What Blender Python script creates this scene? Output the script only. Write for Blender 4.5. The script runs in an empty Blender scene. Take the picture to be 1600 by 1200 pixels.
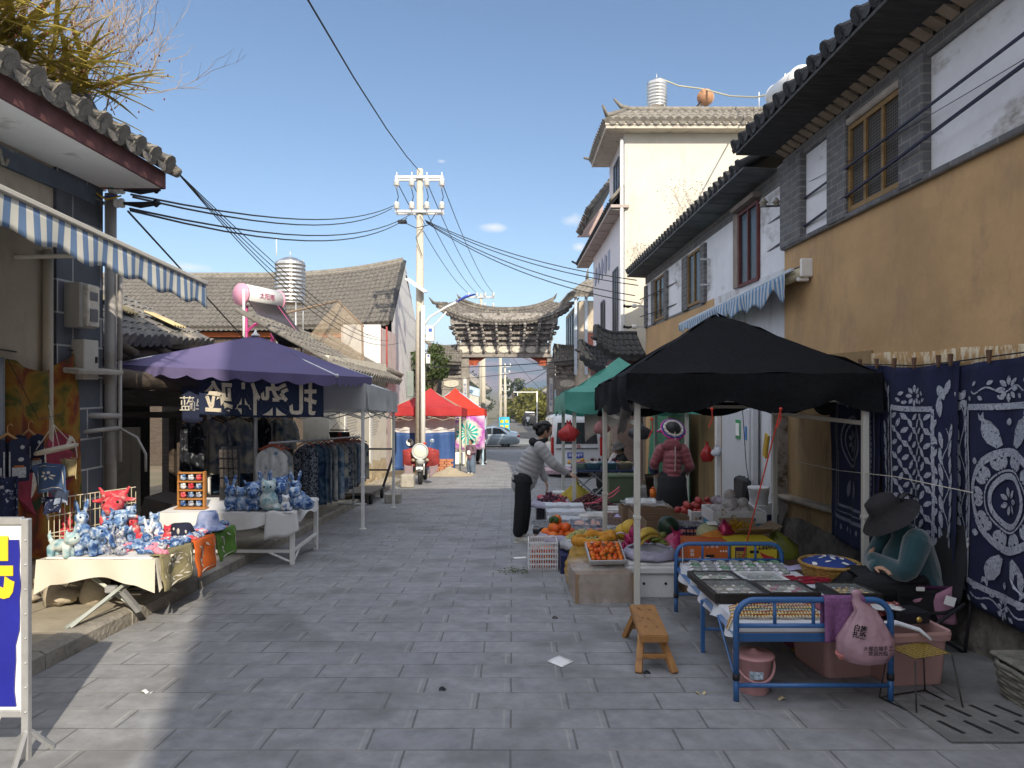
import bpy, bmesh, math, random
from mathutils import Vector as V, Matrix, noise
R=math.radians; sin=math.sin; cos=math.cos; PI=math.pi
rnd=random.Random(11)
scene=bpy.context.scene; COL=scene.collection
# ---------------- camera, sky, sun, exposure ----------------
F=1111.1
cd=bpy.data.cameras.new('camera'); cam=bpy.data.objects.new('camera',cd); COL.objects.link(cam)
cd.sensor_width=36; cd.lens=25; cd.clip_start=.05; cd.clip_end=20000
cam.location=(0,0,1.5); cam.rotation_euler=(R(90),0,0); scene.camera=cam
SUNV=V((-.50,1.45,-1.0)).normalized()            # direction the light travels
ELEV=math.asin(-SUNV.z)
sd=bpy.data.lights.new('sun','SUN'); sd.energy=4.5; sd.angle=R(.55); sd.color=(1,.89,.72)
sun=bpy.data.objects.new('sun',sd); COL.objects.link(sun)
sun.rotation_euler=SUNV.to_track_quat('-Z','Y').to_euler()
W=bpy.data.worlds.new('World'); scene.world=W; W.use_nodes=True
nt=W.node_tree; nt.nodes.clear()
def N(t,ty,**k):
    n=t.nodes.new(ty)
    for a,b in k.items():
        if hasattr(n,a): setattr(n,a,b)
    return n
wo=N(nt,'ShaderNodeOutputWorld'); bg=N(nt,'ShaderNodeBackground'); bg.inputs[1].default_value=.106
sky=N(nt,'ShaderNodeTexSky'); sky.sky_type='NISHITA'; sky.sun_disc=False; sky.sun_elevation=ELEV
sky.sun_rotation=math.atan2(-SUNV.x,-SUNV.y); sky.air_density=1.3; sky.dust_density=1.2; sky.ozone_density=2.2; sky.altitude=1900
tc=N(nt,'ShaderNodeTexCoord')
nz=N(nt,'ShaderNodeTexNoise'); nz.inputs['Scale'].default_value=22; nz.inputs['Detail'].default_value=7
nt.links.new(tc.outputs['Generated'],nz.inputs[0])
acc=None
for (u,v,ru,rv) in ((893,344,.030,.016),(905,386,.014,.010),(300,418,.05,.010),(690,252,.012,.005),(770,355,.03,.008)):
    d=V(((u-800)/F,1,(600-v)/F)).normalized()
    sb=N(nt,'ShaderNodeVectorMath',operation='SUBTRACT'); nt.links.new(tc.outputs['Generated'],sb.inputs[0]); sb.inputs[1].default_value=d
    ml=N(nt,'ShaderNodeVectorMath',operation='MULTIPLY'); nt.links.new(sb.outputs[0],ml.inputs[0]); ml.inputs[1].default_value=(1/ru,1/ru,1/rv)
    ln=N(nt,'ShaderNodeVectorMath',operation='LENGTH'); nt.links.new(ml.outputs[0],ln.inputs[0])
    mr=N(nt,'ShaderNodeMapRange'); nt.links.new(ln.outputs['Value'],mr.inputs[0])
    for i,x in enumerate((0,1.25,.62,0)): mr.inputs[i+1].default_value=x
    if acc is None: acc=mr.outputs[0]
    else:
        mx=N(nt,'ShaderNodeMath',operation='MAXIMUM'); nt.links.new(acc,mx.inputs[0]); nt.links.new(mr.outputs[0],mx.inputs[1]); acc=mx.outputs[0]
ad=N(nt,'ShaderNodeMath',operation='ADD'); nt.links.new(acc,ad.inputs[0]); nt.links.new(nz.outputs[0],ad.inputs[1])
cr=N(nt,'ShaderNodeMapRange'); nt.links.new(ad.outputs[0],cr.inputs[0])
for i,x in enumerate((.74,1.14,0,.66)): cr.inputs[i+1].default_value=x
mixc=N(nt,'ShaderNodeMixRGB'); nt.links.new(cr.outputs[0],mixc.inputs[0]); nt.links.new(sky.outputs[0],mixc.inputs[1]); mixc.inputs[2].default_value=(8.2,7.8,7.5,1)
# added brightness over the unseen sky overhead and behind, filling the street shade
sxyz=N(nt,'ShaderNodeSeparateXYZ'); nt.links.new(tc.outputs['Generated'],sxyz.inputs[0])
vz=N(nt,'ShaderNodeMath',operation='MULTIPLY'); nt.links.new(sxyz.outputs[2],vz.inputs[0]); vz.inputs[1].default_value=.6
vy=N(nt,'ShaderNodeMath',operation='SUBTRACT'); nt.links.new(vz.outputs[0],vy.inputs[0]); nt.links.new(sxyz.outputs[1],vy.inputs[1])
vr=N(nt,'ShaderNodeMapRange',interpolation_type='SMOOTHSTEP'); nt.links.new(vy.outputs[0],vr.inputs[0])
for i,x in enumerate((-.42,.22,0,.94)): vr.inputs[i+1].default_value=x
sky_fill=N(nt,'ShaderNodeMixRGB'); nt.links.new(vr.outputs[0],sky_fill.inputs[0]); nt.links.new(mixc.outputs[0],sky_fill.inputs[1]); sky_fill.inputs[2].default_value=(9.5,9.8,10.8,1)
nt.links.new(sky_fill.outputs[0],bg.inputs[0]); nt.links.new(bg.outputs[0],wo.inputs[0])
vs=scene.view_settings; vs.view_transform='Standard'; vs.look='None'; vs.gamma=1; vs.use_curve_mapping=False; vs.exposure=.47
scene.render.engine='CYCLES'; scene.cycles.max_bounces=8; scene.cycles.transparent_max_bounces=12; scene.cycles.use_denoising=True
# ---------------- helpers ----------------
def gz(y): return -.058*y if y<50 else (-2.9-.03*(y-50) if y<260 else -9.2)
def gp(u,v,up=0):
    Y=(1.5-up)/((v-600)/F-.058); return V(((u-800)/F*Y,Y,gz(Y)+up))
def px(u,v,Y): return V(((u-800)/F*Y,Y,1.5-(v-600)/F*Y))
def rz(c,a): return Matrix.Translation(V(c))@Matrix.Rotation(a,4,'Z')
def euler(rx,ry,rzz): return (Matrix.Rotation(rzz,4,'Z')@Matrix.Rotation(ry,4,'Y')@Matrix.Rotation(rx,4,'X'))
class MB:
    def __init__(s): s.v=[];s.f=[];s.mi=[];s.sm=[];s.i=0;s.X=None
    def add(s,vs,fs,sm=0):
        b=len(s.v)
        if s.X is not None: vs=[s.X@V(p) for p in vs]
        s.v.extend(tuple(p) for p in vs)
        for f in fs: s.f.append([b+k for k in f]); s.mi.append(s.i); s.sm.append(sm)
        return s
    def box(s,c,d,b=0,rot=None):
        c=V(c); h=[x/2 for x in d]; M=rot.to_3x3() if rot else None
        P=(lambda p: c+M@V(p)) if M else (lambda p: c+V(p))
        if not b:
            vs=[P((x*h[0],y*h[1],z*h[2])) for x in(-1,1) for y in(-1,1) for z in(-1,1)]
            return s.add(vs,[(0,1,3,2),(4,6,7,5),(0,4,5,1),(2,3,7,6),(0,2,6,4),(1,5,7,3)])
        b=min(b,min(h)*.9); vs=[];ix={}
        for x in(-1,1):
            for y in(-1,1):
                for z in(-1,1):
                    sg=(x,y,z)
                    for a in range(3):
                        ix[(x,y,z,a)]=len(vs)
                        vs.append(P([sg[k]*(h[k] if k==a else h[k]-b) for k in range(3)]))
        fs=[]
        for a in range(3):
            o=[k for k in range(3) if k!=a]
            for sa in(-1,1):
                q=[]
                for p,r in((-1,-1),(1,-1),(1,1),(-1,1)):
                    t=[0,0,0]; t[a]=sa; t[o[0]]=p; t[o[1]]=r; q.append(ix[(t[0],t[1],t[2],a)])
                fs.append(q)
            for p in(-1,1):
                for r in(-1,1):
                    t0=[0,0,0]; t0[o[0]]=p;t0[o[1]]=r
                    A=list(t0);A[a]=-1;B=list(t0);B[a]=1
                    fs.append([ix[(*A,o[0])],ix[(*B,o[0])],ix[(*B,o[1])],ix[(*A,o[1])]])
        for x in(-1,1):
            for y in(-1,1):
                for z in(-1,1): fs.append([ix[(x,y,z,k)] for k in range(3)])
        return s.add(vs,fs)
    def tube(s,pts,r,n=8,cap=1,fl=1.0,up=None):
        pts=[V(p) for p in pts]; m=len(pts); vs=[];fs=[]
        rr=r if isinstance(r,(list,tuple)) else [r]*m
        u0=None
        for i,p in enumerate(pts):
            t=(pts[min(i+1,m-1)]-pts[max(i-1,0)])
            t=t.normalized() if t.length>1e-9 else V((0,0,1))
            if u0 is None:
                a=V(up) if up else (V((0,0,1)) if abs(t.z)<.9 else V((1,0,0)))
                u0=(a-t*a.dot(t)).normalized()
            else:
                u0=u0-t*u0.dot(t)
                u0=u0.normalized() if u0.length>1e-6 else t.orthogonal().normalized()
            w=t.cross(u0)
            for k in range(n):
                A=2*PI*k/n; vs.append(p+(u0*cos(A)*fl+w*sin(A))*rr[i])
        for i in range(m-1):
            for k in range(n): fs.append((i*n+k,i*n+(k+1)%n,(i+1)*n+(k+1)%n,(i+1)*n+k))
        if cap: fs.append(list(range(n))[::-1]); fs.append([(m-1)*n+k for k in range(n)])
        return s.add(vs,fs,1 if n>5 else 0)
    def ell(s,c,r,nu=12,nv=8,rot=None,nzs=0,nsc=3):
        if not isinstance(r,(tuple,list)): r=(r,r,r)
        c=V(c); M=rot.to_3x3() if rot else None; vs=[];fs=[]
        def q(a,b):
            d=V((cos(a)*sin(b),sin(a)*sin(b),cos(b))); k=1+(nzs*noise.noise(d*nsc+c*3.1) if nzs else 0)
            p=V((d.x*r[0]*k,d.y*r[1]*k,d.z*r[2]*k)); return c+(M@p if M else p)
        vs.append(q(0,0))
        for j in range(1,nv):
            for i in range(nu): vs.append(q(2*PI*i/nu,PI*j/nv))
        vs.append(q(0,PI)); L=len(vs)-1
        for i in range(nu):
            k=(i+1)%nu; fs.append((0,1+i,1+k)); fs.append((L,L-nu+k,L-nu+i))
            for j in range(nv-2): fs.append((1+j*nu+i,1+(j+1)*nu+i,1+(j+1)*nu+k,1+j*nu+k))
        return s.add(vs,fs,1)
    def lathe(s,c,prof,n=20,rot=None,sq=0):
        c=V(c); M=rot.to_3x3() if rot else None; vs=[];fs=[];m=len(prof)
        for r,z in prof:
            for i in range(n):
                a=2*PI*i/n; p=V((r*cos(a),r*sin(a),z)); vs.append(c+(M@p if M else p))
        for j in range(m-1):
            for i in range(n): fs.append((j*n+i,j*n+(i+1)%n,(j+1)*n+(i+1)%n,(j+1)*n+i))
        fs.append(list(range(n))[::-1]); fs.append([(m-1)*n+i for i in range(n)])
        return s.add(vs,fs,1)
    def grid(s,fn,nu,nv,th=0,sm=1):
        P=[[V(fn(i/nu,j/nv)) for i in range(nu+1)] for j in range(nv+1)]
        vs=[p for r in P for p in r]; w=nu+1
        fs=[(j*w+i,j*w+i+1,(j+1)*w+i+1,(j+1)*w+i) for j in range(nv) for i in range(nu)]
        if th:
            n0=len(vs); b=[]
            for j in range(nv+1):
                for i in range(nu+1):
                    e=P[j][min(i+1,nu)]-P[j][max(i-1,0)]; f=P[min(j+1,nv)][i]-P[max(j-1,0)][i]
                    n=e.cross(f); n=n.normalized() if n.length>1e-9 else V((0,0,1)); b.append(P[j][i]-n*th)
            vs+=b; fs+=[tuple(n0+k for k in f[::-1]) for f in fs]
            ed=[i for i in range(nu+1)]+[(j+1)*w-1 for j in range(1,nv+1)]+[nv*w+i for i in range(nu-1,-1,-1)]+[j*w for j in range(nv-1,0,-1)]
            for k in range(len(ed)):
                a,c=ed[k],ed[(k+1)%len(ed)]; fs.append((a,n0+a,n0+c,c))
        return s.add(vs,fs,sm)
    def prism(s,poly,ax,a,b,sm=0):
        def P(p,t): return {'x':(t,p[0],p[1]),'y':(p[0],t,p[1]),'z':(p[0],p[1],t)}[ax]
        n=len(poly); vs=[P(p,a) for p in poly]+[P(p,b) for p in poly]
        return s.add(vs,[list(range(n)),list(range(n,2*n))[::-1]]+[(k,(k+1)%n,n+(k+1)%n,n+k) for k in range(n)],sm)
    def quad(s,a,b,c,d): return s.add([a,b,c,d],[(0,1,2,3)])
def mesh(name,mb):
    me=bpy.data.meshes.new(name); me.from_pydata(mb.v,[],mb.f)
    me.polygons.foreach_set('material_index',mb.mi); me.polygons.foreach_set('use_smooth',mb.sm); me.update(); return me
def evalmods(me,mods):
    o=bpy.data.objects.new('shape',me); COL.objects.link(o)
    for ty,kw in mods:
        m=o.modifiers.new('m',ty)
        for k,v in kw.items(): setattr(m,k,v)
    dg=bpy.context.evaluated_depsgraph_get(); dg.update()
    r=bpy.data.meshes.new_from_object(o.evaluated_get(dg)); bpy.data.objects.remove(o); return r
def tags(o,label=None,cat=None,group=None,kind=None):
    if label: o['label']=label
    if cat: o['category']=cat
    if group: o['group']=group
    if kind: o['kind']=kind
    return o
def ob(name,mb,mat,parent=None,label=None,cat=None,group=None,kind=None,vox=0,smo=0,local=0,ori=1):
    """one mesh object; vertices are given in world space unless local"""
    if vox:
        bm=bmesh.new(); bm.from_mesh(mesh(name,mb)); bmesh.ops.recalc_face_normals(bm,faces=bm.faces); me=bpy.data.meshes.new(name); bm.to_mesh(me); bm.free()
        mods=[('REMESH',dict(mode='VOXEL',voxel_size=vox,use_smooth_shade=True))]
        if smo: mods.append(('SMOOTH',dict(factor=.5,iterations=smo)))
        me=evalmods(me,mods); me.name=name
    else: me=mesh(name,mb)
    if vox: me.materials.clear()
    for m in (mat if isinstance(mat,(list,tuple)) else [mat]): me.materials.append(m)
    o=bpy.data.objects.new(name,me); COL.objects.link(o)
    if parent is not None:
        o.parent=parent
        if not local:
            p=parent; M=Matrix.Identity(4)
            while p is not None: M=p.matrix_basis@M; p=p.parent
            me.transform(M.inverted())
    elif not local and ori and len(me.vertices):
        xs=[v.co for v in me.vertices]; c=V(((min(p.x for p in xs)+max(p.x for p in xs))/2,(min(p.y for p in xs)+max(p.y for p in xs))/2,min(p.z for p in xs)))
        me.transform(Matrix.Translation(-c)); o.location=c
    return tags(o,label,cat,group,kind)
def T(name,label,cat,loc=(0,0,0),a=0,group=None,kind=None):
    o=bpy.data.objects.new(name,None); COL.objects.link(o); o.location=V(loc); o.rotation_euler=(0,0,a); o.empty_display_size=.1
    return tags(o,label,cat,group,kind)
def dup(o,loc,a=None,label=None,group=None,sc=None,rot=None,mats=None):
    def cp(s,par):
        c=s.copy(); COL.objects.link(c); c.parent=par
        for k in s.children: cp(k,c)
        return c
    r=cp(o,None); r.location=V(loc)
    if a is not None: r.rotation_euler=(0,0,a)
    if rot is not None: r.rotation_euler=rot
    if sc: r.scale=(sc,sc,sc) if not isinstance(sc,tuple) else sc
    if label: r['label']=label
    if group: r['group']=group
    return r
_CF={}
def text(name,s,size,M,mat,parent=None,ext=.003,off=0,mirror=0,w=None,h=None):
    c=bpy.data.curves.new('t','FONT'); c.body=s; c.extrude=ext; c.size=size; c.offset=off; c.align_x='CENTER'; c.align_y='CENTER'; c.resolution_u=3
    o=bpy.data.objects.new('t',c); COL.objects.link(o); dg=bpy.context.evaluated_depsgraph_get(); dg.update()
    me=bpy.data.meshes.new_from_object(o.evaluated_get(dg)); bpy.data.objects.remove(o)
    if w or h:
        xs=[v.co.x for v in me.vertices]; ys=[v.co.y for v in me.vertices]; dx=max(xs)-min(xs); dy=max(ys)-min(ys); cx=(max(xs)+min(xs))/2; cy=(max(ys)+min(ys))/2
        for v in me.vertices: v.co.x=(v.co.x-cx)*(w/dx if w else 1); v.co.y=(v.co.y-cy)*(h/dy if h else 1)
    if mirror:
        for v in me.vertices: v.co.x*=-1
    me.transform(M); b=MB(); b.v=[tuple(v.co) for v in me.vertices]; b.f=[list(p.vertices) for p in me.polygons]; b.mi=[0]*len(b.f); b.sm=[0]*len(b.f)
    bpy.data.meshes.remove(me)
    if name is None: return b
    return ob(name,b,mat,parent)
def merge(a,b,i=None):
    n=len(a.v); a.v+=b.v; a.f+=[[k+n for k in f] for f in b.f]; a.mi+=b.mi if i is None else [i]*len(b.f); a.sm+=b.sm
FRONT=Matrix.Rotation(R(90),4,'X')                     # text plane facing the camera side (-Y)
LEFTF=Matrix.Rotation(R(-90),4,'Z')@FRONT              # facing -X
RIGHTF=Matrix.Rotation(R(90),4,'Z')@FRONT              # facing +X
def at(p,M=FRONT): return Matrix.Translation(V(p))@M
# ---------------- materials ----------------
_M={}
def lk(t,a,b): t.links.new(a,b)
def M(key,col,rough=.75,metal=0,var=.16,sc=5,bump=.0,bsc=30,spec=.35,alpha=1,emit=0,trans=0,coat=0,dirt=None,orand=.0,stretch=None,sheen=0):
    if key in _M: return _M[key]
    m=bpy.data.materials.new(key); m.use_nodes=True; t=m.node_tree; p=t.nodes['Principled BSDF']; out=t.nodes['Material Output']
    tc=N(t,'ShaderNodeTexCoord'); mp=N(t,'ShaderNodeMapping'); lk(t,tc.outputs['Object'],mp.inputs[0])
    if stretch: mp.inputs['Scale'].default_value=stretch
    n=N(t,'ShaderNodeTexNoise'); n.inputs['Scale'].default_value=sc; n.inputs['Detail'].default_value=6; n.inputs['Roughness'].default_value=.65; lk(t,mp.outputs[0],n.inputs[0])
    mr=N(t,'ShaderNodeMapRange'); lk(t,n.outputs[0],mr.inputs[0])
    for i,x in enumerate((.28,.72,1-var,1+var)): mr.inputs[i+1].default_value=x
    src=mr.outputs[0]
    if orand:
        oi=N(t,'ShaderNodeObjectInfo'); m2=N(t,'ShaderNodeMapRange'); lk(t,oi.outputs['Random'],m2.inputs[0]); m2.inputs[3].default_value=1-orand; m2.inputs[4].default_value=1+orand
        mm=N(t,'ShaderNodeMath',operation='MULTIPLY'); lk(t,src,mm.inputs[0]); lk(t,m2.outputs[0],mm.inputs[1]); src=mm.outputs[0]
    vm=N(t,'ShaderNodeVectorMath',operation='SCALE'); vm.inputs[0].default_value=col; lk(t,src,vm.inputs['Scale'])
    cs=vm.outputs[0]
    if dirt:
        dc,ds,lo,hi=dirt[:4]
        n2=N(t,'ShaderNodeTexNoise'); n2.inputs['Scale'].default_value=ds; n2.inputs['Detail'].default_value=9; n2.inputs['Roughness'].default_value=.7
        mp2=N(t,'ShaderNodeMapping'); lk(t,tc.outputs['Object'],mp2.inputs[0]); mp2.inputs['Location'].default_value=(3.3,1.7,.6)
        if len(dirt)>4: mp2.inputs['Scale'].default_value=dirt[4]
        lk(t,mp2.outputs[0],n2.inputs[0])
        r2=N(t,'ShaderNodeMapRange'); lk(t,n2.outputs[0],r2.inputs[0])
        for i,x in enumerate((lo,hi,0,1)): r2.inputs[i+1].default_value=x
        mx=N(t,'ShaderNodeMixRGB'); lk(t,r2.outputs[0],mx.inputs[0]); lk(t,cs,mx.inputs[1]); mx.inputs[2].default_value=(*dc,1); cs=mx.outputs[0]
    lk(t,cs,p.inputs['Base Color'])
    p.inputs['Roughness'].default_value=rough; p.inputs['Metallic'].default_value=metal; p.inputs['Specular IOR Level'].default_value=spec
    if coat: p.inputs['Coat Weight'].default_value=coat
    if sheen: p.inputs['Sheen Weight'].default_value=sheen
    if emit: lk(t,cs,p.inputs['Emission Color']); p.inputs['Emission Strength'].default_value=emit
    if bump:
        nb=N(t,'ShaderNodeTexNoise'); nb.inputs['Scale'].default_value=bsc; nb.inputs['Detail'].default_value=5; lk(t,mp.outputs[0],nb.inputs[0])
        bp=N(t,'ShaderNodeBump'); bp.inputs['Strength'].default_value=bump; bp.inputs['Distance'].default_value=.02; lk(t,nb.outputs[0],bp.inputs['Height']); lk(t,bp.outputs[0],p.inputs['Normal'])
    if trans:
        tr=N(t,'ShaderNodeBsdfTranslucent'); lk(t,cs,tr.inputs[0]); ms=N(t,'ShaderNodeMixShader'); ms.inputs[0].default_value=trans
        lk(t,p.outputs[0],ms.inputs[1]); lk(t,tr.outputs[0],ms.inputs[2]); lk(t,ms.outputs[0],out.inputs[0])
    if alpha<1:
        ta=N(t,'ShaderNodeBsdfTransparent'); ms2=N(t,'ShaderNodeMixShader'); ms2.inputs[0].default_value=alpha
        s=out.inputs[0].links[0].from_socket; lk(t,ta.outputs[0],ms2.inputs[1]); lk(t,s,ms2.inputs[2]); lk(t,ms2.outputs[0],out.inputs[0])
    m['src']=0; _M[key]=m; return m
def dye(key,cols,sc=9,rough=.9,det=4,rad=None,orand=1,trans=0,hard=1):
    """tie-dye cloth: a colour ramp over noise, shifted per object"""
    if key in _M: return _M[key]
    m=bpy.data.materials.new(key); m.use_nodes=True; t=m.node_tree; p=t.nodes['Principled BSDF']
    tc=N(t,'ShaderNodeTexCoord'); n=N(t,'ShaderNodeTexNoise'); n.inputs['Scale'].default_value=sc; n.inputs['Detail'].default_value=det; n.inputs['Distortion'].default_value=.7
    if orand:
        oi=N(t,'ShaderNodeObjectInfo'); va=N(t,'ShaderNodeVectorMath',operation='ADD'); sc2=N(t,'ShaderNodeVectorMath',operation='SCALE'); sc2.inputs[0].default_value=(7,5,9); lk(t,oi.outputs['Random'],sc2.inputs['Scale']); lk(t,tc.outputs['Object'],va.inputs[0]); lk(t,sc2.outputs[0],va.inputs[1]); lk(t,va.outputs[0],n.inputs[0])
    else: lk(t,tc.outputs['Object'],n.inputs[0])
    r=N(t,'ShaderNodeValToRGB'); e=r.color_ramp.elements
    while len(e)<len(cols): e.new(.5)
    for i,c in enumerate(cols): e[i].position=.33+.36*i/max(1,len(cols)-1); e[i].color=(*c,1)
    lk(t,n.outputs[0],r.inputs[0]); lk(t,r.outputs[0],p.inputs['Base Color']); p.inputs['Roughness'].default_value=rough; p.inputs['Specular IOR Level'].default_value=.15
    _M[key]=m; return m
def brick(key,c1,c2,cm,bw,bh,mort=.01,off=.5,axis='xz',rough=.85,bump=.5,var=.2,scale=1,dirt=None,second=0,noise_sc=3):
    if key in _M: return _M[key]
    m=bpy.data.materials.new(key); m.use_nodes=True; t=m.node_tree; p=t.nodes['Principled BSDF']; p.inputs['Roughness'].default_value=rough; p.inputs['Specular IOR Level'].default_value=.3
    tc=N(t,'ShaderNodeTexCoord'); sp=N(t,'ShaderNodeSeparateXYZ'); cb=N(t,'ShaderNodeCombineXYZ'); lk(t,tc.outputs['Object'],sp.inputs[0])
    lk(t,sp.outputs['XYZ'.index(axis[0].upper())],cb.inputs[0]); lk(t,sp.outputs['XYZ'.index(axis[1].upper())],cb.inputs[1])
    nw=N(t,'ShaderNodeTexNoise'); nw.inputs['Scale'].default_value=2.2; nw.inputs['Detail'].default_value=3; lk(t,tc.outputs['Object'],nw.inputs[0])
    ws=N(t,'ShaderNodeVectorMath',operation='SCALE'); lk(t,nw.outputs['Color'],ws.inputs[0]); ws.inputs['Scale'].default_value=.012
    wa=N(t,'ShaderNodeVectorMath',operation='ADD'); lk(t,cb.outputs[0],wa.inputs[0]); lk(t,ws.outputs[0],wa.inputs[1])
    b=N(t,'ShaderNodeTexBrick'); lk(t,wa.outputs[0],b.inputs['Vector']); b.offset=off; b.offset_frequency=2
    b.inputs['Color1'].default_value=(*c1,1); b.inputs['Color2'].default_value=(*c2,1); b.inputs['Mortar'].default_value=(*cm,1)
    b.inputs['Scale'].default_value=scale; b.inputs['Mortar Size'].default_value=mort; b.inputs['Brick Width'].default_value=bw; b.inputs['Row Height'].default_value=bh; b.inputs['Mortar Smooth'].default_value=.25
    n=N(t,'ShaderNodeTexNoise'); n.inputs['Scale'].default_value=noise_sc; n.inputs['Detail'].default_value=8; n.inputs['Roughness'].default_value=.7; lk(t,tc.outputs['Object'],n.inputs[0])
    mr=N(t,'ShaderNodeMapRange'); lk(t,n.outputs[0],mr.inputs[0])
    for i,x in enumerate((.3,.7,1-var,1+var)): mr.inputs[i+1].default_value=x
    vm=N(t,'ShaderNodeVectorMath',operation='SCALE'); lk(t,b.outputs['Color'],vm.inputs[0]); lk(t,mr.outputs[0],vm.inputs['Scale']); cs=vm.outputs[0]
    if dirt:
        dc,ds,lo,hi=dirt
        n2=N(t,'ShaderNodeTexNoise'); n2.inputs['Scale'].default_value=ds; n2.inputs['Detail'].default_value=9; lk(t,tc.outputs['Object'],n2.inputs[0])
        r2=N(t,'ShaderNodeMapRange'); lk(t,n2.outputs[0],r2.inputs[0])
        for i,x in enumerate((lo,hi,0,1)): r2.inputs[i+1].default_value=x
        mx=N(t,'ShaderNodeMixRGB'); lk(t,r2.outputs[0],mx.inputs[0]); lk(t,cs,mx.inputs[1]); mx.inputs[2].default_value=(*dc,1); cs=mx.outputs[0]
    lk(t,cs,p.inputs['Base Color'])
    h=N(t,'ShaderNodeMath',operation='MULTIPLY_ADD'); lk(t,n.outputs[0],h.inputs[0]); h.inputs[1].default_value=.35
    iv=N(t,'ShaderNodeMath',operation='SUBTRACT'); iv.inputs[0].default_value=1; lk(t,b.outputs['Fac'],iv.inputs[1]); lk(t,iv.outputs[0],h.inputs[2])
    bp=N(t,'ShaderNodeBump'); bp.inputs['Strength'].default_value=bump; bp.inputs['Distance'].default_value=.01; lk(t,h.outputs[0],bp.inputs['Height']); lk(t,bp.outputs[0],p.inputs['Normal'])
    _M[key]=m; return m
# shared palette
TILE=M('grey roof tile',(.135,.125,.112),.9,var=.4,sc=9,bump=.6,bsc=45,dirt=((.30,.28,.24),3.5,.52,.72))
TILED=M('dark roof tile',(.035,.036,.038),.85,var=.5,sc=7,bump=.6,bsc=40,dirt=((.11,.105,.095),6,.58,.75))
TILEL=M('pale roof tile',(.20,.185,.16),.9,var=.35,sc=8,bump=.6,bsc=40,dirt=((.09,.085,.08),4,.55,.7))
WHITE=M('white plaster',(.62,.62,.61),.9,var=.08,sc=3,bump=.25,bsc=25,dirt=((.36,.33,.29),2.6,.56,.74))
CREAM=M('cream plaster',(.60,.57,.49),.9,var=.07,sc=2,bump=.15,bsc=20,dirt=((.42,.38,.31),1.6,.52,.80,(1,1,.25)))
CONC=M('concrete',(.33,.31,.27),.9,var=.2,sc=8,bump=.5,bsc=40)
CONCL=M('pale concrete pole',(.50,.46,.38),.9,var=.15,sc=12,bump=.4,bsc=60)
STEEL=M('galvanised steel',(.55,.56,.57),.45,.7,var=.12,sc=14)
WSTEEL=M('white painted steel',(.68,.68,.66),.45,var=.08,sc=12,dirt=((.40,.37,.32),9,.66,.8))
IRON=M('dark iron',(.035,.035,.04),.55,.4,var=.2)
BLACK=M('black rubber',(.018,.018,.02),.6,var=.2)
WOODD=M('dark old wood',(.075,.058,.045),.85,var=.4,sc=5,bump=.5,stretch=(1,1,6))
WOODB=M('brown wood',(.22,.125,.055),.6,var=.3,sc=4,bump=.2)
GLASS=M('dark window glass',(.022,.025,.028),.25,spec=.22,var=.3,sc=2)
WIRE=M('black wire',(.02,.02,.022),.6,var=.1)
SKIN=M('skin',(.42,.25,.17),.6,var=.08,sc=20)
HAIR=M('black hair',(.012,.011,.011),.45,var=.3,sc=40)
REDC=M('red cord',(.50,.05,.03),.7,var=.2)
CARD=M('brown cardboard',(.27,.185,.115),.85,var=.1,sc=6)
PORC=M('white porcelain',(.75,.74,.70),.3,var=.06)
CLEAR=M('clear plastic film',(.72,.75,.78),.10,spec=.9,alpha=.22,var=.5,sc=14,bump=1,bsc=22)
# ---------------- ground, street, pavement ----------------
def tiles(mb,S,nu,nv,r=.06,th=.05,caps=1,base=1,drip=1):
    if base: mb.grid(S,max(6,min(nu,24)),nv,-th)
    for i in range(nu):
        u=(i+.5)/nu; jit=1+rnd.uniform(-.08,.08)
        for j in range(nv):
            p=V(S(u,j/nv)); q=V(S(u,min(1,(j+1.1)/nv)))
            e=(V(S(min(1,u+.01),j/nv))-V(S(max(0,u-.01),j/nv))).normalized(); t=(q-p).normalized(); n=e.cross(t)
            if n.z<0: n=-n
            off=e*rnd.uniform(-.12,.12)*r
            vs=[];rp=r*1.06*jit;rq=r*.84*jit
            for k in range(6):
                a=PI*k/5; vs.append(p+off+(e*cos(a)+n*sin(a)*1.05)*rp)
            for k in range(6):
                a=PI*k/5; vs.append(q+off+(e*cos(a)+n*sin(a)*1.05)*rq)
            mb.add(vs,[(k,k+1,7+k,6+k) for k in range(5)]+[(0,1,2,3,4,5)],0)
            if j==0 and caps:
                c=p-t*.012+n*r*.15
                mb.add([c+(e*cos(2*PI*k/10)+n*sin(2*PI*k/10))*r*1.12 for k in range(10)]+[c+t*.03+(e*cos(2*PI*k/10)+n*sin(2*PI*k/10))*r*1.12 for k in range(10)],[list(range(10))]+[(k,(k+1)%10,10+(k+1)%10,10+k) for k in range(10)])
                mb.add([c-t*.006+(e*cos(2*PI*k/8)+n*sin(2*PI*k/8))*r*.62 for k in range(8)],[list(range(8))])
        if drip:
            u2=(i+1)/nu
            if u2<1:
                p=V(S(u2,0)); e=(V(S(min(1,u2+.01),0))-V(S(u2-.01,0))).normalized(); t=(V(S(u2,.05))-p).normalized()
                w=r*1.1
                mb.add([p-e*w-t*.01,p+e*w-t*.01,p+e*w*.7-t*.01-V((0,0,r*.75)),p-t*.01-V((0,0,r*1.05)),p-e*w*.7-t*.01-V((0,0,r*.75))],[(0,1,2,3,4)])
def bil(a,b,c,d):
    a,b,c,d=map(V,(a,b,c,d))          # a,b eave ends; d,c ridge ends
    return lambda u,v:(a*(1-u)+b*u)*(1-v)+(d*(1-u)+c*u)*v
EARTH=M('earth',(.16,.13,.09),.95,var=.3,sc=.6,bump=.4,bsc=5,dirt=((.10,.11,.05),.12,.45,.65))
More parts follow.
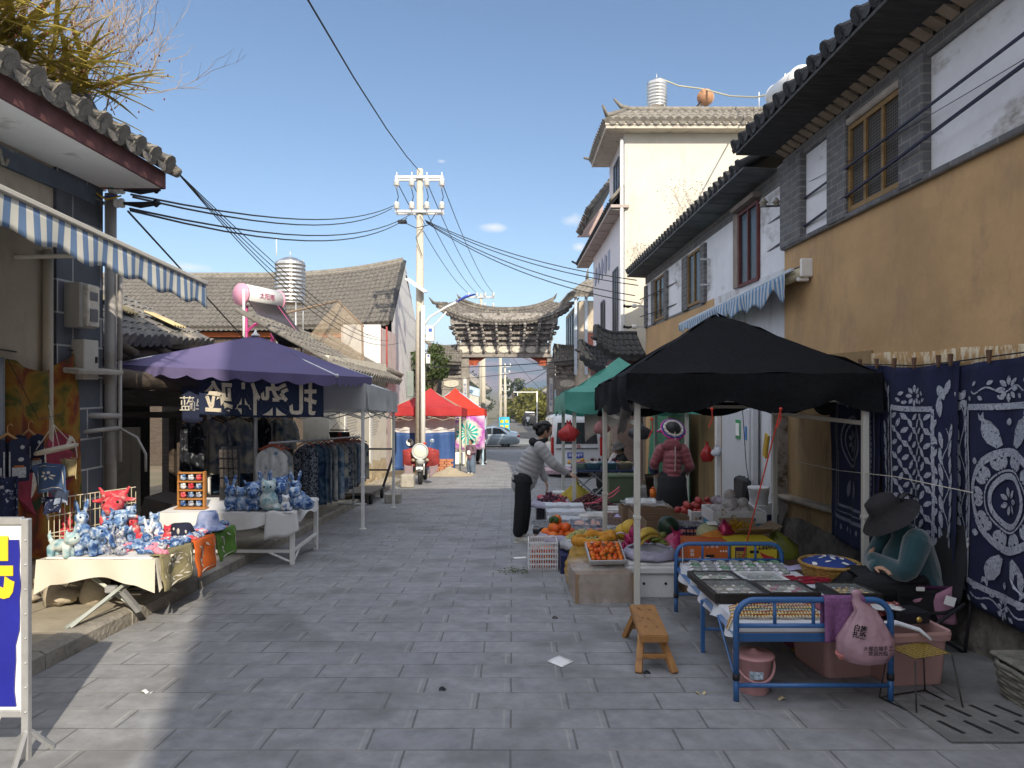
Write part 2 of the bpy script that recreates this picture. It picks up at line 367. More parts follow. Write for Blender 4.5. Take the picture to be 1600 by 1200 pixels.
g=MB(); ys=[-40,-20,-5,0,20,50,90,140,200,260,330,500,900,1600,2300,3030]; xs=[-2690,-1500,-500,-150,-60,-20,0,20,60,150,500,1500,2690]
g.add([(x,y,gz(y)-.012-(0 if abs(x)<30 else .3)) for y in ys for x in xs],[(j*13+i,j*13+i+1,(j+1)*13+i+1,(j+1)*13+i) for j in range(len(ys)-1) for i in range(12)])
ob('ground',g,EARTH,kind='structure',ori=0)
# slab paving: short running-bond courses with doubled end joints
PAV=brick('slab paving',(.262,.265,.272),(.225,.230,.240),(.145,.145,.145),.49,.235,.0055,.37,'xy',.68,.85,.24,noise_sc=9,dirt=((.15,.15,.15),2.1,.50,.74))
t=PAV.node_tree; b1=[n for n in t.nodes if n.type=='TEX_BRICK'][0]; p=t.nodes['Principled BSDF']; src=p.inputs['Base Color'].links[0].from_socket
b2=N(t,'ShaderNodeTexBrick'); va=N(t,'ShaderNodeVectorMath',operation='ADD'); lk(t,b1.inputs['Vector'].links[0].from_socket,va.inputs[0]); va.inputs[1].default_value=(.034,0,0); lk(t,va.outputs[0],b2.inputs['Vector'])
for k in ('Scale','Brick Width','Row Height'): b2.inputs[k].default_value=b1.inputs[k].default_value
b2.offset=b1.offset; b2.inputs['Mortar Size'].default_value=.007; b2.inputs['Mortar Smooth'].default_value=.3
n=N(t,'ShaderNodeTexNoise'); n.inputs['Scale'].default_value=1.7; n.inputs['Detail'].default_value=3; lk(t,va.outputs[0],n.inputs[0]); mr=N(t,'ShaderNodeMapRange'); lk(t,n.outputs[0],mr.inputs[0])
for i,x in enumerate((.4,.6,.0,.8)): mr.inputs[i+1].default_value=x*.6 if i==3 else x
ml=N(t,'ShaderNodeMath',operation='MULTIPLY'); lk(t,b2.outputs['Fac'],ml.inputs[0]); lk(t,mr.outputs[0],ml.inputs[1]); mx=N(t,'ShaderNodeMixRGB'); lk(t,ml.outputs[0],mx.inputs[0]); lk(t,src,mx.inputs[1]); mx.inputs[2].default_value=(.40,.385,.35,1); lk(t,mx.outputs[0],p.inputs['Base Color'])
g=MB(); yy=[-14,0,10,20,30,40,50,62]
g.add([(x,y,gz(y)) for y in yy for x in(-2.86,3.35)],[(2*j,2*j+1,2*j+3,2*j+2) for j in range(len(yy)-1)])
ob('street',g,PAV,kind='structure',ori=0)
ASPH=M('worn asphalt',(.13,.125,.115),.9,var=.15,sc=3,bump=.3,bsc=60)
g=MB(); yy=[62,80,100,140,200,260,330]
g.add([(x+.0*y,y,gz(y)+.004) for y in yy for x in(-3.4,4.2)],[(2*j,2*j+1,2*j+3,2*j+2) for j in range(len(yy)-1)]); ob('road',g,ASPH,kind='structure',ori=0)
g=MB(); g.add([(x,y,gz(y)+.006) for y in(44,53) for x in(-26,26)],[(0,1,3,2)]); ob('cross_road',g,ASPH,kind='structure',ori=0)
# left pavement with kerb
g=MB()
for y0,y1 in((-14,19.2),):
    g.prism([(-6.2,-1),(-6.2,.10),(-3.04,.10),(-3.04,-1)],'y',y0,y1)
for k in range(len(g.v)): x,y,z=g.v[k]; g.v[k]=(x,y,z+gz(y))
PAVL=brick('pale pavement slabs',(.36,.32,.25),(.31,.28,.22),(.17,.15,.12),.55,.8,.008,.5,'xy',.9,.4,.22,noise_sc=5,dirt=((.18,.16,.13),1.5,.55,.75))
ob('pavement',g,PAVL,kind='structure',ori=0)
g=MB(); y=-6.0
while y<19:
    L=rnd.uniform(.95,1.15); o=[]
    for (yy_) in(y+.006,y+L-.006):
        for (x,z) in((-3.036,-.2),(-3.036,.112),(-2.90,.112),(-2.868,.092),(-2.864,-.2)): o.append((x+rnd.uniform(-.004,.004),yy_,z+gz(yy_)))
    g.add(o,[(0,1,2,3,4),(9,8,7,6,5)]+[(k,(k+1)%5,5+(k+1)%5,5+k) for k in range(5)]); y+=L
ob('kerb',g,M('kerb stone',(.27,.25,.215),.9,var=.2,sc=6,bump=.7,bsc=25,dirt=((.14,.13,.12),3,.5,.7)),kind='structure',ori=0)
# right gutter: plain concrete strip and slotted covers
g=MB(); g.add([(x,y,gz(y)+.005) for y in(-6,17) for x in(2.42,3.3)],[(0,1,3,2)]); ob('concrete_strip',g,M('grey cement strip',(.15,.15,.148),.85,var=.25,sc=2.5,bump=.3,bsc=30,dirt=((.09,.09,.09),1.6,.5,.7)),kind='structure',ori=0)
dc=T('drain_cover','grey slotted concrete drain cover beside the stone wall foot, right of the woven stool','drain cover',(2.62,3.60,gz(3.60)))
g=MB(); g.box((2.62,3.60,gz(3.60)+.008),(1.1,.5,.012),.003,Matrix.Rotation(-.058,4,'X')); ob('slab',g,M('dark grey cement',(.15,.15,.148),.9,var=.25,sc=5,bump=.5),dc)
g=MB()
for i in range(8):
    for j in range(2):
        y=3.50+j*.2; g.box((2.16+i*.13+j*.03,y,gz(y)+.015),(.022,.15,.004),0,euler(-.058,0,.25))
ob('slot',g,BLACK,dc)
dc=T('drain_cover','slotted drain cover in the shade under the white clothed toy table at the left kerb','drain cover',(-3.28,6.35,gz(6.35)+.1))
g=MB(); g.box((-3.3,6.3,gz(6.3)+.108),(.5,.9,.012),.003,Matrix.Rotation(-.058,4,'X')); ob('slab',g,CONC,dc)
g=MB()
for i in range(3):
    for j in range(5):
        y=5.95+j*.17; g.box((-3.45+i*.15,y,gz(y)+.115),(.09,.03,.004),0,euler(-.058,0,.0))
ob('slot',g,BLACK,dc)
# ---------------- right row: near ochre house ----------------
OCHRE=M('ochre render',(.43,.275,.135),.93,var=.16,sc=1.6,bump=.35,bsc=14,dirt=((.30,.20,.12),1.7,.52,.70,(1,1,.45)))
OCHW=M('stained ochre wall',(.30,.20,.095),.93,var=.28,sc=2.2,bump=.4,bsc=20,dirt=((.13,.085,.05),2.6,.5,.72,(1,1,.4)),stretch=(1,1,.35))
PEEL=M('peeled ochre edge',(.34,.21,.09),.95,var=.15,sc=4,bump=.5,bsc=30,dirt=((.55,.46,.32),17,.47,.56,(1,1,.35)))
GBR=brick('grey brick',(.14,.14,.145),(.105,.105,.11),(.20,.19,.175),.25,.075,.008,.5,'yz',.9,.6,.25,noise_sc=8)
WALLW=M('weathered whitewash',(.66,.665,.69),.93,var=.10,sc=2,bump=.3,bsc=16,dirt=((.25,.225,.20),1.7,.53,.66,(1,.5,1)))
STONE=M('rubble stone',(.115,.10,.085),.95,var=.45,sc=4,bump=1.0,bsc=14,dirt=((.035,.032,.03),2.4,.48,.62))
rh=T('ochre_house','two storey ochre and whitewashed house with a grey brick framed mesh window at the right','house',(3.4,4,gz(4)))
g=MB(); g.box((3.37,2.4,1.2),(.34,11.9,3.72)); ob('wall',g,OCHRE,rh)
g=MB(); fx=lambda u,v:(3.195,-.5+u*8.8,1.62+v*.17+.03*noise.noise((u*14,v,0))-(.09*(1-u)))
g.grid(fx,60,2,.01); ob('peeled_band',g,PEEL,rh)
g=MB(); g.box((3.19,7.3,.75),(.02,2.0,2.1)); ob('stained_wall',g,OCHW,rh)
g=MB()
def fst(u,v):
    y=-3+u*11.2; z=gz(y)-.1+v*(.56+.06*noise.noise((y*1.5,0,0)));c=noise.voronoi((y*2.3,z*3.4,1.0))[0]
    return (3.135-.10*(1-v)-.16*max(0,.42-c[0])+.03*noise.noise((y*6,z*6,0)),y,z)
g.grid(fst,260,16); ob('stone_footing',g,STONE,rh)
g=MB(); g.box((3.12,7.5,.245),(.14,1.4,.05),.015,euler(-.05,0,0)); ob('ledge',g,M('cement ledge',(.30,.26,.20),.95,var=.3,bump=.6),rh)
g=MB(); g.box((3.40,2.2,3.58),(.36,12.3,1.0)); ob('upper_wall',g,WALLW,rh)
g=MB()
for y0,y1 in((7.78,8.36),(6.72,7.12),(5.46,5.80),(1.2,1.6)): g.box((3.27,(y0+y1)/2,3.56),(.25,y1-y0,.97),.01)
g.box((3.28,2.4,3.085),(.25,11.9,.05),.008); g.box((3.31,2.4,4.075),(.25,11.95,.13),.008)
for k in range(20):
    y=8.2-k*.5
ob('brick_trim',g,GBR,rh)
g=MB(); g.box((3.27,6.26,3.965),(.25,.90,.07),.015); ob('lintel',g,M('cement lintel',(.36,.32,.28),.95,var=.2,bump=.6),rh)
g=MB()
for k in range(62):
    y=8.25-k*.165; g.prism([(3.02,4.235),(3.19,4.235),(3.19,4.14)],'y',y-.055,y+.055)
ob('sawtooth_course',g,M('pale clay tile',(.27,.215,.165),.9,var=.3,orand=.1),rh)
WF=M('yellow brown window wood',(.22,.135,.05),.65,var=.25,sc=6,stretch=(1,1,5)); 
MESHM=brick('wire mesh',(.012,.012,.014),(.02,.018,.016),(.10,.085,.07),.028,.028,.0045,0,'yz',.7,.2,.2)
def window(house,x,y0,y1,z0,z1,sgn=-1,mid=1,mesh_=0,fm=None,dep=.10):
    """a window let into a wall that faces -X (sgn -1) or +X"""
    w=MB(); a=.045; xc=x-sgn*dep*.0
    w.box((x,y0+a/2,(z0+z1)/2),(.04,a,z1-z0)); w.box((x,y1-a/2,(z0+z1)/2),(.04,a,z1-z0)); w.box((x,(y0+y1)/2,z1-a/2),(.036,y1-y0-2*a,a)); w.box((x,(y0+y1)/2,z0+a/2),(.036,y1-y0-2*a,a))
    for k in range(mid):
        y=y0+(k+1)*(y1-y0)/(mid+1); w.box((x,y,(z0+z1)/2),(.03,.04,z1-z0-2*a))
    o=ob('window',w,fm or WF,house)
    q=MB(); q.box((x-sgn*.012,(y0+y1)/2,(z0+z1)/2),(.01,y1-y0-.04,z1-z0-.04)); ob('pane',q,MESHM if mesh_ else GLASS,o); return o
window(rh,3.195,5.80,6.72,3.12,3.93,-1,2,1)
g=MB(); g.box((2.93,2.3,4.225),(.54,12.3,.03),0,euler(0,.03,0)); ob('soffit',g,M('black soffit boards',(.05,.05,.05),.9,var=.5,sc=4,bump=.4,stretch=(1,6,1)),rh)
g=MB(); S=bil((2.66,-4,4.29),(2.66,8.62,4.33),(6.4,8.62,6.25),(6.4,-4,6.2)); tiles(g,S,46,12,.068); g.tube([(6.4,-4,6.28),(6.4,8.7,6.33)],.12)
g.add([S(1,0),S(1,1),(6.4,8.5,4.3),(2.7,8.5,4.25)],[(0,1,2,3)]); ob('roof',g,TILED,rh)
g=MB(); g.add([(6.4,-4,6.18),(6.4,8.62,6.23),(10.5,8.62,4.2),(10.5,-4,4.2)],[(0,1,2,3)]); g.box((10.3,2.3,1.7),(.3,12.2,5.2)); g.box((6.8,8.3,1.6),(6.6,.1,5.0)); ob('rear_wall',g,OCHRE,rh)
# ---------------- right row: second house ----------------
r2=T('whitewashed_house','long low house of peeling whitewash over ochre with three wooden upper windows','house',(3.4,12.5,gz(12.5)))
g=MB(); g.box((3.42,12.76,3.5),(.34,8.76,1.3)); ob('upper_wall',g,WALLW,r2)
g=MB(); g.box((3.41,14.3,.9),(.34,5.84,3.95)); ob('wall',g,OCHRE,r2)
g=MB(); g.box((3.405,9.87,.9),(.34,3.0,3.95)); ob('white_wall',g,M('rain streaked whitewash',(.58,.59,.61),.93,var=.12,sc=3,bump=.2,dirt=((.26,.20,.13),2.2,.55,.72,(1,1,.3)),stretch=(1,1,.3)),r2)
g=MB()
for y0,y1 in((17.0,17.22),(16.0,16.35),(14.75,15.0),(13.0,13.4),(11.85,12.1)): g.box((3.32,(y0+y1)/2,3.36),(.26,y1-y0,1.0),.01)
g.box((3.36,14.6,2.86),(.25,5.3,.05)); g.box((3.36,12.8,4.02),(.25,8.9,.22)); ob('brick_trim',g,GBR,r2)
window(r2,3.228,15.0,16.0,2.9,3.85,-1,1); window(r2,3.228,12.1,13.0,2.9,3.85,-1,1); window(r2,3.228,9.3,10.1,2.86,3.92,-1,1,fm=M('red brown window wood',(.11,.028,.025),.6,var=.3))
g=MB(); g.box((3.20,9.72,3.97),(.14,.98,.06)); g.box((3.235,10.22,3.4),(.06,.2,1.05)); ob('window_surround',g,M('worn window board',(.24,.2,.17),.9,var=.3,bump=.3),r2)
g=MB()
for k in range(16): g.box((3.07,8.95+k*.55,4.13+rnd.uniform(-.004,.004)),(.5,.52,.035),.006,euler(0,.05,rnd.uniform(-.01,.01)))
ob('soffit',g,M('grey slate soffit',(.10,.105,.11),.9,var=.4,sc=3,bump=.5),r2)
g=MB(); S=bil((2.83,8.75,4.22),(2.83,17.6,4.25),(5.9,17.6,5.75),(5.9,8.75,5.75)); tiles(g,S,36,10,.066); g.tube([(5.9,8.7,5.8),(5.9,17.7,5.8)],.11); ob('roof',g,TILED,r2)
g=MB(); g.prism([(3.3,-1.6),(3.3,4.1),(5.9,5.6),(8.8,4.1),(8.8,-1.6)],'y',17.02,17.2); ob('gable_wall',g,OCHW,r2)
g=MB(); g.add([(5.9,8.7,5.73),(5.9,17.6,5.73),(9,17.6,4.2),(9,8.7,4.2)],[(0,1,2,3)]); ob('rear_roof',g,TILED,r2)
# plinth things along it: door, posts
g=MB(); g.box((3.16,9.9,.25),(.08,1.35,2.0),.01); g.box((3.11,9.9,.25),(.03,1.2,1.85),.01)
ob('door',g,M('white painted door',(.50,.51,.53),.5,var=.06),r2)
g=MB(); g.box((3.13,8.30,.45),(.15,.2,2.6),.015); ob('door_post',g,M('flaking painted post',(.32,.29,.27),.9,var=.35,sc=9,bump=.6,dirt=((.12,.09,.06),6,.5,.6)),r2)
g=MB(); g.box((3.18,11.35,.1),(.06,1.3,2.6)); ob('stained_wall',g,OCHW,r2)
g=MB(); g.box((3.14,10.78,.3),(.1,.12,2.4)); ob('door_jamb',g,WSTEEL,r2)
# ---------------- tall cream house ----------------
cream=T('cream_house','tall cream rendered house with blank sunlit end wall and dark tiled eaves','house',(6,22,gz(22)))
g=MB(); g.box((6.6,21.0,3.3),(7.0,3.0,10.15)); ob('wall',g,CREAM,cream)
g=MB(); g.box((3.095,21.0,3.3),(.02,2.99,10.15)); g.box((6.6,24.8,2.3),(7.0,4.6,8.0)); ob('street_wall',g,M('white street wall',(.60,.60,.63),.9,var=.06,bump=.1),cream)
def hip_eave(b,e0,e1,ov,z,rise,dep,n):
    pass
DRED=M('dark red fascia',(.09,.035,.03),.8,var=.3)
g=MB(); S=bil((2.48,19.05,8.56),(10.4,19.05,8.56),(10.4,20.3,9.25),(3.3,20.3,9.25)); tiles(g,S,34,3,.10)
S=bil((2.48,22.6,8.56),(2.48,19.05,8.56),(3.3,20.3,9.25),(3.3,21.6,9.25)); tiles(g,S,16,3,.10)
g.tube([(2.42,19.0,8.95),(2.55,19.15,8.74),(3.2,20.2,9.26)],[.03,.06,.08]); g.tube([(2.9,20.25,9.62),(3.1,20.28,9.42),(3.4,20.3,9.33),(10.4,20.3,9.33)],[.03,.06,.09,.09]); g.tube([(2.3,22.7,8.72),(2.5,22.6,8.64),(3.2,21.7,9.26)],[.04,.06,.08])
ob('roof',g,TILEL,cream)
g=MB(); g.box((6.45,20.82,8.425),(7.85,3.45,.11)); g.box((6.45,20.82,8.50),(7.9,3.5,.08)); ob('eave_soffit',g,M('cracked cream soffit',(.52,.48,.41),.9,var=.15,sc=5,dirt=((.25,.22,.2),4,.55,.65)),cream)
g=MB(); S=bil((2.72,29.6,6.42),(2.72,19.55,6.42),(3.08,19.55,6.85),(3.08,29.6,6.85)); tiles(g,S,38,4,.10); g.tube([(2.5,29.7,6.62),(2.7,29.6,6.5),(3.4,29.5,7.1)],[.04,.07,.08]); ob('lower_roof',g,TILED,cream)
g=MB(); g.box((2.95,24.5,6.36),(.5,10.2,.08)); 
for k in range(9): g.box((2.9,20.2+k*1.1,6.31),(.45,.03,.03))
ob('lower_soffit',g,M('pinkish soffit',(.40,.34,.31),.9,var=.1),cream)
g=MB()
for k in range(4):
    S=bil((2.55+.0*k,23.2+k*1.0,7.2),(2.55,24.1+k*1.0,7.2),(3.4,24.1+k*1.0,8.3),(3.4,23.2+k*1.0,8.3)); tiles(g,S,3,6,.13)
ob('upper_roof_ribs',g,TILE,cream)
g=MB(); g.prism([(2.5,7.15),(3.5,8.4),(3.5,7.15)],'y',27.3,27.4); ob('roof_gable',g,M('pink gable board',(.42,.32,.30),.9),cream)
for y0,y1,z0,z1 in((20.3,21.3,6.9,8.0),(20.6,21.5,2.6,4.9),(23.6,24.4,2.3,4.3)):
    window(cream,3.05,y0,y1,z0,z1,-1,1,fm=M('grey window frame',(.12,.12,.13),.5))
g=MB(); g.tube([(3.0,19.45,-1.2),(3.0,19.45,8.2)],.05); ob('downpipe',g,M('white plastic pipe',(.66,.66,.66),.4,var=.05),cream)
g=MB(); S=bil((2.72,19.42,6.5),(3.08,19.42,6.92),(3.08,19.62,6.92),(2.72,19.62,6.5)); g.grid(S,4,2,-.08); g.box((2.93,19.52,6.33),(.36,.12,.14)); ob('end_cornice',g,TILEL,cream)
g=MB()
for k in range(5): g.box((3.08,22.6+k*.9,5.45),(.012,.5,.6),0,euler(.3*k,0,0))
ob('painted_motif',g,M('grey blue painted motif',(.30,.33,.42),.9,var=.4,sc=14),cream)
# ornate porch roofs in front of it
def porch(name,label,x0,x1,y0,y1,z,h,lift,nu):
    o=T(name,label,'porch roof',((x0+x1)/2,y0,gz(y0)))
    g=MB(); up=lambda u:lift*(max(0,1-u*2.2))**2
    S=lambda u,v:V((x0+(x1-x0)*u+ (0.18*v*(1-u)),y0+(y1-y0)*v,z+up(u)*(1-.4*v)+h*v*(.7+.3*v)))
    tiles(g,S,nu,4,.085); g.tube([S(u/8,1)+V((0,0,.06)) for u in range(9)],.07); g.tube([S(0,v/4)+V((-.02-.1*(v==0),-.1*(v==0),.04+.1*(v==0))) for v in range(5)],[.03,.05,.06,.07,.07]); ob('roof',g,TILED,o)
    g=MB(); g.box(((x0+x1)/2+.25,(y0+y1)/2+.25,z-.14),(x1-x0-.5,y1-y0,.2)); ob('fascia',g,DRED,o)
    g=MB(); g.box(((x0+x1)/2+.3,(y0+y1)/2+.4,(z-.24+gz(y0))/2),(x1-x0-.6,y1-y0-.3,z-.24-gz(y0))); ob('porch_wall',g,M('grey brown porch panel',(.20,.15,.125),.85,var=.3,sc=3,bump=.3),o)
    for xx in(x0+.35,): 
        g=MB(); g.tube([(xx,y0+.25,gz(y0)),(xx,y0+.25,z-.2)],.08); ob('post',g,CONCL,o)
porch('porch_roof','dark upturned porch roof right beside the ochre corner, nearer of the two',2.05,3.3,17.35,18.8,2.15,.62,.35,8)
porch('porch_roof','dark upturned porch roof with a pale horn tip behind the nearer porch',1.95,3.1,20.6,22.0,1.95,.6,.4,8)
# far right balcony house
fb=T('balcony_house','tan house with tiled balcony roof and tall grey windows beyond the cream house','house',(4.5,34,gz(34)))
g=MB(); g.box((5.2,34.5,1.6),(4.6,7.5,7.0)); ob('wall',g,M('tan render',(.48,.42,.33),.9,var=.12,dirt=((.3,.26,.2),2,.5,.7)),fb)
g=MB(); S=bil((2.5,30.5,5.35),(5.5,30.5,5.35),(5.5,32.3,6.2),(3.4,32.3,6.2)); tiles(g,S,12,3,.12); S=bil((2.3,38.5,5.35),(2.45,30.5,5.35),(3.4,32.3,6.2),(3.4,38.5,6.2)); tiles(g,S,20,3,.12); g.tube([(3.4,32.3,6.25),(3.45,32.2,6.75)],[.08,.02]); ob('roof',g,TILEL,fb)
for k in range(5): window(fb,2.88,31.2+k*1.35,32.2+k*1.35,2.2,4.9,-1,0,fm=M('grey blue frame',(.22,.25,.30),.5))
g=MB(); g.box((2.75,30.72,3.6),(.12,.12,3.4)); g.box((3.2,30.70,3.6),(.12,.12,3.4)); ob('balcony_post',g,M('blue grey balcony post',(.42,.48,.54),.5),fb)
g=MB(); g.box((3.7,30.69,2.9),(.9,.06,1.6)); ob('red_panel',g,M('faded red panel',(.36,.13,.09),.8,var=.2),fb)
# ---------------- left near house ----------------
BEIGE=M('dirty beige plaster',(.44,.385,.30),.92,var=.10,sc=2.5,bump=.25,bsc=18,dirt=((.25,.20,.145),1.6,.5,.75,(1,1,.35)))
SOFF=M('old white soffit',(.74,.72,.68),.92,var=.07,sc=2,bump=.15,dirt=((.33,.30,.27),3,.58,.75))
lh=T('beige_house','beige plastered house with a wide white soffit and round ended tiles at the left edge','house',(-4.4,4,gz(4)))
g=MB(); g.box((-4.45,2.3,1.2),(.5,9.9,5.4)); ob('wall',g,BEIGE,lh)
g=MB(); g.box((-4.43,6.88,1.35),(.52,.74,5.3)); ob('tiled_pilaster',g,brick('slate blue wall tile',(.085,.095,.115),(.07,.08,.10),(.36,.36,.36),.46,.30,.010,.5,'yz',.55,.3,.15,dirt=((.05,.05,.055),2,.55,.7)),lh)
g=MB(); g.box((-4.43,6.88,-.35),(.6,.82,.55),.03); g.box((-4.35,5.6,-.2),(.5,1.6,.35),.05); ob('plinth',g,M('crumbling plinth',(.34,.29,.22),.95,var=.25,bump=1,bsc=12),lh)
g=MB(); g.box((-4.0,2.0,3.52),(.93,10.5,.06)); ob('soffit',g,SOFF,lh)
g=MB(); g.box((-3.545,2.0,3.57),(.03,10.5,.17)); g.box((-4.0,7.24,3.57),(.9,.03,.17)); ob('fascia',g,M('faded maroon fascia',(.13,.055,.055),.85,var=.25,sc=8),lh)
g=MB(); S=bil((-3.46,-3,3.70),(-3.46,7.30,3.70),(-6.0,7.30,5.0),(-6.0,-3,5.0)); tiles(g,S,36,8,.088); g.tube([(-3.55,7.32,3.76),(-4.3,7.32,4.22),(-6,7.32,5.05)],[.07,.09,.1]); g.tube([(-3.42,7.30,3.66),(-3.55,7.3,3.74)],[.05,.07]); ob('roof',g,TILEL,lh)
g=MB(); g.box((-4.19,4.6,3.37),(.06,5.0,.16)); ob('frieze_band',g,M('blue grey frieze',(.10,.125,.16),.8,var=.2,dirt=((.3,.3,.28),4,.6,.7)),lh)
g=MB()
for k in range(9):
    y=5.72-k*.24
    g.tube([(-4.15+.0*i,y-.13+.26*i/10,3.33+.05*sin(i*1.3+k)) for i in range(11)],.016,6); g.ell((-4.15,y,3.37),(.03,.06,.05),8,6)
ob('carved_scroll',g,M('grey carved stucco',(.36,.34,.29),.9,var=.3,sc=20,bump=.5),lh)
w=MB(); w.box((-4.19,5.35,2.9),(.04,.85,.75)); o=ob('window',w,M('pale window reveal',(.36,.33,.27),.9),lh)
g=MB(); 
for k in range(7): g.box((-4.165,5.2,2.62+k*.09),(.02,.5,.05),0,euler(0,.4,0))
ob('louvre',g,IRON,o)
PIPE=M('grey plastic pipe',(.30,.29,.28),.5,var=.1,dirt=((.2,.17,.13),3,.5,.8))
g=MB(); g.tube([(-4.12,7.30,gz(7.3)),(-4.12,7.30,3.45)],.055,12); ob('downpipe',g,PIPE,lh)
g=MB(); g.tube([(-4.03,7.31,1.75),(-4.03,7.31,2.9)],.025,8); g.tube([(-4.03,7.31,.7),(-4.03,7.31,1.75)],.02,8); g.tube([(-4.03,7.31,1.25),(-4.03,7.29,1.05),(-3.85,7.3,.95),(-3.76,7.3,.78),(-3.76,7.3,.6)],.014,8); ob('conduit',g,PIPE,lh)
g=MB(); g.tube([(-4.15,6.36,.1),(-4.15,6.36,2.7)],.042,10); ob('vent_pipe',g,M('beige pipe',(.44,.39,.31),.5,var=.1),lh)
g=MB(); g.tube([(-4.2,7.0,1.19),(-4.03,7.30,1.17)],.03,8); g.tube([(-4.2,6.9,1.03),(-4.03,7.30,1.05)],.022,8); ob('pipe_bracket',g,PIPE,lh)
g=MB(); g.box((-4.12,6.9,1.63),(.3,.75,.05),.01,euler(0,.12,0)); ob('rain_ledge',g,CONC,lh)
# sheet and plants on the roof
g=MB(); g.grid(lambda u,v:V((-3.75-.75*u,6.15+.45*v+.1*sin(u*5),3.86+.42*u+.34*sin(v*PI)*sin(u*PI)**.5)),10,8,.01); ob('tarpaulin',g,M('black sheet',(.015,.015,.017),.5,var=.3),None,'crumpled black sheet on the tiled roof under the dry bush','sheet')
TW=M('dry twig bark',(.34,.25,.16),.9,var=.3,sc=20)
pl=T('roof_bush','leafless dry bush with reddish twigs growing on the left tiled roof','bush',(-4.0,5.4,3.95))
g=MB()
def twig(p,d,L,r,dep):
    pts=[V(p)]; n=5; dd=V(d)
    for i in range(n):
        dd=(dd+V((rnd.uniform(-.22,.22),rnd.uniform(-.22,.22),rnd.uniform(-.12,.2)))).normalized(); pts.append(pts[-1]+dd*L/n)
    g.tube(pts,[r*(1-.8*i/n)+.0006 for i in range(n+1)],3,0)
    if dep:
        for k in range(rnd.randint(3,5)):
            i=rnd.randint(1,n); q=(dd+V((rnd.uniform(-.9,.9),rnd.uniform(-.9,.9),rnd.uniform(-.4,.8)))).normalized(); twig(pts[i],q,L*rnd.uniform(.35,.6),r*.55,dep-1)
for k in range(115):
    a=rnd.uniform(0,1); twig((-4.15+.62*rnd.random(),4.1+2.4*a,3.95+rnd.uniform(-.05,.2)),(rnd.uniform(-.2,1.0),rnd.uniform(-.4,.6),rnd.uniform(.25,1)),rnd.uniform(.5,.95),.0045,2)
ob('branches',g,TW,pl)
g=MB()
for k in range(260):
    p=(-3.9+rnd.uniform(-.2,.9),rnd.uniform(4.3,6.5),rnd.uniform(3.95,4.5)); g.ell(p,(.008,.008,.012),4,3)
so_=ob('seed_heads',g,M('red brown seed',(.16,.05,.03),.9),pl); so_['kind']='stuff'
yc=T('roof_yucca','yellow green sword leaved plant in the dry bush on the left roof','plant',(-4.0,5.2,3.95))
g=MB()
for k in range(240):
    a=rnd.uniform(-1.3,1.6); el=rnd.uniform(.0,1.1); L=rnd.uniform(.35,.85); p=V((-4.15+rnd.random()*.62,rnd.uniform(4.2,6.3),3.98+rnd.random()*.15)); d=V((cos(a)*cos(el),sin(a)*cos(el),sin(el))); sd_=d.cross(V((0,0,1))).normalized()*rnd.uniform(.012,.024)
    vs=[];n=6
    for i in range(n+1):
        t=i/n; q=p+d*L*t-V((0,0,1))*(.25*L*t*t); w=sd_*(1-t**2.2)*(.6+.8*min(1,t*3)) ; vs+= [q-w,q+V((0,0,.008)),q+w]
    g.add(vs,[(3*i,3*i+1,3*i+4,3*i+3) for i in range(n)]+[(3*i+1,3*i+2,3*i+5,3*i+4) for i in range(n)])
ob('leaves',g,M('yellow green leaf',(.34,.27,.045),.6,var=.6,sc=9,trans=.25),yc)
# striped awnings
def stripes(key,a,b,w,axis=1):
    m=M(key,a,.8,var=.05); t=m.node_tree; p=t.nodes['Principled BSDF']; tc=N(t,'ShaderNodeTexCoord'); sp=N(t,'ShaderNodeSeparateXYZ'); lk(t,tc.outputs['Object'],sp.inputs[0])
    w1=N(t,'ShaderNodeMath',operation='DIVIDE'); lk(t,sp.outputs[axis],w1.inputs[0]); w1.inputs[1].default_value=w
    f=N(t,'ShaderNodeMath',operation='FRACT'); lk(t,w1.outputs[0],f.inputs[0]); q=N(t,'ShaderNodeMath',operation='GREATER_THAN'); lk(t,f.outputs[0],q.inputs[0]); q.inputs[1].default_value=.5
    s=p.inputs['Base Color'].links[0].from_socket; mx=N(t,'ShaderNodeMixRGB'); lk(t,q.outputs[0],mx.inputs[0]); lk(t,s,mx.inputs[1]); mx.inputs[2].default_value=(*b,1); lk(t,mx.outputs[0],p.inputs['Base Color']); return m
STR=stripes('blue white awning cloth',(.60,.60,.55),(.13,.21,.36),.118)
STR2=stripes('worn blue striped awning cloth',(.42,.44,.46),(.10,.21,.36),.12)
aw=T('awning','blue and white striped awning with wavy valance over the left stall','awning',(-3.4,5,2.4))
za=lambda y:2.40-.058*(y-6.4)
g=MB(); g.grid(lambda u,v:V((-2.78-1.42*v,1.2+5.25*u,za(1.2+5.25*u)+.02+.515*v)),40,6,.004); ob('cover',g,STR,aw)
g=MB(); g.grid(lambda u,v:V((-2.775+.012*sin(u*70)*v,1.2+5.25*u,za(1.2+5.25*u)-.01-v*(.195+.022*sin(u*5.25/.236*PI)+.006*sin(u*31)))),170,5,.003); ob('valance',g,STR,aw)
g=MB(); g.box((-2.775,3.83,za(3.83)+.012),(.045,5.26,.035),.006,Matrix.Rotation(-.058,4,'X')); ob('front_bar',g,M('cream aluminium bar',(.55,.53,.48),.4,.2,var=.05),aw)
for q in(6,2): g=MB(); g.tube([(-4.2,q,za(q)-.1+.25),(-3.5,q+.2,za(q)+.2),(-2.8,q+.2,za(q))],.02); ob('arm',g,WSTEEL,aw)
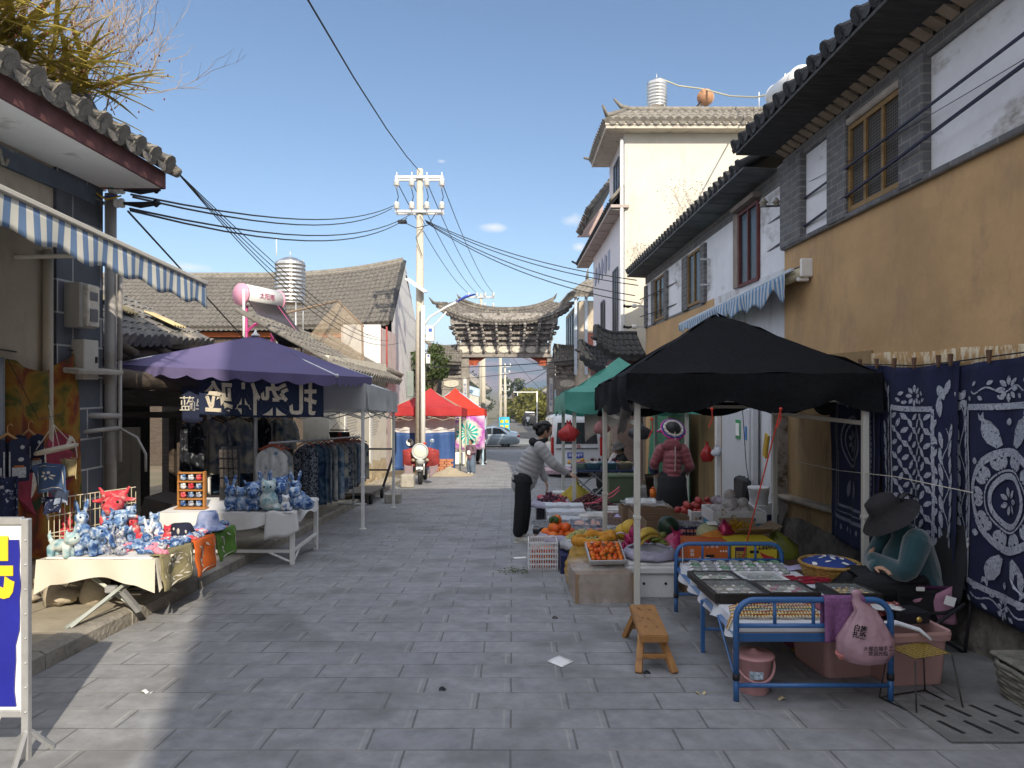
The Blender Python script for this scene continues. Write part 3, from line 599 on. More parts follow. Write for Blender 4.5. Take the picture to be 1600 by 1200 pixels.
# right awning
a2=T('awning','half rolled blue striped awning with a torn valance on the right wall','awning',(3.1,10,2.6))
zb=lambda y:2.70-.031*(y-7.63)
g=MB(); g.grid(lambda u,v:V((2.97+.02*sin(u*47)*v+.05*v*noise.noise((u*9,v,0)),7.75+4.9*u,zb(7.75+4.9*u)-v*(.27-.13*u+.035*sin(u*55)-.12*max(0,1-abs(u-.075)*30)))),150,6,.003); ob('valance',g,STR2,a2)
g=MB(); g.box((3.0,10.15,zb(10.15)+.02),(.05,5.1,.04),.008,Matrix.Rotation(-.031,4,'X')); ob('front_bar',g,M('blue white bar',(.50,.54,.58),.4,.2),a2)
g=MB(); g.grid(lambda u,v:V((2.99+.2*v,7.75+4.9*u,zb(7.75+4.9*u)+.04+.06*v)),8,3,.003); ob('cover',g,STR2,a2)
g=MB(); g.tube([(3.1,7.6,2.69),(3.1,12.6,2.55)],.06,12); ob('roller',g,M('cream roller tube',(.5,.45,.32),.5),a2)
g=MB(); g.box((3.14,7.58,2.74),(.14,.03,.2),.02); g.box((3.12,7.63,2.64),(.12,.06,.08),.01); g.box((3.17,7.66,2.7),(.05,.1,.1),.01); ob('end_bracket',g,WSTEEL,a2)
# ---------------- shop house with the low tiled roof ----------------
sh=T('shop_house','low dark timber shop with an old grey tile roof behind the purple canopy','house',(-5.5,10,gz(10)))
g=MB(); 
def S(u,v):
    p=bil((-4.72,7.45,2.0),(-4.72,11.2,2.12),(-7.6,11.2,3.6),(-7.6,7.45,3.55))(u,v); p.z+=.03*noise.noise((u*6,v*6,0)); return p
tiles(g,S,21,15,.085,drip=0); ob('roof',g,M('old grey tile',(.125,.122,.118),.92,var=.45,sc=6,bump=.6,bsc=40,dirt=((.30,.265,.21),2.6,.5,.66)),sh)
g=MB(); 
for k in range(4): g.tube([(-4.55-.05*k,7.6+k*1.1,1.86),(-7.2,7.6+k*1.1,3.3)],.06)
g.tube([(-4.95,7.5,1.84),(-4.9,11.2,1.95)],.08); g.tube([(-5.2,7.45,1.72),(-4.5,8.5,1.55),(-3.9,9.9,1.42)],[.1,.11,.08]); ob('rafter',g,WOODD,sh)
g=MB(); g.box((-7.0,10.3,.9),(.15,6.6,3.4)); g.box((-6.6,7.45,.7),(3.5,.12,3.0)); g.box((-5.75,14.4,.6),(2.6,.15,3.2)); ob('dark_wall',g,brick('dark brown brick',(.06,.045,.04),(.045,.035,.03),(.03,.028,.025),.24,.07,.008,.5,'yz',.9,.5),sh)  # plain dark brown brick tone
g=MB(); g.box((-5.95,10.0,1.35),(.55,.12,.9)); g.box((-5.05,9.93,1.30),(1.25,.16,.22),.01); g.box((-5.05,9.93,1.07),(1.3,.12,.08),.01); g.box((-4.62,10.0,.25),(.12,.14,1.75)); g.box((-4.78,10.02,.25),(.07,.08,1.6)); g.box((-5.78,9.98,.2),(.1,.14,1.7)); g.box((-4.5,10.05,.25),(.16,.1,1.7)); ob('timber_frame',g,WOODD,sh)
d=MB(); d.box((-5.45,9.88,.17),(.56,.045,1.46),.006); do=ob('door',d,M('cream painted door',(.50,.46,.37),.6,var=.07,sc=6,dirt=((.30,.25,.18),4,.56,.75)),sh)
g=MB()
for z0,z1 in((-.42,.02),(.15,.78)):
    zc=(z0+z1)/2
    for dx in(-.17,.17): g.box((-5.45+dx,9.853,zc),(.012,.012,z1-z0))
    for zz in(z0,z1): g.box((-5.45,9.853,zz),(.35,.012,.012))
ob('moulding',g,M('cream moulding',(.42,.38,.30),.6),do)
g=MB(); g.box((-5.69,9.85,.72),(.03,.03,.12),.005); g.box((-5.69,9.85,-.3),(.03,.03,.1),.005); ob('hinge',g,IRON,do)
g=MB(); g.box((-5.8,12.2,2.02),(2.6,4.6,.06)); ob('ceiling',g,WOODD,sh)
g=MB(); g.grid(lambda u,v:V((-4.62-2.6*v,11.2+4.6*u,1.66+.45*v)),10,6,.08); tiles(g,bil((-4.5,11.3,1.74),(-4.5,15.8,1.62),(-6.8,15.8,2.12),(-6.8,11.3,2.25)),18,9,.08); ob('lean_to_roof',g,TILE,sh)
# loose yellow roof boards
for i,(u0,v0,L,lb) in enumerate(((.62,.33,1.5,'longer pale yellow corrugated sheet lying on the grey shop roof'),(.47,.55,.9,'shorter pale yellow sheet lying higher on the grey shop roof'),(.80,.12,.5,'small pale board near the eave of the grey shop roof'))):
    c=S(u0,v0); e=(S(u0,v0+.1)-S(u0,v0)).normalized(); k=V((0,1,0)); n=e.cross(k); n=-n if n.z<0 else n
    g=MB(); g.grid(lambda u,v:c+e*L*(u-.3)+k*(.34*(v-.5))+n*(.13+.016*sin(v*26)),6,26,.006); ob('roof_sheet',g,M('yellowed roof sheet',(.55,.44,.23),.8,var=.2,sc=5,dirt=((.3,.24,.15),3,.5,.7)),None,lb,'roof sheet',group='sheets on the shop roof')
# white wall with notices, running back along the street
ww=T('white_wall_house','low white walled house with faded notices and a crumbling foot behind the clothes rail','house',(-3.9,16,gz(16)))
WW=M('cream old whitewash',(.62,.58,.49),.93,var=.10,sc=3,bump=.3,bsc=20,dirt=((.42,.34,.23),1.6,.54,.74))  # old whitewash in its own cream tone
g=MB(); g.box((-3.75,16.7,.35),(.5,6.2,3.4)); ob('wall',g,WW,ww)
g=MB(); g.box((-3.49,17.6,.15),(.02,.28,2.3)); g.box((-3.49,14.9,.15),(.02,.12,2.3)); ob('pilaster',g,WHITE,ww)
for j in range(2):
    g=MB()
    for k in range(12):
        w=rnd.uniform(.7,1.25); g.box((-3.497,15.6+j*2.6+w/2-.6+rnd.uniform(-.05,.05),.9-k*.062),(.004,w,.022))
    ob('faded_lettering',g,M('faded grey lettering',(.40,.37,.34),.9,var=.3,sc=30),ww)
g=MB(); g.grid(lambda u,v:V((-3.49+.09*(1-v)*(.6+noise.noise((u*20,v*5,2))),13.7+6*u,gz(13.7+6*u)+.05+.55*v*(1+.35*noise.noise((u*8,0,0))))),70,8); ob('crumbled_foot',g,M('crumbled ochre foot',(.42,.34,.22),.95,var=.3,sc=9,bump=1,bsc=16),ww)
g=MB(); S=bil((-3.15,13.5,1.72),(-3.15,20.2,1.55),(-5.3,20.2,2.75),(-5.3,13.5,2.9)); tiles(g,S,24,7,.085); ob('roof',g,TILE,ww)
for k in range(3):
    pass
# gable end with a small window and pole behind the lamp post
gh=T('gable_house','long house with a broad grey tile roof, upswept ridge and white gable end','house',(-8,28,gz(28)))
def S(u,v):
    x=-19+14.5*u; sw=1.15*max(0,(u-.55)/.45)**2.4; zz=3.55+.0*u; p=V((x+.0*v-.3*v*0,26-0*v+3.4*v,zz+2.35*v+sw*(.30+.7*v)*.55+.25*v*v*0)); return p
g=MB(); tiles(g,S,78,14,.10); ob('roof',g,M('grey brown tile',(.128,.118,.104),.92,var=.35,sc=7,bump=.6,bsc=40,dirt=((.09,.085,.08),4,.55,.7)),gh)  # grey brown is the tile's own tone
g=MB(); g.tube([S(i/24,1)+V((0,0,.10)) for i in range(25)],.11,8); g.tube([S(i/24,1)+V((0,-.06,.0)) for i in range(25)],.09,8); ob('ridge',g,TILEL,gh)
g=MB(); g.add([S(1,0)+V((.1,0,-.1)),S(1,1)+V((.1,0,-.1)),(-4.3,32.8,3.6),(-4.3,32.8,-2),(-4.3,26.2,-2)],[(0,1,2,3,4)]); g.add([S(1,0)+V((.1,0,.03)),S(1,1)+V((.1,0,.08)),S(1,1)+V((.1,0,-.75)),S(1,0)+V((.1,0,-.65))],[(0,1,2,3)])
ob('gable_wall',g,WHITE,gh)
g=MB(); g.grid(lambda u,v:S(1,u)+V((.14-.25*v,0,.06+.04*sin(v*PI))),10,3,.05); g.add([(-4.35,29.4,6.0),(-4.35,33.2,3.5),(-19,33.2,3.4),(-19,29.4,5.9)],[(0,1,2,3)]); ob('verge',g,TILED,gh)
g=MB(); g.box((-11.9,26.4,3.33),(15.0,.15,.18)); ob('orange_beam',g,M('orange red beam',(.42,.11,.025),.7,var=.2),gh)
g=MB(); g.box((-12.2,26.6,.5),(14.6,.3,5.4)); ob('wall',g,WOODD,gh)
g=MB(); g.box((-4.85,26.35,.6),(1.0,.25,5.2)); ob('brick_pier',g,brick('white painted brick',(.55,.53,.48),(.5,.48,.43),(.33,.31,.28),.4,.2,.014,.5,'xz',.9,.4),gh)
for x in(-6.15,-12.2):
    w=MB(); w.box((x,26.38,2.35),(1.5,.08,1.2)); o=ob('window',w,GLASS,gh)
    w=MB()
    for k in range(7): w.box((x-.7+k*.233,26.32,2.15),(.04,.04,.8))
    w.box((x,26.30,2.62),(1.6,.05,.10)); w.box((x,26.3,1.72),(1.6,.05,.1)); ob('frame',w,M('grey green frame',(.20,.20,.18),.7),o)
# small plastered house with round vent next to the lamp pole
lh2=T('pink_wall_house','narrow white and pinkish walled house with exposed wires beside the lamp post','house',(-4.4,21.5,gz(21)))
g=MB(); g.box((-4.5,22.6,.9),(1.1,3.2,4.6)); ob('wall',g,M('pinkish white plaster',(.55,.47,.45),.92,var=.12,sc=2.5,dirt=((.4,.3,.28),2,.5,.7)),lh2)
g=MB(); g.box((-4.42,20.98,1.9),(1.1,.1,2.7)); ob('end_wall',g,WHITE,lh2)
g=MB(); g.tube([(-3.94,21.3,-.9),(-3.94,21.3,3.2)],.035); g.tube([(-3.93,22.3,1.4),(-3.93,22.3,3.3)],.03); ob('red_pipe',g,M('dull red pipe',(.30,.06,.05),.6),lh2)
g=MB(); g.tube([(-3.9,21.9+.25*cos(a/8*PI),1.05+.25*sin(a/8*PI)) for a in range(17)],.03); ob('round_vent',g,STEEL,lh2)
g=MB(); S=bil((-3.7,20.7,1.85),(-3.7,24,1.75),(-5.4,24,2.8),(-5.4,20.7,2.9)); tiles(g,S,12,5,.09); ob('roof',g,TILE,lh2)
# ---------------- gateway ----------------
GST=M('grey carved stone',(.27,.25,.225),.9,var=.25,sc=6,bump=.6,bsc=30,dirt=((.12,.11,.10),3,.5,.68))
GBRK=M('weathered bracket wood',(.31,.292,.272),.92,var=.35,sc=9,bump=.8,bsc=24,dirt=((.09,.08,.072),5,.48,.62))
gt=T('gateway','old grey memorial gateway with sweeping tiled roof and tiers of brackets across the street','gateway',(-.36,33,gz(33)))
GY=33.0; cx=-.36
def gx(u): return (u-800)/F*GY
def gzv(v): return 1.5+(600-v)/F*GY
def groof(x0,x1,ze,zr,le,lr,n,yf=.78,inx=.9):
    def S(u,v,sg=-1):
        k=abs(2*u-1); xe=x0+(x1-x0)*u; c=(x0+x1)/2; xr=c+(xe-c)*(1-inx*.3)
        return V((xe+(xr-xe)*v,GY+sg*yf*(1+.12*k**3)*(1-v),ze+le*k**2.6+(zr-ze+ (lr*k**2.6-le*k**2.6)*1)*(v**1.15)))
    return S
g=MB(); S=groof(gx(684),gx(892),gzv(507),gzv(487),.78,.45,0); tiles(g,S,34,5,.085); tiles(g,lambda u,v:S(1-u,v,1),34,5,.085)
g.tube([S(i/20,1)+V((0,0,.08)) for i in range(21)],.09,8)
top=lambda u:V((gx(718)+(gx(866)-gx(718))*u,GY,gzv(482)+.48*abs(2*u-1)**2.4))
g.tube([top(i/20) for i in range(21)],.07,8); g.tube([top(1),top(1)+V((.12,0,.22))],[.06,.02]); g.tube([top(0),top(0)+V((-.12,0,.18))],[.06,.02])
for s_,u in((-1,0),(1,1)): g.tube([S(u,.55),S(u,.1)+V((0,0,.08)),S(u,0)+V((s_*.1,-.1,.12)),S(u,0)+V((s_*.28,-.2,.34))],[.09,.09,.07,.02])
ob('roof',g,M('gate roof tile',(.12,.11,.10),.9,var=.45,sc=9,bump=.6,dirt=((.27,.25,.21),4,.5,.66)),gt)
g=MB()
for i in range(26):
    u=(i+.5)/26; p=top(u); g.box(p+V((0,0,-.13)),(.025,.03,.2),0,euler(0,.6*(-1)**i,0))
ob('ridge_lattice',g,WSTEEL,gt)
g=MB()
zt=gzv(507); zb_=gzv(541)
for k in range(4):
    z=zb_+ (zt-zb_)*(k+.5)/4; hw0=2.12+.14*k; dep=.5+.15*k; g.box((cx,GY,z-.04),(2*hw0,dep,.13),.02); g.box((cx,GY,z+.09),(2*hw0-.25,dep-.2,.12),.0)
    n=26
    for i in range(n):
        xx=cx-hw0+2*hw0*(i+.5)/n; g.box((xx,GY-dep/2-.03,z-.075),(.095,.09,.07),.015,euler(0,0,.5)); 
for i in range(8):
    xx=cx-2.1+4.2*i/7
    for k in range(4):
        z=zb_+(zt-zb_)*(k+.5)/4; g.box((xx*(1+.03*k),GY-.40-.08*k,z+.02),(.11,.5,.22),.03); g.ell((xx*(1+.03*k),GY-.66-.08*k,z+.06),(.07,.09,.07),8,5)
    g.box((xx,GY-.42,zb_-.12),(.09,.18,.34),.03)
g.box((cx,GY,zt+.22),(4.9,1.3,.5)); ob('bracket_tiers',g,GBRK,gt)
g=MB(); g.box((cx,GY,(gzv(541)+gzv(553))/2),(4.3,.55,gzv(541)-gzv(553)),.02); g.box((cx,GY,gzv(556)),(4.36,.62,.17),.02); ob('lintel',g,GST,gt)
OVAL=M('white painted medallion',(.58,.55,.47),.8,var=.1,dirt=((.10,.10,.12),16,.57,.62))
for i in range(7):
    g=MB(); xx=cx-1.86+3.72*i/6; r=.21 if i<6 else .17
    g.prism([(xx+r*(1.25 if abs(cos(a*PI/8))>.1 else 1)*cos(a*PI/8),gzv(546.5)+r*.72*sin(a*PI/8)) for a in range(16)],'y',GY-.30,GY-.26); ob('medallion',g,OVAL,gt)
for s_,u in((-1,727),(1,860.5)):
    g=MB(); g.box((gx(u),GY,(gzv(558)+gz(33)-.3)/2),(.37,.42,gzv(558)-gz(33)+.3),.03); g.box((gx(u),GY,gz(33)+.2),(.6,.7,.6),.05); p=ob('pillar',g,GST,gt)
    g=MB(); g.box((gx(u)+.0,GY-.225,gzv(617)),(.15,.03,1.55)); o=ob('couplet_board',g,WHITE,p)
    b=text(None,'风\n花\n雪\n月\n古\n镇\n人\n家' if s_>0 else '苍\n山\n洱\n海\n白\n族\n人\n家',.13,at((gx(u),GY-.245,gzv(617))),None); ob('couplet_lettering',b,M('blue ink',(.05,.08,.25),.7),p)
    g=MB(); x0=gx(u)-s_*.185
    g.prism([(x0,gzv(558.5)),(x0-s_*.80,gzv(558.5)),(x0-s_*.62,gzv(562)),(x0-s_*.42,gzv(566)),(x0-s_*.36,gzv(571)),(x0,gzv(571))],'y',GY-.1,GY+.02); ob('carved_corner',g,M('red carved wood',(.36,.075,.03),.7,var=.5,sc=16,dirt=((.05,.02,.015),18,.52,.58)),gt)
for s_,(a,b_,c0,c1) in((-1,(670,722,690,721)),(1,(865,922,867,905))):
    w=T('gate_wing','side bay of the gateway, '+('the left one by the leafy tree' if s_<0 else 'the right one by the porch roofs'),'gateway',((gx(a)+gx(b_))/2,GY,gz(33)))
    x0,x1=gx(a),gx(b_); o_=x0 if s_<0 else x1; i_=x1 if s_<0 else x0
    def S2(u,v,sg=-1):
        k=(1-u) ; xx=i_+(o_-i_)*(1-k); lift=.35*(1-k)**2.5
        return V((xx,GY+sg*.95*(1-v),gzv(568)+lift+(gzv(541)-gzv(568))*v*(1 -.35*(1-k))))
    g=MB(); tiles(g,lambda u,v:S2(1-u,v) if s_<0 else S2(u,v),14,4,.085); tiles(g,lambda u,v:S2(u,v,1) if s_<0 else S2(1-u,v,1),14,4,.085)
    g.tube([S2(i/8,1)+V((0,0,.06)) for i in range(9)]+[S2(1,1)+V((s_*.3,0,.25))],[.08]*9+[.02],8); ob('roof',g,TILE,w)
    g=MB(); xa,xb=gx(c0),gx(c1); xc=(xa+xb)/2
    for k in range(4): g.box((xc+s_*.05*k,GY,gzv(594)+.16+k*.2),((xb-xa)*(1.0+.1*k),.5+.22*k,.13),.02); g.box((xc,GY,gzv(594)+.26+k*.2),((xb-xa)*.9,.5+.15*k,.08))
    ob('bracket_tiers',g,GBRK,w)
    g=MB(); g.box((xc,GY,gzv(599)),(xb-xa,.4,.6),.02); g.box((xc,GY,(gzv(608)+gz(33))/2-.2),(xb-xa-.06,.36,gzv(608)-gz(33)+.4)); ob('wall',g,GST,w)
    g=MB(); g.prism([(xc+.33*cos(t*PI/8)*(1.15 if t%8 else 1),gzv(599)+.17*sin(t*PI/8)) for t in range(16)],'y',GY-.24,GY-.2); ob('painted_panel',g,OVAL,w)
# ---------------- trees ----------------
def leafmat(k,c): return M(k,c,.6,var=.55,sc=1.1,trans=.3)
def tree(name,label,p,h,r,nl,mat,ls=.16,group=None,seed=1,bark=None,low=.25):
    rn=random.Random(seed); p=V(p); t=T(name,label,'tree',p,0,group); tr=MB(); cr=MB()
    tr.tube([p+V((0,0,-.2)),p+V((rn.uniform(-.1,.1),0,h*.35)),p+V((rn.uniform(-.2,.2),0,h*.8))],[h*.035,h*.025,h*.008],7)
    cl=[]
    for k in range(16):
        a=rn.uniform(0,2*PI); q=rn.random()**.6; zz=h*(low+(1-low)*rn.random()); rr=r*q*(1-.45*abs(zz/h-.55)); c=p+V((cos(a)*rr,sin(a)*rr,zz)); cl.append((c,r*rn.uniform(.28,.5)))
        tr.tube([p+V((0,0,zz*.55)),(p+V((0,0,zz*.7))+c)/2,c],[h*.012,h*.008,h*.003],5)
    for k in range(nl):
        c,cr_=cl[rn.randrange(len(cl))]; d=V((rn.gauss(0,1),rn.gauss(0,1),rn.gauss(0,.8))).normalized()*cr_*rn.random()**.4; q=c+d
        n=V((rn.gauss(0,1),rn.gauss(0,1),rn.gauss(0,1)+.5)).normalized(); e=n.orthogonal().normalized(); f=n.cross(e); s_=ls*rn.uniform(.6,1.4)
        cr.add([q-e*s_,q+f*s_*.45,q+e*s_,q-f*s_*.45],[(0,1,2,3)])
    ob('trunk',tr,bark or M('grey bark',(.16,.13,.10),.95,var=.3,bump=.6),t); ob('crown',cr,mat,t); return t
LG=leafmat('mid green leaf',(.07,.105,.028)); LY=leafmat('yellow green leaf cluster',(.16,.155,.030)); LD=leafmat('dusty green leaf',(.075,.095,.045))
tree('leafy_tree','dense mid green tree squeezed between the lamp post and the gateway',(-3.55,31.2,gz(31)),4.9,1.0,2600,LG,.09,seed=3)
for i,(x,y,h,r,m,lb) in enumerate(((1.5,120,5.0,3.8,LY,'yellow green roadside tree seen lowest through the gateway'),(4.6,105,4.8,3.4,LY,'yellow green tree against the right gate pillar'),(.4,150,8,2.8,LD,'dusty grey green taller tree left of the yellow ones through the gateway'),(5.5,160,5.4,4.5,LY,'yellow green tree rising behind the nearer yellow pair'),(8.2,130,6,4.0,LD,'dusty green tree mostly hidden by the right gate pillar'),(-9.5,150,9,5,LD,'dusty green tree behind the far left roofs'))):
    tree('roadside_tree',lb,(x,y,gz(y)),h,r,2600,m,.36,'trees beyond the gateway',seed=20+i,low=.12)
# ---------------- far street ----------------
FR=M('far grey rib roof',(.26,.24,.21),.9,var=.3,sc=4,dirt=((.14,.13,.12),2,.5,.65)); FW=M('far pale wall',(.52,.49,.43),.9,var=.15,sc=1.5,dirt=((.3,.27,.23),1,.5,.7))
def farhouse(label,x0,x1,y0,y1,zt,rise,street,mat=FW,rm=FR,ov=.5,nw=3):
    h=T('far_house',label,'house',((x0+x1)/2,(y0+y1)/2,gz(y0))); g=MB(); zb=gz(y1)-.5; g.box(((x0+x1)/2,(y0+y1)/2,(zb+zt)/2),(x1-x0,y1-y0,zt-zb)); ob('wall',g,mat,h)
    g=MB(); xm=(x0+x1)/2
    tiles(g,bil((x1+ov,y1+ov,zt-.1),(x1+ov,y0-ov,zt-.1),(xm,y0-ov,zt+rise),(xm,y1+ov,zt+rise)),14,3,.2); tiles(g,bil((x0-ov,y0-ov,zt-.1),(x0-ov,y1+ov,zt-.1),(xm,y1+ov,zt+rise),(xm,y0-ov,zt+rise)),14,3,.2)
    g.prism([(x0,zt-.05),(x1,zt-.05),(xm,zt+rise-.1)],'y',y0+.02,y0+.1); g.tube([(xm,y0-ov,zt+rise+.1),(xm,y1+ov,zt+rise+.1)],.16); ob('roof',g,rm,h)
    for k in range(nw):
        yy=y0+(y1-y0)*(k+.5)/nw; xx=x1 if street>0 else x0; w=MB(); w.box((xx,yy,zt-1.2),(.08,1.0,1.1)); ob('window',w,GLASS,h)
    w=MB(); w.box((xm+.8,y0,zt-1.3),(1.0,.08,1.1)); ob('window',w,GLASS,h); return h
farhouse('grey roofed shop just behind the left gate pillar',-9,-3.3,36,42,1.9,1.6,1,M('grey shop wall',(.20,.19,.18),.9,var=.3,sc=2))
farhouse('pale house with a steep ribbed roof between the two far poles',-9,-2.9,62,74,1.0,2.6,1)
farhouse('low pale house past the ribbed roof on the far left side',-10,-3.4,82,98,-1.0,2.0,1)
farhouse('white corner house with grey hipped eaves behind the right gate pillar',3.3,9,46.5+9,64,3.1,1.4,-1,FW)
farhouse('second grey eaved house far down the right side of the road',4.4,9,72,90,.6,1.6,-1)
farhouse('tall pale block behind the left gable house',-24,-9,44,56,3.6,2.0,1)
g=MB(); g.grid(lambda u,v:V((-3.6+1.6*u,43.6+.4*v,1.6-.5*u+.5*v-.4)),8,3,.04); ob('tin_canopy',g,M('pale blue tin',(.36,.46,.55),.5,var=.2,sc=3),None,'pale blue tin canopy on the grey shop behind the gate pillar','canopy')
def signboard(name,label,c,w,h,mat,cat='sign',legs=1):
    t=T(name,label,cat,(c[0],c[1],gz(c[1]))); g=MB(); g.box(c,(w,.06,h),.01); ob('panel',g,mat,t)
    if legs:
        for s_ in(-1,1): g=MB(); g.tube([(c[0]+s_*w*.45,c[1]+.05,gz(c[1])),(c[0]+s_*w*.45,c[1]+.05,c[2]+h/2)],.03,6); ob('leg',g,STEEL,t)
    return t
BLU=M('sign blue',(.015,.03,.28),.35,var=.08); CYA=M('cyan sign',(.05,.42,.60),.5,var=.1); YEL=M('sign yellow',(.80,.55,.03),.5,var=.05); WHT=M('sign white',(.78,.78,.76),.5,var=.04); 
t=signboard('menu_sign','pale blue sign board covered with yellow squares, far down the street',(-.62,57,-1.2-.9),.85,1.9,CYA)
g=MB()
for i in range(2):
    for j in range(4): g.box((-.82+i*.4,56.95,-2.75+j*.42),(.26,.03,.22))
ob('yellow_square',g,YEL,t)
t=signboard('blue_sign','small dark blue sign with white writing beside the pale blue sign board',(-1.25,55.5,-2.75),.62,.9,BLU); text('lettering','大\n人',.36,at((-1.25,55.45,-2.75)),WHT,t)
t=signboard('shop_sign','tall narrow blue shop sign with dark writing at the right gate pillar',(2.55,46.2,-.2),.55,2.6,M('pale blue sign',(.20,.40,.66),.6,var=.1)); text('lettering','批\n发',.5,at((2.55,46.15,.2)),BLACK,t)
bar=T('overhead_barrier','thin white height barrier over the road, seen through the gateway','barrier',(1.3,88,gz(88)))
g=MB(); g.box((1.65,88,.5),(3.0,.1,.10)); g.box((.7,88,.25),(.1,.1,.4)); ob('beam',g,WHT,bar); g=MB(); g.box((3.1,88,-1.7),(.16,.16,4.6)); ob('post',g,WHT,bar)
# ---------------- utility poles, lamp post and wires ----------------
def ins(b,p,r=.07,h=.16,n=10):
    b.lathe(p,[(r*.3,-h*.6),(r*.35,-h*.3),(r,-h*.25),(r*.6,-h*.05),(r*.95,0),(r*.6,h*.15),(r*.85,h*.2),(r*.45,h*.42),(.01,h*.5)],n)
def upole(label,x,y,zt,arms,r=.15,group='utility poles',strain=0):
    t=T('utility_pole',label,'utility pole',(x,y,gz(y)),0,group); g=MB(); g.tube([(x,y,gz(y)-.2),(x,y,zt)],[r*1.15,r*.7],14); ob('shaft',g,CONCL,t)
    for (za,hw,n) in arms:
        g=MB(); g.box((x,y-r,za),(2*hw,.07,.09),.006); g.box((x,y+r,za),(2*hw,.07,.09),.006); a=ob('crossarm',g,STEEL,t)
        for k in range(n):
            xx=x-hw*.93+2*hw*.93*k/(n-1); g=MB(); ins(g,(xx,y-r-.02,za+(-.19 if strain and za==arms[0][0] else .17)),.11,.34 if not strain else .30); g.tube([(xx,y-r,za-.1),(xx,y-r,za+.16)],.016,6); ob('insulator',g,PORC,a)
    return t
PX,PY=-2.98,23.0
up=upole('tall concrete utility pole with two insulator crossarms, nearest the camera',PX,PY,8.45,((8.15,.78,4),(7.05,.78,4)),.145,strain=1)
g=MB()
for k in range(4):
    xx=PX-.72+.48*k; g.tube([(xx,PY-.2,7.75),(xx+.06,PY-.22,7.5),(xx,PY-.2,7.3)],.014,5)
ob('jumper',g,WIRE,up)
g=MB(); g.box((PX-.55,PY-.1,6.72),(.28,.2,.1),.02); g.tube([(PX-.5,PY-.16,6.7),(PX-.1,PY-.2,6.5),(PX+.3,PY-.2,6.6),(PX+.55,PY-.2,7.0)],.014,5); g.tube([(PX+.02,PY-.16,6.9),(PX+.2,PY-.2,6.6),(PX-.1,PY-.2,6.2),(PX+.1,PY-.2,5.6)],.012,5); ob('clamp',g,IRON,up)
for i,(y,x,zt,lb) in enumerate(((50.5,-2.2,7.9,'thin concrete pole rising behind the gateway roof'),(40.0,-1.62,4.6,'pale pole close behind the left gate pillar'),(58,-.95,5.4,'pole near the centre of the gate opening with small crossarms'),(76,-.75,3.6,'shorter far pole just right of the central one'),(96,-.85,1.6,'smallest far pole right of the others'))):
    upole(lb,x,y,zt,((zt-.25,.95 if i==0 else .6,4 if i==0 else 3),(zt-1.0,.95 if i==0 else .5,4 if i==0 else 3)),.15)
LX,LY_=-2.83,22.6
lp=T('street_lamp','white street lamp post with a blue headed arm beside the concrete pole','street lamp',(LX,LY_,gz(LY_)))
g=MB(); g.tube([(LX,LY_,gz(LY_)),(LX,LY_,4.0)],[.085,.06],12); ob('post',g,WSTEEL,lp)
g=MB(); g.tube([(LX,LY_,3.3),(LX+.2,LY_,3.62),(LX+.75,LY_,3.95),(LX+1.1,LY_,4.12)],.035,8); g.tube([(LX,LY_,2.95),(LX+.75,LY_,3.8)],.022,6); ob('arm',g,WSTEEL,lp)
g=MB(); g.tube([(LX+1.05,LY_,4.1),(LX+1.35,LY_,4.27),(LX+1.68,LY_,4.36)],[.05,.12,.05],10,1,.4,up=(0,0,1)); ob('lamp_head',g,M('blue lamp housing',(.05,.09,.45),.35,var=.05),lp)
g=MB(); g.box((LX-.22,LY_+.1,4.65),(.75,.5,.03),0,euler(.2,.62,0)); ob('solar_panel',g,WSTEEL,lp)
for (u,v,w,h,lb) in ((672,521,.26,.5,'white meter box on the right of the lamp post, upper'),(669,561,.13,.3,'small white box below the upper one on the lamp post')):
    p=px(u,v,22.5); t=T('junction_box',lb,'junction box',p); g=MB(); g.box(p,(w,.2,h),.015); ob('case',g,M('white enamel',(.62,.63,.60),.4,var=.05),t); g=MB(); g.box(p+V((.02,-.105,.1)),(w*.4,.012,h*.2)); ob('label_plate',g,M('blue plate',(.05,.12,.4),.5),t)
p=px(641,600,21.0); g=MB(); g.box(p,(.2,.14,.75),.015); ob('junction_box',g,M('grey green box',(.22,.25,.23),.5),None,'tall grey green cable box on the pinkish wall left of the poles','junction box')
WN=[0]
def wire(a,b,sag,r=.011,label='thin black power line',group='overhead wires',n=14,mat=None,mid=None):
    a,b=V(a),V(b); g=MB(); g.tube([a+(b-a)*(i/n)-V((0,0,4*sag*(i/n)*(1-i/n))) for i in range(n+1)],r,5); return ob('power_line',g,mat or WIRE,None,label,'wire',group)
for k in range(4):
    wire((PX-.72+.48*k,PY-.2,8.0),(-2.2-.88+.59*k,50.4,7.95),.5,.014,'black wire from the upper crossarm to the pole behind the gateway, '+('leftmost','second from left','third from left','rightmost')[k])
wire((PX,PY-.1,8.35),(-1.1,-30,6.9),2.3,.013,'single black wire running up out of the top of the picture from the pole head')
for k,(u0,v0,u1,v1) in enumerate(((205,304,616,321),(208,308,612,326),(203,326,640,336),(204,329,636,341))):
    wire(px(u0,v0,7.3),px(u1,v1,22.9),.35+.05*k,.012,'black wire from the left house bracket to the utility pole, '+('topmost','second from top','third from top','lowest')[k])
for k,(u1,v1) in enumerate(((995,438),(997,446),(992,462),(1000,474))):
    wire(px(664+k,344+k*1.5,22.9),px(u1,v1,17.3),.25+.04*k,.013,'black wire from the utility pole across to the whitewashed house, '+('topmost','second from top','third from top','lowest')[k])
for k in range(4):
    wire(px(270+k,262+k,7.3),px(575+k*16,524+k*4,19.5),.15+.16*k,.006,'slack wire from the left roof corner over the purple parasol, '+('first','second','third','fourth')[k]+' from the top')
wire(px(200,330,7.3),px(392,540,13.5),.0,.011,'black stay wire dropping behind the striped awning to the shop roof')
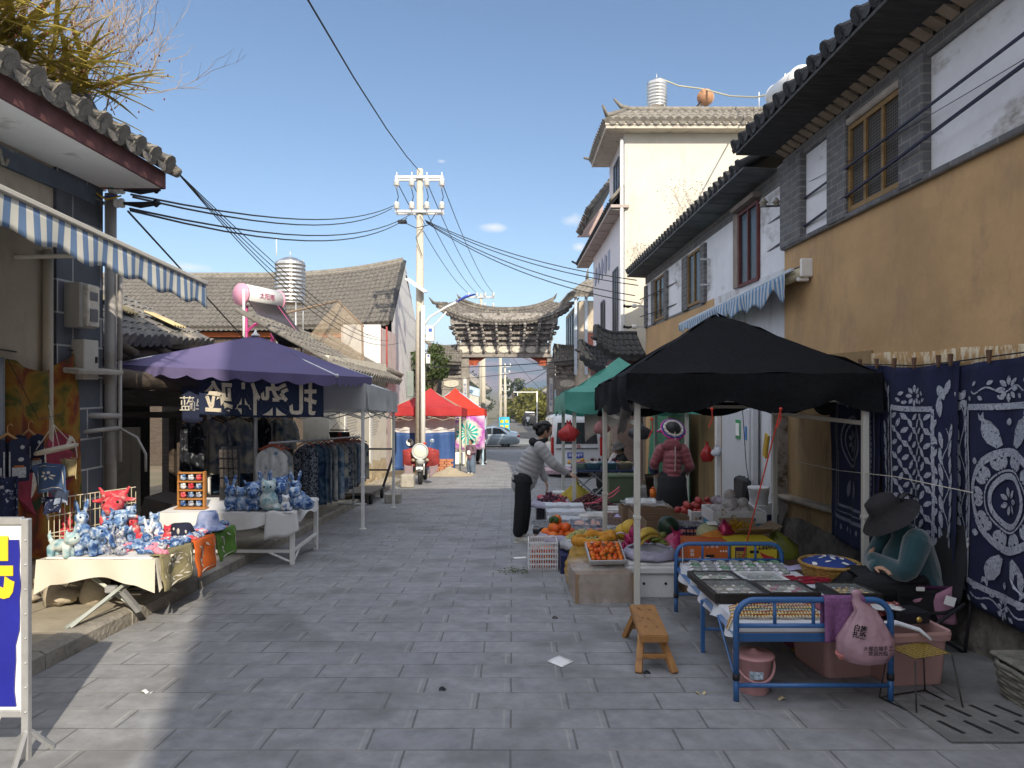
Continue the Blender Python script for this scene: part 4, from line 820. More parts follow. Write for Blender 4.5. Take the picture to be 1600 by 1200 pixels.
for k,(v0,v1,r) in enumerate(((52,330,.013),(100,392,.015),(88,368,.003))):
    a=px(1640,v0-30*(k<2)-20*(k==2),4.0); b=px(1124 if k<2 else 1240,(404,446,296)[k],11.6 if k<2 else 8.2); wire(a,b,.03,r,'blue black cable along the ochre house front, '+('upper of the two thick ones','lower of the two thick ones','thin one between the thick pair')[k],'cables on the right wall',mat=M('blue black cable',(.015,.018,.05),.5))
for k,(v0,v1) in enumerate(((404,468),(446,495))):
    wire(px(1124,v0,11.6),px(1000,v1,17.2),.03,.012,'black cable continuing along the whitewashed house, '+('upper','lower')[k],'cables on the right wall')
wire(px(667,597,30),px(905,570,32),.05,.012,'dark wire low across the gateway front, upper'); wire((-3.4,30,2.2),(3.2,31,2.6),.1,.02,'dark wire across the gateway front at bracket height')
wire((2.3,46,2.4),(-.95,58,.6),.2,.02,'dark wire slanting from the right gate pillar to the far pole'); wire((-.95,58,4.9),(3.3,44,-.4),.2,.014,'pale wire slanting down to the right inside the gate opening')
for k in range(4): wire((-1.62,40,4.3),(2.6+.5*k,56,3.2-.35*k),.2,.012,'fine wire fanning out inside the gate opening, '+('highest','second','third','lowest')[k],'fine wires in the gate opening')
# brackets with insulators
def bracket(label,p,dirx,cols,nin=2,dz=.14):
    t=T('insulator_bracket',label,'bracket',p); p=V(p); g=MB(); g.box(p,(.22,.05,.03),.004); g.box(p+V((0,0,-dz)),(.22,.05,.03),.004); ob('arm',g,STEEL,t)
    for k in range(nin):
        g=MB(); c=p+V((dirx*.17,0,-dz*k)); R_=Matrix.Rotation(R(90),4,'Y')
        for i in range(3): g.lathe(c+V((dirx*i*.055,0,0)),[(.02,-.02),(.05,-.012),(.05,.012),(.02,.02)],12,R_)
        ob('insulator',g,PORC,t)
        g=MB(); g.tube([c+V((dirx*.12,0,0)),c+V((dirx*.3,0,-.02)),c+V((dirx*.5,0,0))],[.014,.034,.02],8); g.ell(c+V((dirx*.46,-.0,0)),(.03,.035,.045),8,6); ob('clamp',g,BLACK,t)
    return t
bk=bracket('steel bracket with white disc insulators on the left house corner',px(148,296,7.3),1,(),2)
CW=[M('red cable',(.45,.03,.04),.5),M('green cable',(.02,.16,.09),.5),M('blue cable',(.03,.05,.3),.5),M('yellow cable',(.55,.36,.03),.5)]
for k,(c,lb) in enumerate(zip(CW,('red','green','blue','yellow'))):
    a=px(108+k*3,342,7.2); b=px(148+k*6,292+ (0,2,16,20)[k],7.2); g=MB(); g.tube([a,a+(b-a)*.3+V((-.02,-.1,.12)),a+(b-a)*.7+V((-.01,-.1,.14)),b,b+V((.15,0,-.02+.02*k))],.009,6); ob('cable_loop',g,c,None,lb+' cable looping up to the insulator bracket on the left house','cable','coloured cable loops')
bracket('small steel bracket with green insulators on the whitewashed house above the awning',px(1105,405,11.7),.6,(),2,.42); bracket('steel bracket with black clamps at the far corner of the whitewashed house',px(1000,478,17.1),-.6,(),2,.5)
t=T('insulator_rack','rusty rail with two brown glazed insulators high on the whitewash near the grey brick pier','bracket',px(1205,320,8.4)); g=MB(); g.tube([px(1188,323,8.5),px(1224,321,8.4)],.012,6); ob('rail',g,IRON,t)
for u in(1193,1213): g=MB(); p=px(u,318,8.45); g.lathe(p,[(.02,-.04),(.045,-.03),(.03,0),(.055,.01),(.03,.04),(.02,.06),(.01,.07)],12); ob('insulator',g,M('grey glazed insulator',(.28,.26,.22),.3),t)
# ---------------- roof tanks and solar heaters ----------------
SS=M('stainless steel',(.58,.57,.54),.28,.9,var=.08,sc=3)
def tank(label,p,r,h,stand):
    t=T('water_tank',label,'water tank',(p[0],p[1],p[2]-stand)); g=MB(); n=int(h/.11); pr=[(.02,0),(r*.96,0)]
    for i in range(n*2+1): pr.append((r*(1.0 if i%2 else .955),.02+(h-.1)*i/(n*2)))
    pr+=[(r*.95,h-.05),(r*.4,h+.06),(.05,h+.09)]; g.lathe(p,pr,28); g.sm=[0]*len(g.f); ob('barrel',g,SS,t)
    g=MB()
    for a in range(4):
        x=p[0]+r*.9*cos(a*PI/2+.7); y=p[1]+r*.9*sin(a*PI/2+.7); g.tube([(x,y,p[2]-stand),(x,y,p[2]+h*(1.05 if a<2 else .0))],.02,6)
    g.tube([(p[0],p[1],p[2]+h+.05),(p[0],p[1],p[2]+h+.25)],.012,6); ob('stand',g,STEEL,t); return t
p=px(453.5,474,19); tank('ribbed steel water tank on a thin frame behind the pink solar heater',p,.40,1.15,1.8)
p=px(1026,168,22); tank('ribbed steel water tank on the tall cream house roof',p,.32,.80,1.0)
PINK=M('pink enamel',(.62,.09,.28),.4,var=.06); PINKL=M('pale pink cap',(.66,.30,.40),.45,var=.05)
def heater(label,a,b,r,capm,legm,slope,txt_=None):
    a,b=V(a),V(b); ax=(b-a).normalized(); t=T('solar_heater',label,'solar water heater',(a.x,a.y,a.z-1.3)); g=MB(); g.tube([a,b],r,26); ob('tank',g,M('white tank enamel',(.66,.66,.65),.35,var=.05),t)
    for q,s_ in((a,-1),(b,1)): g=MB(); g.tube([q+ax*s_*.003,q+ax*s_*.05],[r*1.04,r*1.02],26); ob('end_cap',g,capm,t)
    d=V((slope[0],slope[1],-1)).normalized()
    for q in(a+ax*.12,b-ax*.12):
        g=MB(); L=1.75; base=q+V((0,0,-1.3)); g.box((q+base)/2,(.07,.07,1.3)); e=q+d*L; g.tube([q+d*r,e],.045,4); m_=(q+e)/2
        pts=[base+V((0,0,.45))+(m_+d*.25-base-V((0,0,.45)))*(i/6)+V((0,0,.18*sin(i/6*PI))) for i in range(7)]; g.tube(pts,.035,4); ob('leg',g,legm,t)
    g=MB(); n=14
    for i in range(n): q=a+(b-a)*((i+.5)/n); g.tube([q+d*r+V((0,0,.04)),q+d*1.7+V((0,0,.04))],.026,6)
    ob('glass_tubes',g,M('dark vacuum tube',(.03,.025,.03),.15,spec=.8),t); return t
h=heater('pink framed solar water heater with a pale pink round end above the purple canopy',px(378,460,16),px(432,470,16.9),.245,PINKL,PINK,(.85,-.45))
p=px(406,464,16.2); sd_=(px(432,470,16.9)-px(378,460,16)).normalized(); nrm=V((sd_.y,-sd_.x,0)).normalized(); Mx=Matrix((( sd_.x,0,nrm.x,0),(sd_.y,0,nrm.y,0),(sd_.z,1,nrm.z,0),(0,0,0,1))); Mx.translation=V((px(378,460,16)+px(432,470,16.9))/2)+nrm*.25
text('lettering','太阳雨',.15,Mx,M('dark red print',(.30,.03,.12),.6),h)
g=MB(); g.tube([px(381,452,15.85),px(381,540,15.7)],.03,6); ob('vent_tube',g,WSTEEL,h)
heater('solar heater with a faded orange round end on the cream house roof',px(1102,152,21.8),px(1104,153,23.2),.24,M('faded orange cap',(.45,.24,.13),.6,var=.15,dirt=((.12,.06,.04),4,.6,.66)),STEEL,(-.8,-.1))
heater('white solar heater tank half hidden by the near roof tiles at the right',px(1252,124,12),px(1216,150,13.3),.22,WHT,STEEL,(.2,-.4))
for i,(u,v0,v1,Y,lb) in enumerate(((1222,115,155,13,'thin white rod standing left of the white solar tank'),(1186,144,170,20,'thin white rod on the cream house roof near the eave'),(432,374,400,19,'thin rod above the steel tank behind the pink heater'))):
    g=MB(); g.tube([px(u,v1,Y),px(u+ (5 if i==0 else 0),v0,Y)],.012,6); ob('antenna_rod',g,WHT,None,lb,'rod','thin roof rods')
g=MB(); P_=[px(1030,122,22),px(1060,134,22),px(1098,139,21.8),px(1140,150,21),px(1180,152,19),px(1232,142,13)]; g.tube(P_,.022,6); ob('water_hose',g,M('yellowed hose',(.5,.46,.30),.6),None,'yellowed hose sagging between the roof tank and the solar heaters','hose')
# roof shrub on the whitewashed house
for (u,v,Y,sz,lb) in((1072,340,14.5,.62,'leafless pale shrub growing on the whitewashed house roof before the cream wall'),(1000,408,17.0,.35,'smaller dry weed at the far end of the whitewashed roof')):
    g=MB(); base=px(u,v,Y)
    for k in range(11): twig(base+V((rnd.uniform(-.1,.3),rnd.uniform(-.2,.2),-.15)),(rnd.uniform(-.8,.8),rnd.uniform(-.3,.3),1),sz*rnd.uniform(.7,1.1),.006,2)
    for k in range(150): q=base+V((rnd.gauss(.05,.28)*sz/.6,rnd.gauss(0,.2),rnd.uniform(.05,.75)*sz/.6)); g.ell(q,.012,5,3)
    ob('dry_shrub',g,M('pale dry stalk',(.34,.30,.26),.9,var=.3),None,lb,'shrub')
# brown net screen left of the poles
t=T('net_screen','brown mesh screen on thin poles over the shop roofs','screen',px(530,590,17.5))
NET=M('brown net',(.25,.20,.14),.9,alpha=.55,var=.2,sc=9)
g=MB(); g.grid(lambda u,v:V((px(470,540,17)*(1-u)+px(566,510,17.5)*u)*(1-v)+(px(478,596,16.5)*(1-u)+px(568,600,17)*u)*v)+V((0,.1*sin(u*9)*v,0)),10,6); g.grid(lambda u,v:(px(470,540,17)*(1-u)+px(528,470,18)*u)*(1-v)+(px(560,512,17.5)*(1-u)+px(566,510,17.5)*u)*v,8,5); ob('mesh',g,NET,t)
g=MB()
for a,b in(((566,508,17.5),(568,604,17)),((470,538,17),(474,600,16.6)),((400,500,16.5),(528,470,18)),((528,470,18),(568,510,17.5))): g.tube([px(*a),px(*b)],.025,6)
ob('pole',g,M('rusty bar',(.22,.16,.11),.8),t)
# ---------------- block behind the viewpoint that shades the street ----------------
ab=T('apartment_block','tall plain apartment block behind the viewpoint that shades the street','building',(7,-12,gz(-6)))
g=MB(); BP=[(1.6,-6.2),(13.8,-6.2),(18.7,-20.2),(6.6,-20.2)]; g.prism(BP,'z',-.5,14.6); ob('wall',g,CREAM,ab); g=MB(); g.prism(BP,'z',14.601,14.9); ob('parapet',g,CONC,ab)
for i in range(3):
    for j in range(4): g=MB(); g.box((4.2+i*3.4,-6.17,3+j*3.1),(1.5,.1,1.5)); ob('window',g,GLASS,ab)
# ---------------- hills ----------------
g=MB()
def hill(u,v):
    x=-2600+5200*u; y=1500+1500*v; e=1-abs(2*v-1)**1.5
    n=noise.fractal(V((x*.0016,y*.002,.3)),1.0,2.1,6); n2=noise.ridged_multi_fractal(V((x*.0021,y*.0026,4.2)),1,2,5,1,2)
    return V((x,y,-12+e*(95+48*n+20*n2)))
g.grid(hill,110,34); ob('hills',g,M('bare reddish hillside',(.20,.125,.095),.95,var=.4,sc=.006,dirt=((.05,.065,.045),.009,.42,.58)),kind='structure',ori=0)
# ---------------- canopies ----------------
def canopy(name,label,cat,x0,x1,y0,y1,ze,zp,val,mat,legm,legr=.025,group=None,wav=0,legs=(0,1,2,3),slope=-.058,legtop=None,sq=1,ov=.06,wrk=.012,round_=.0,frame=1,dip=0):
    xc,yc=(x0+x1)/2,(y0+y1)/2; t=T(name,label,cat,(xc,yc,gz(yc)),0,group); sl=lambda y:slope*(y-yc)
    A=[(x0-ov,y0-ov),(x1+ov,y0-ov),(x1+ov,y1+ov),(x0-ov,y1+ov)]
    g=MB()
    for k in range(4):
        a,b=A[k],A[(k+1)%4]
        def fn(u,v,a=a,b=b,k=k):
            x=a[0]+(b[0]-a[0])*u; y=a[1]+(b[1]-a[1])*u; X=x+(xc-x)*v; Y=y+(yc-y)*v
            return V((X,Y,ze+(zp-ze)*(v**(1+round_))+sl(Y)-.05*sin(v*PI)*(1-abs(2*u-1))+wrk*noise.noise((X*3,Y*3,k))))
        g.grid(fn,12,10)
    ob('canopy',g,mat,t)
    g=MB()
    for k in range(4):
        a,b=A[k],A[(k+1)%4]; L=math.hypot(b[0]-a[0],b[1]-a[1]); n=(b[1]-a[1])/L,-(b[0]-a[0])/L
        def fn(u,v,a=a,b=b,k=k):
            x=a[0]+(b[0]-a[0])*u; y=a[1]+(b[1]-a[1])*u; w=(.02*sin(u*L*9+k)+wrk*2.2*noise.noise((x*2.3,y*2.3,v*1.2+k)))*v**.7
            d=val+wav*abs(sin(u*L/.3*PI))-wav*.5+dip*abs(sin(u*2.5*PI+k))
            return V((x+n[0]*w,y+n[1]*w,ze+sl(y)-v*d+.01*noise.noise((x*4,y*4,0))))
        g.grid(fn,36,4)
    ob('valance',g,mat,t)
    L4=[(x0,y0),(x1,y0),(x1,y1),(x0,y1)]
    for k in legs:
        x,y=L4[k]; g=MB()
        if sq: g.box((x,y,(gz(y)+ze+sl(y))/2),(legr*2,legr*2,ze+sl(y)-gz(y)),.004); g.box((x,y,gz(y)+.012),(legr*4,legr*4,.02)); g.box((x,y,gz(y)+.75),(legr*2.5,legr*2.5,.03),.004)
        else: g.tube([(x,y,gz(y)),(x,y,ze+sl(y))],legr,8)
        ob('leg',g,legm,t)
    if frame:
        g=MB(); zz=ze-.10
        for k in range(4):
            a,b=L4[k],L4[(k+1)%4]; n=4
            for i in range(n):
                p=V((a[0]+(b[0]-a[0])*i/n,a[1]+(b[1]-a[1])*i/n,0)); q=V((a[0]+(b[0]-a[0])*(i+1)/n,a[1]+(b[1]-a[1])*(i+1)/n,0)); e1,e2=(0,-.16) if i%2 else (-.16,0)
                g.tube([p+V((0,0,zz+e1-val*.6+sl(p.y))),q+V((0,0,zz+e2-val*.6+sl(q.y)))],.010,4); g.tube([p+V((0,0,zz+e2-val*.6+sl(p.y))),q+V((0,0,zz+e1-val*.6+sl(q.y)))],.010,4)
            g.tube([(a[0],a[1],ze-.02+sl(a[1])),(xc,yc,zp-.05)],.012,4)
        ob('frame',g,legm,t)
    return t
# purple square parasol
PUR=M('purple parasol cloth',(.135,.115,.24),.75,var=.06,sc=3,trans=.25,bump=.15,bsc=6)
pu=T('parasol','large square purple parasol with scalloped edge over the left stalls','parasol',(-3.5,9.65,gz(9.65)))
CQ=[(-4.86,8.62,1.74),(-2.12,8.62,1.60),(-2.12,10.75,1.60),(-4.86,10.75,1.72)]; AP=(-3.50,9.7,2.16)
g=MB()
for k in range(4):
    a,b=V(CQ[k]),V(CQ[(k+1)%4]); g.grid(lambda u,v:(a+(b-a)*u)*(1-v)+V(AP)*v+V((0,0,-.05*sin(v*PI)*sin(u*PI)+.008*noise.noise((u*7,v*5,k)))),14,10)
ob('cover',g,PUR,pu)
g=MB()
for k in range(4):
    a,b=V(CQ[k]),V(CQ[(k+1)%4]); n_=int((b-a).length/.3)
    g.grid(lambda u,v:a+(b-a)*u+V((0,0,-v*(.085+.05*abs(sin(u*n_*PI)))))+V((0,.012*sin(u*40)*v,0)),60,3)
ob('valance',g,PUR,pu)
g=MB(); g.tube([(-3.5,9.7,gz(9.7)),(-3.5,9.7,2.18)],.028,10); ob('pole',g,STEEL,pu)
for k in range(4): g=MB(); g.tube([CQ[k],(AP[0],AP[1],AP[2]-.03)],.012,5); g.ell(CQ[k],.025,6,4); ob('rib',g,STEEL,pu)
g=MB(); g.lathe((-3.5,9.7,2.15),[(.05,0),(.06,.02),(.02,.05),(.01,.09)],12); ob('finial',g,WHT,pu)
# white canopy behind it
WTC=M('grey white canopy cloth',(.52,.53,.53),.8,var=.05,sc=3,trans=.2,bump=.25,bsc=5)
canopy('canopy_tent','grey white canopy tent with square white legs over the clothes rail','canopy',-4.35,-2.14,10.2,12.85,1.42,1.86,.36,WTC,WSTEEL,.022,wrk=.02)
# red tents
RED1=M('faded red tent cloth',(.50,.045,.05),.75,var=.1,trans=.25,bump=.2,bsc=5); RED2=M('bright red tent cloth',(.62,.05,.03),.75,var=.08,trans=.25,bump=.2,bsc=5)
GRL=M('pale green steel',(.40,.43,.33),.5,.2,var=.1); CYL=M('pale blue steel',(.42,.58,.70),.5,var=.06)
canopy('canopy_tent','faded red canopy tent standing nearer, with the blue and white sheet below','canopy',-3.95,-1.70,23.3,26.0,.66,1.36,.28,RED1,GRL,.03,'red canopy tents',round_=.35)
canopy('canopy_tent','bright red canopy tent farther back with pale blue legs','canopy',-3.35,-1.10,26.9,29.0,.50,1.35,.26,RED2,CYL,.035,'red canopy tents',round_=.35)
TB=M('blue tarpaulin',(.035,.085,.24),.6,var=.12,sc=2,bump=.3,bsc=6); TWH=M('white tarpaulin',(.62,.60,.60),.7,var=.05,bump=.2,bsc=6)
t=T('tarpaulin_wall','white over blue tarpaulin wall hanging under the nearer red tent','tarpaulin',(-2.9,23.9,gz(23.9)))
w_=lambda u,z:V((-3.95+2.05*u,23.9+.05*sin(u*23),z))
g=MB(); g.grid(lambda u,v:w_(u,.42-.62*v-.05*sin(u*3)),40,5,.01); ob('upper_sheet',g,TWH,t); g=MB(); g.grid(lambda u,v:w_(u,-.12-.03*sin(u*4)-v*1.28)+V((.0,-.02+.06*noise.noise((u*5,v*3,1)),0)),40,10,.01); ob('lower_sheet',g,TB,t)
g=MB()
for (u,z) in((.26,-.45),): g.prism([(-3.95+2.05*u+.12*cos(a*PI/8),z+.12*sin(a*PI/8)) for a in range(16)],'y',23.78,23.8)
ob('round_mark',g,WHT,t)
# starburst tie-dye cloth
def starmat():
    m=bpy.data.materials.new('starburst tie dye'); m.use_nodes=True; t=m.node_tree; p=t.nodes['Principled BSDF']; p.inputs['Roughness'].default_value=.9
    tc=N(t,'ShaderNodeTexCoord'); sp=N(t,'ShaderNodeSeparateXYZ'); lk(t,tc.outputs['Object'],sp.inputs[0]); z=N(t,'ShaderNodeMath',operation='SUBTRACT'); lk(t,sp.outputs[2],z.inputs[0]); z.inputs[1].default_value=.62
    at_=N(t,'ShaderNodeMath',operation='ARCTAN2'); lk(t,z.outputs[0],at_.inputs[0]); lk(t,sp.outputs[0],at_.inputs[1]); m1=N(t,'ShaderNodeMath',operation='MULTIPLY'); lk(t,at_.outputs[0],m1.inputs[0]); m1.inputs[1].default_value=14; sn=N(t,'ShaderNodeMath',operation='SINE'); lk(t,m1.outputs[0],sn.inputs[0])
    x2=N(t,'ShaderNodeMath',operation='POWER'); ab=N(t,'ShaderNodeMath',operation='ABSOLUTE'); lk(t,sp.outputs[0],ab.inputs[0]); lk(t,ab.outputs[0],x2.inputs[0]); x2.inputs[1].default_value=2
    z2=N(t,'ShaderNodeMath',operation='MULTIPLY'); lk(t,z.outputs[0],z2.inputs[0]); lk(t,z.outputs[0],z2.inputs[1]); s=N(t,'ShaderNodeMath',operation='ADD'); lk(t,x2.outputs[0],s.inputs[0]); lk(t,z2.outputs[0],s.inputs[1]); r=N(t,'ShaderNodeMath',operation='SQRT'); lk(t,s.outputs[0],r.inputs[0])
    n=N(t,'ShaderNodeTexNoise'); n.inputs['Scale'].default_value=6; lk(t,tc.outputs['Object'],n.inputs[0]); a2=N(t,'ShaderNodeMath',operation='MULTIPLY_ADD'); lk(t,n.outputs[0],a2.inputs[0]); a2.inputs[1].default_value=.3; lk(t,r.outputs[0],a2.inputs[2])
    rp=N(t,'ShaderNodeValToRGB'); e=rp.color_ramp.elements
    for k in range(4): e.new(.5)
    for k,(q,c) in enumerate(((.12,(.55,.6,.55)),(.2,(.02,.42,.36)),(.52,(.02,.42,.38)),(.60,(.65,.6,.55)),(.72,(.35,.06,.36)),(.95,(.55,.42,.55)))): e[k].position=q; e[k].color=(*c,1)
    lk(t,a2.outputs[0],rp.inputs[0]); g1=N(t,'ShaderNodeMath',operation='GREATER_THAN'); lk(t,sn.outputs[0],g1.inputs[0]); g1.inputs[1].default_value=.35; l1=N(t,'ShaderNodeMath',operation='LESS_THAN'); lk(t,r.outputs[0],l1.inputs[0]); l1.inputs[1].default_value=.42; mm=N(t,'ShaderNodeMath',operation='MULTIPLY'); lk(t,g1.outputs[0],mm.inputs[0]); lk(t,l1.outputs[0],mm.inputs[1])
    mx=N(t,'ShaderNodeMixRGB'); lk(t,mm.outputs[0],mx.inputs[0]); lk(t,rp.outputs[0],mx.inputs[1]); mx.inputs[2].default_value=(.68,.66,.58,1); lk(t,mx.outputs[0],p.inputs['Base Color']); return m
g=MB(); g.grid(lambda u,v:V((-2.32+1.3*u,26.6+.03*sin(u*20),.32-.03*sin(u*PI)-1.25*v)),30,10,.006); ob('tie_dye_cloth',g,starmat(),None,'purple and teal starburst tie-dye cloth hung under the farther red tent','cloth')
g=MB(); g.box((-1.95,26.7,-1.28),(.8,.4,.45),.02); ob('foam_box',g,WHT,None,'white box on the ground under the starburst cloth','box')
# brick stack and sand
t=T('brick_stack','low stack of red bricks beside the motorcycle','bricks',(-2.25,22.2,gz(22.2))); g=MB()
for r_ in range(6):
    for k in range(3): g.box((-2.42+k*.215+(.06 if r_%2 else 0),22.2+rnd.uniform(-.01,.01),gz(22.2)+.04+r_*.073),(.2,.24,.066),.006)
ob('bricks',g,M('red brick',(.42,.17,.09),.9,var=.2,dirt=((.5,.38,.3),6,.55,.7)),t)
g=MB(); g.grid(lambda u,v:V((-2.55+1.4*u,20.6+1.3*v,gz(20.6+1.3*v)+.005+.26*max(0,1-math.hypot(u*2-1,v*2-1))**1.2*(1+.3*noise.noise((u*9,v*9,0))))),28,22); ob('sand_heap',g,M('grey sand',(.34,.29,.21),.95,var=.2,sc=30,bump=.5,bsc=60),None,'small flattened heap of sand at the foot of the brick stack','sand',kind='stuff')
# ---------------- blue sign at the left edge ----------------
sg=T('sign_board','torn blue banner board in a grey steel frame at the left edge','sign',(-2.5,3.2,gz(3.2)))
g=MB(); 
for x in(-2.185,-2.84): g.box((x,3.2,.345),(.032,.032,1.1),.004)
for z in(.885,.02): g.box((-2.51,3.2,z),(.62,.03,.032),.004)
g.tube([(-2.185,3.2,-.05),(-2.16,3.08,-.175)],.012,4); g.tube([(-2.185,3.2,-.05),(-2.13,3.3,-.185)],.012,4)
for i in range(8): g.ell((-2.178,3.182,.8-i*.11),.005,6,4)
ob('frame',g,STEEL,sg)
g=MB(); g.box((-2.51,3.205,.45),(.62,.008,.84)); ob('backing',g,WHT,sg)
pts=[(-2.82,.82)]+[(-2.82+.58*i/16,.80+rnd.uniform(-.022,.012)+(.03 if i in(9,10) else 0)) for i in range(1,16)]+[(-2.208+rnd.uniform(-.008,.002)-(.022 if 6<i else 0),.80-.068*i) for i in range(12)]+[(-2.82,.05)]
g=MB(); g.prism(pts,'y',3.192,3.199); ob('banner',g,M('glossy blue banner',(.012,.016,.26),.35,var=.15,sc=4,bump=.35,bsc=5,spec=.6),sg)
b=text(None,'民',.30,at((-2.37,3.188,.66)),None,None,.002,.012); ob('yellow_lettering',b,YEL,sg)
b=text(None,'宿\n之',.36,at((-2.47,3.188,.28)),None,None,.002,.012); ob('white_lettering',b,WHT,sg)
# ---------------- tie-dye hangings on the beige wall ----------------
TD=dye('rust green tie dye',[(.025,.04,.018),(.12,.03,.02),(.20,.06,.015),(.24,.14,.025),(.06,.075,.02),(.22,.12,.03)],2.6,orand=0,det=8)
MAG=M('maroon dye blot',(.20,.022,.045),.9,var=.4,sc=8); LEAFW=M('pale resist print',(.52,.49,.42),.9,var=.3,sc=40)
def cl(u,v):
    y=5.72+1.06*u; zt_=1.70+.10*u-.14*sin(u*PI)**2; return V((-4.12+.03*sin(u*17)+.02*sin(u*5+v*4)+.04*v,y+.02*sin(v*7),zt_-v*1.62))
g=MB(); g.grid(cl,40,30,.004); g.i=1
g.add([cl(.5+.36*cos(a*PI/10)*(1+.2*noise.noise((a,0,0))),.56+.22*sin(a*PI/10)*(1+.2*noise.noise((0,a,0))))+V((.006,0,0)) for a in range(20)],[list(range(20))[::-1]])
g.i=2
def leaf(b,fn,u,v,L,w,ang,asp=1,n=8,off=.008):
    q=[]
    for i in range(n): t_=i/(n-1); q.append((t_-.5,.5*sin(PI*t_)**.8))
    q+=[(a,-c) for a,c in q[-2:0:-1]]
    def P(a,c):
        x=a*L*cos(ang)-c*w*sin(ang); y=a*L*sin(ang)+c*w*cos(ang); uu=u+x; vv=v+y*asp; e=fn(uu+.01,vv)-fn(uu-.01,vv); f=fn(uu,vv+.01)-fn(uu,vv-.01); nn=e.cross(f).normalized(); 
        if nn.x>0 and DIRX<0 or nn.x<0 and DIRX>0: nn=-nn
        return fn(uu,vv)+nn*off
    b.add([P(a,c) for a,c in q],[list(range(len(q)))])
DIRX=1
for (u,v,a) in((.45,.52,1.45),(.68,.56,1.1),(.5,.68,1.6),(.8,.5,.8),(.35,.6,1.9)): leaf(g,cl,u,v,.26,.10,a)
ob('hanging_cloth',g,[TD,MAG,LEAFW],None,'rust, mustard and green tie-dye cloth with a maroon centre hanging on the beige wall','cloth')
NAVY=M('indigo cotton',(.014,.019,.048),.9,var=.25,sc=30); NAVP=dye('indigo print',[(.012,.016,.04),(.014,.02,.05),(.016,.022,.06),(.42,.44,.5)],26,orand=1,det=2)
WD=M('light wood',(.38,.22,.09),.6,var=.2)
def vest(label,p,w,h,a,grp='indigo vests on hangers'):
    t=T('vest',label,'vest',p,a,grp); g=MB()
    for s_ in(-1,1):
        o=[(s_*.06*w,-.02),(s_*.30*w,-.0),(s_*.48*w,-.06*h),(s_*.40*w,-.34*h),(s_*.5*w,-.5*h),(s_*.47*w,-h),(s_*.03*w,-h*1.02),(s_*.02*w,-.45*h)]
        g.prism(o,'y',-.035,.0); g.i=1
        g.box((s_*.26*w,-.038,-.80*h),(.30*w,.006,.24*h)); g.box((s_*.06*w,-.038,-.62*h),(.03*w,.006,.6*h)); g.ell((s_*.3*w,-.036,-.5*h),(.07*w,.006,.05*h),8,5); g.ell((s_*.33*w,-.036,-.22*h),(.05*w,.006,.05*h),8,5); g.i=2; g.box((s_*.26*w,-.041,-.66*h),(.22*w,.006,.05*h)); g.i=0
    g.prism([(-.46*w,-.04),(.46*w,-.04),(.46*w,-h*.98),(-.46*w,-h*.98)],'y',.01,.03)
    ob('cloth',g,[NAVY,M('pale blue print',(.36,.38,.42),.9,var=.5,sc=60),M('orange trim',(.34,.12,.05),.9)],t,local=1)
    g=MB(); g.tube([(-.34*w,-.01,-.05),(0,-.01,.035),(.34*w,-.01,-.05)],.012,6); g.tube([(0,-.01,.035),(0,-.01,.09),(.02,-.01,.11),(.035,-.01,.09)],.004,5); ob('hanger',g,WD,t,local=1); return t
vest('larger indigo vest with white printed pockets, partly cut by the picture edge',px(12,684,5.55),.30,.34,.5); vest('smaller indigo vest on a wooden hanger right of the larger one',px(45,678,5.8),.22,.31,.5)
g=MB(); g.grid(lambda u,v:px(-8,745,5.4)+V((.16*u,.05*sin(u*9),-.38*v)),10,8,.01); ob('printed_cloth',g,NAVP,None,'dark indigo cloth with white marks hanging below the vests at the picture edge','cloth')
g=MB(); g.grid(lambda u,v:px(-12,558,5.6)+V((.09*u,.03*sin(u*9),-.7*v)),6,8,.01); ob('grey_cloth',g,M('grey blue cloth',(.22,.25,.31),.9,bump=.3,var=.2),None,'grey blue cloth hanging left of the rust coloured cloth','cloth')
t=T('bamboo_hanger','pale bamboo ring hung on cords with cloth squares clipped around it','hanger',px(88,702,5.75)); c=px(88,702,5.75)
g=MB(); g.tube([c+V((.14*cos(a*PI/12),.14*sin(a*PI/12),.035*cos(a*PI/12))) for a in range(25)],.016,8,0); ob('ring',g,M('pale bamboo',(.45,.42,.36),.7,var=.2),t)
g=MB()
for a in range(4): g.tube([c+V((.14*cos(a*PI/2+.4),.14*sin(a*PI/2+.4),0)),c+V((-.02,0,.2))],.003,4)
g.tube([c+V((-.02,0,.2)),c+V((-.05,-.02,.36))],.003,4); ob('cord',g,LEAFW,t)
g=MB(); g.tube([px(0,560,5.7)+V((.06,0,0)),px(60,655,6.0),px(108,645,6.7)],.004,4); g.tube([px(0,546,5.75),px(40,552,6.2),px(90,545,6.6),px(118,548,6.75)],.006,4); ob('clothes_line',g,WIRE,None,'dark cord line strung along the beige wall above the rust coloured cloth','line')
def hanky(label,p,w,m,a,print_=1,pt=0):
    g=MB(); fn=lambda u,v:V(p)+V(((u-.5)*w*1.0+(v-.5)*w*.25,.03*sin(u*8+v*3)+.05*(u-.5)*a,-(v)*w-.25*w*(abs(u-.5)) ))
    g.grid(fn,12,12,.004); g.i=1
    global DIRX
    if print_:
        for k in range(6): leaf2(g,fn,.5+.12*cos(k*PI/3),.45+.12*sin(k*PI/3),.13,.07,k*PI/3)
        for k in range(4): leaf2(g,fn,(.5,.88,.5,.12)[k],(.1,.5,.9,.5)[k],.7,.02,(0,PI/2)[k%2])
    ob('cloth_square',g,[m,LEAFW],None,label,'cloth',group='cloth squares on the bamboo ring')
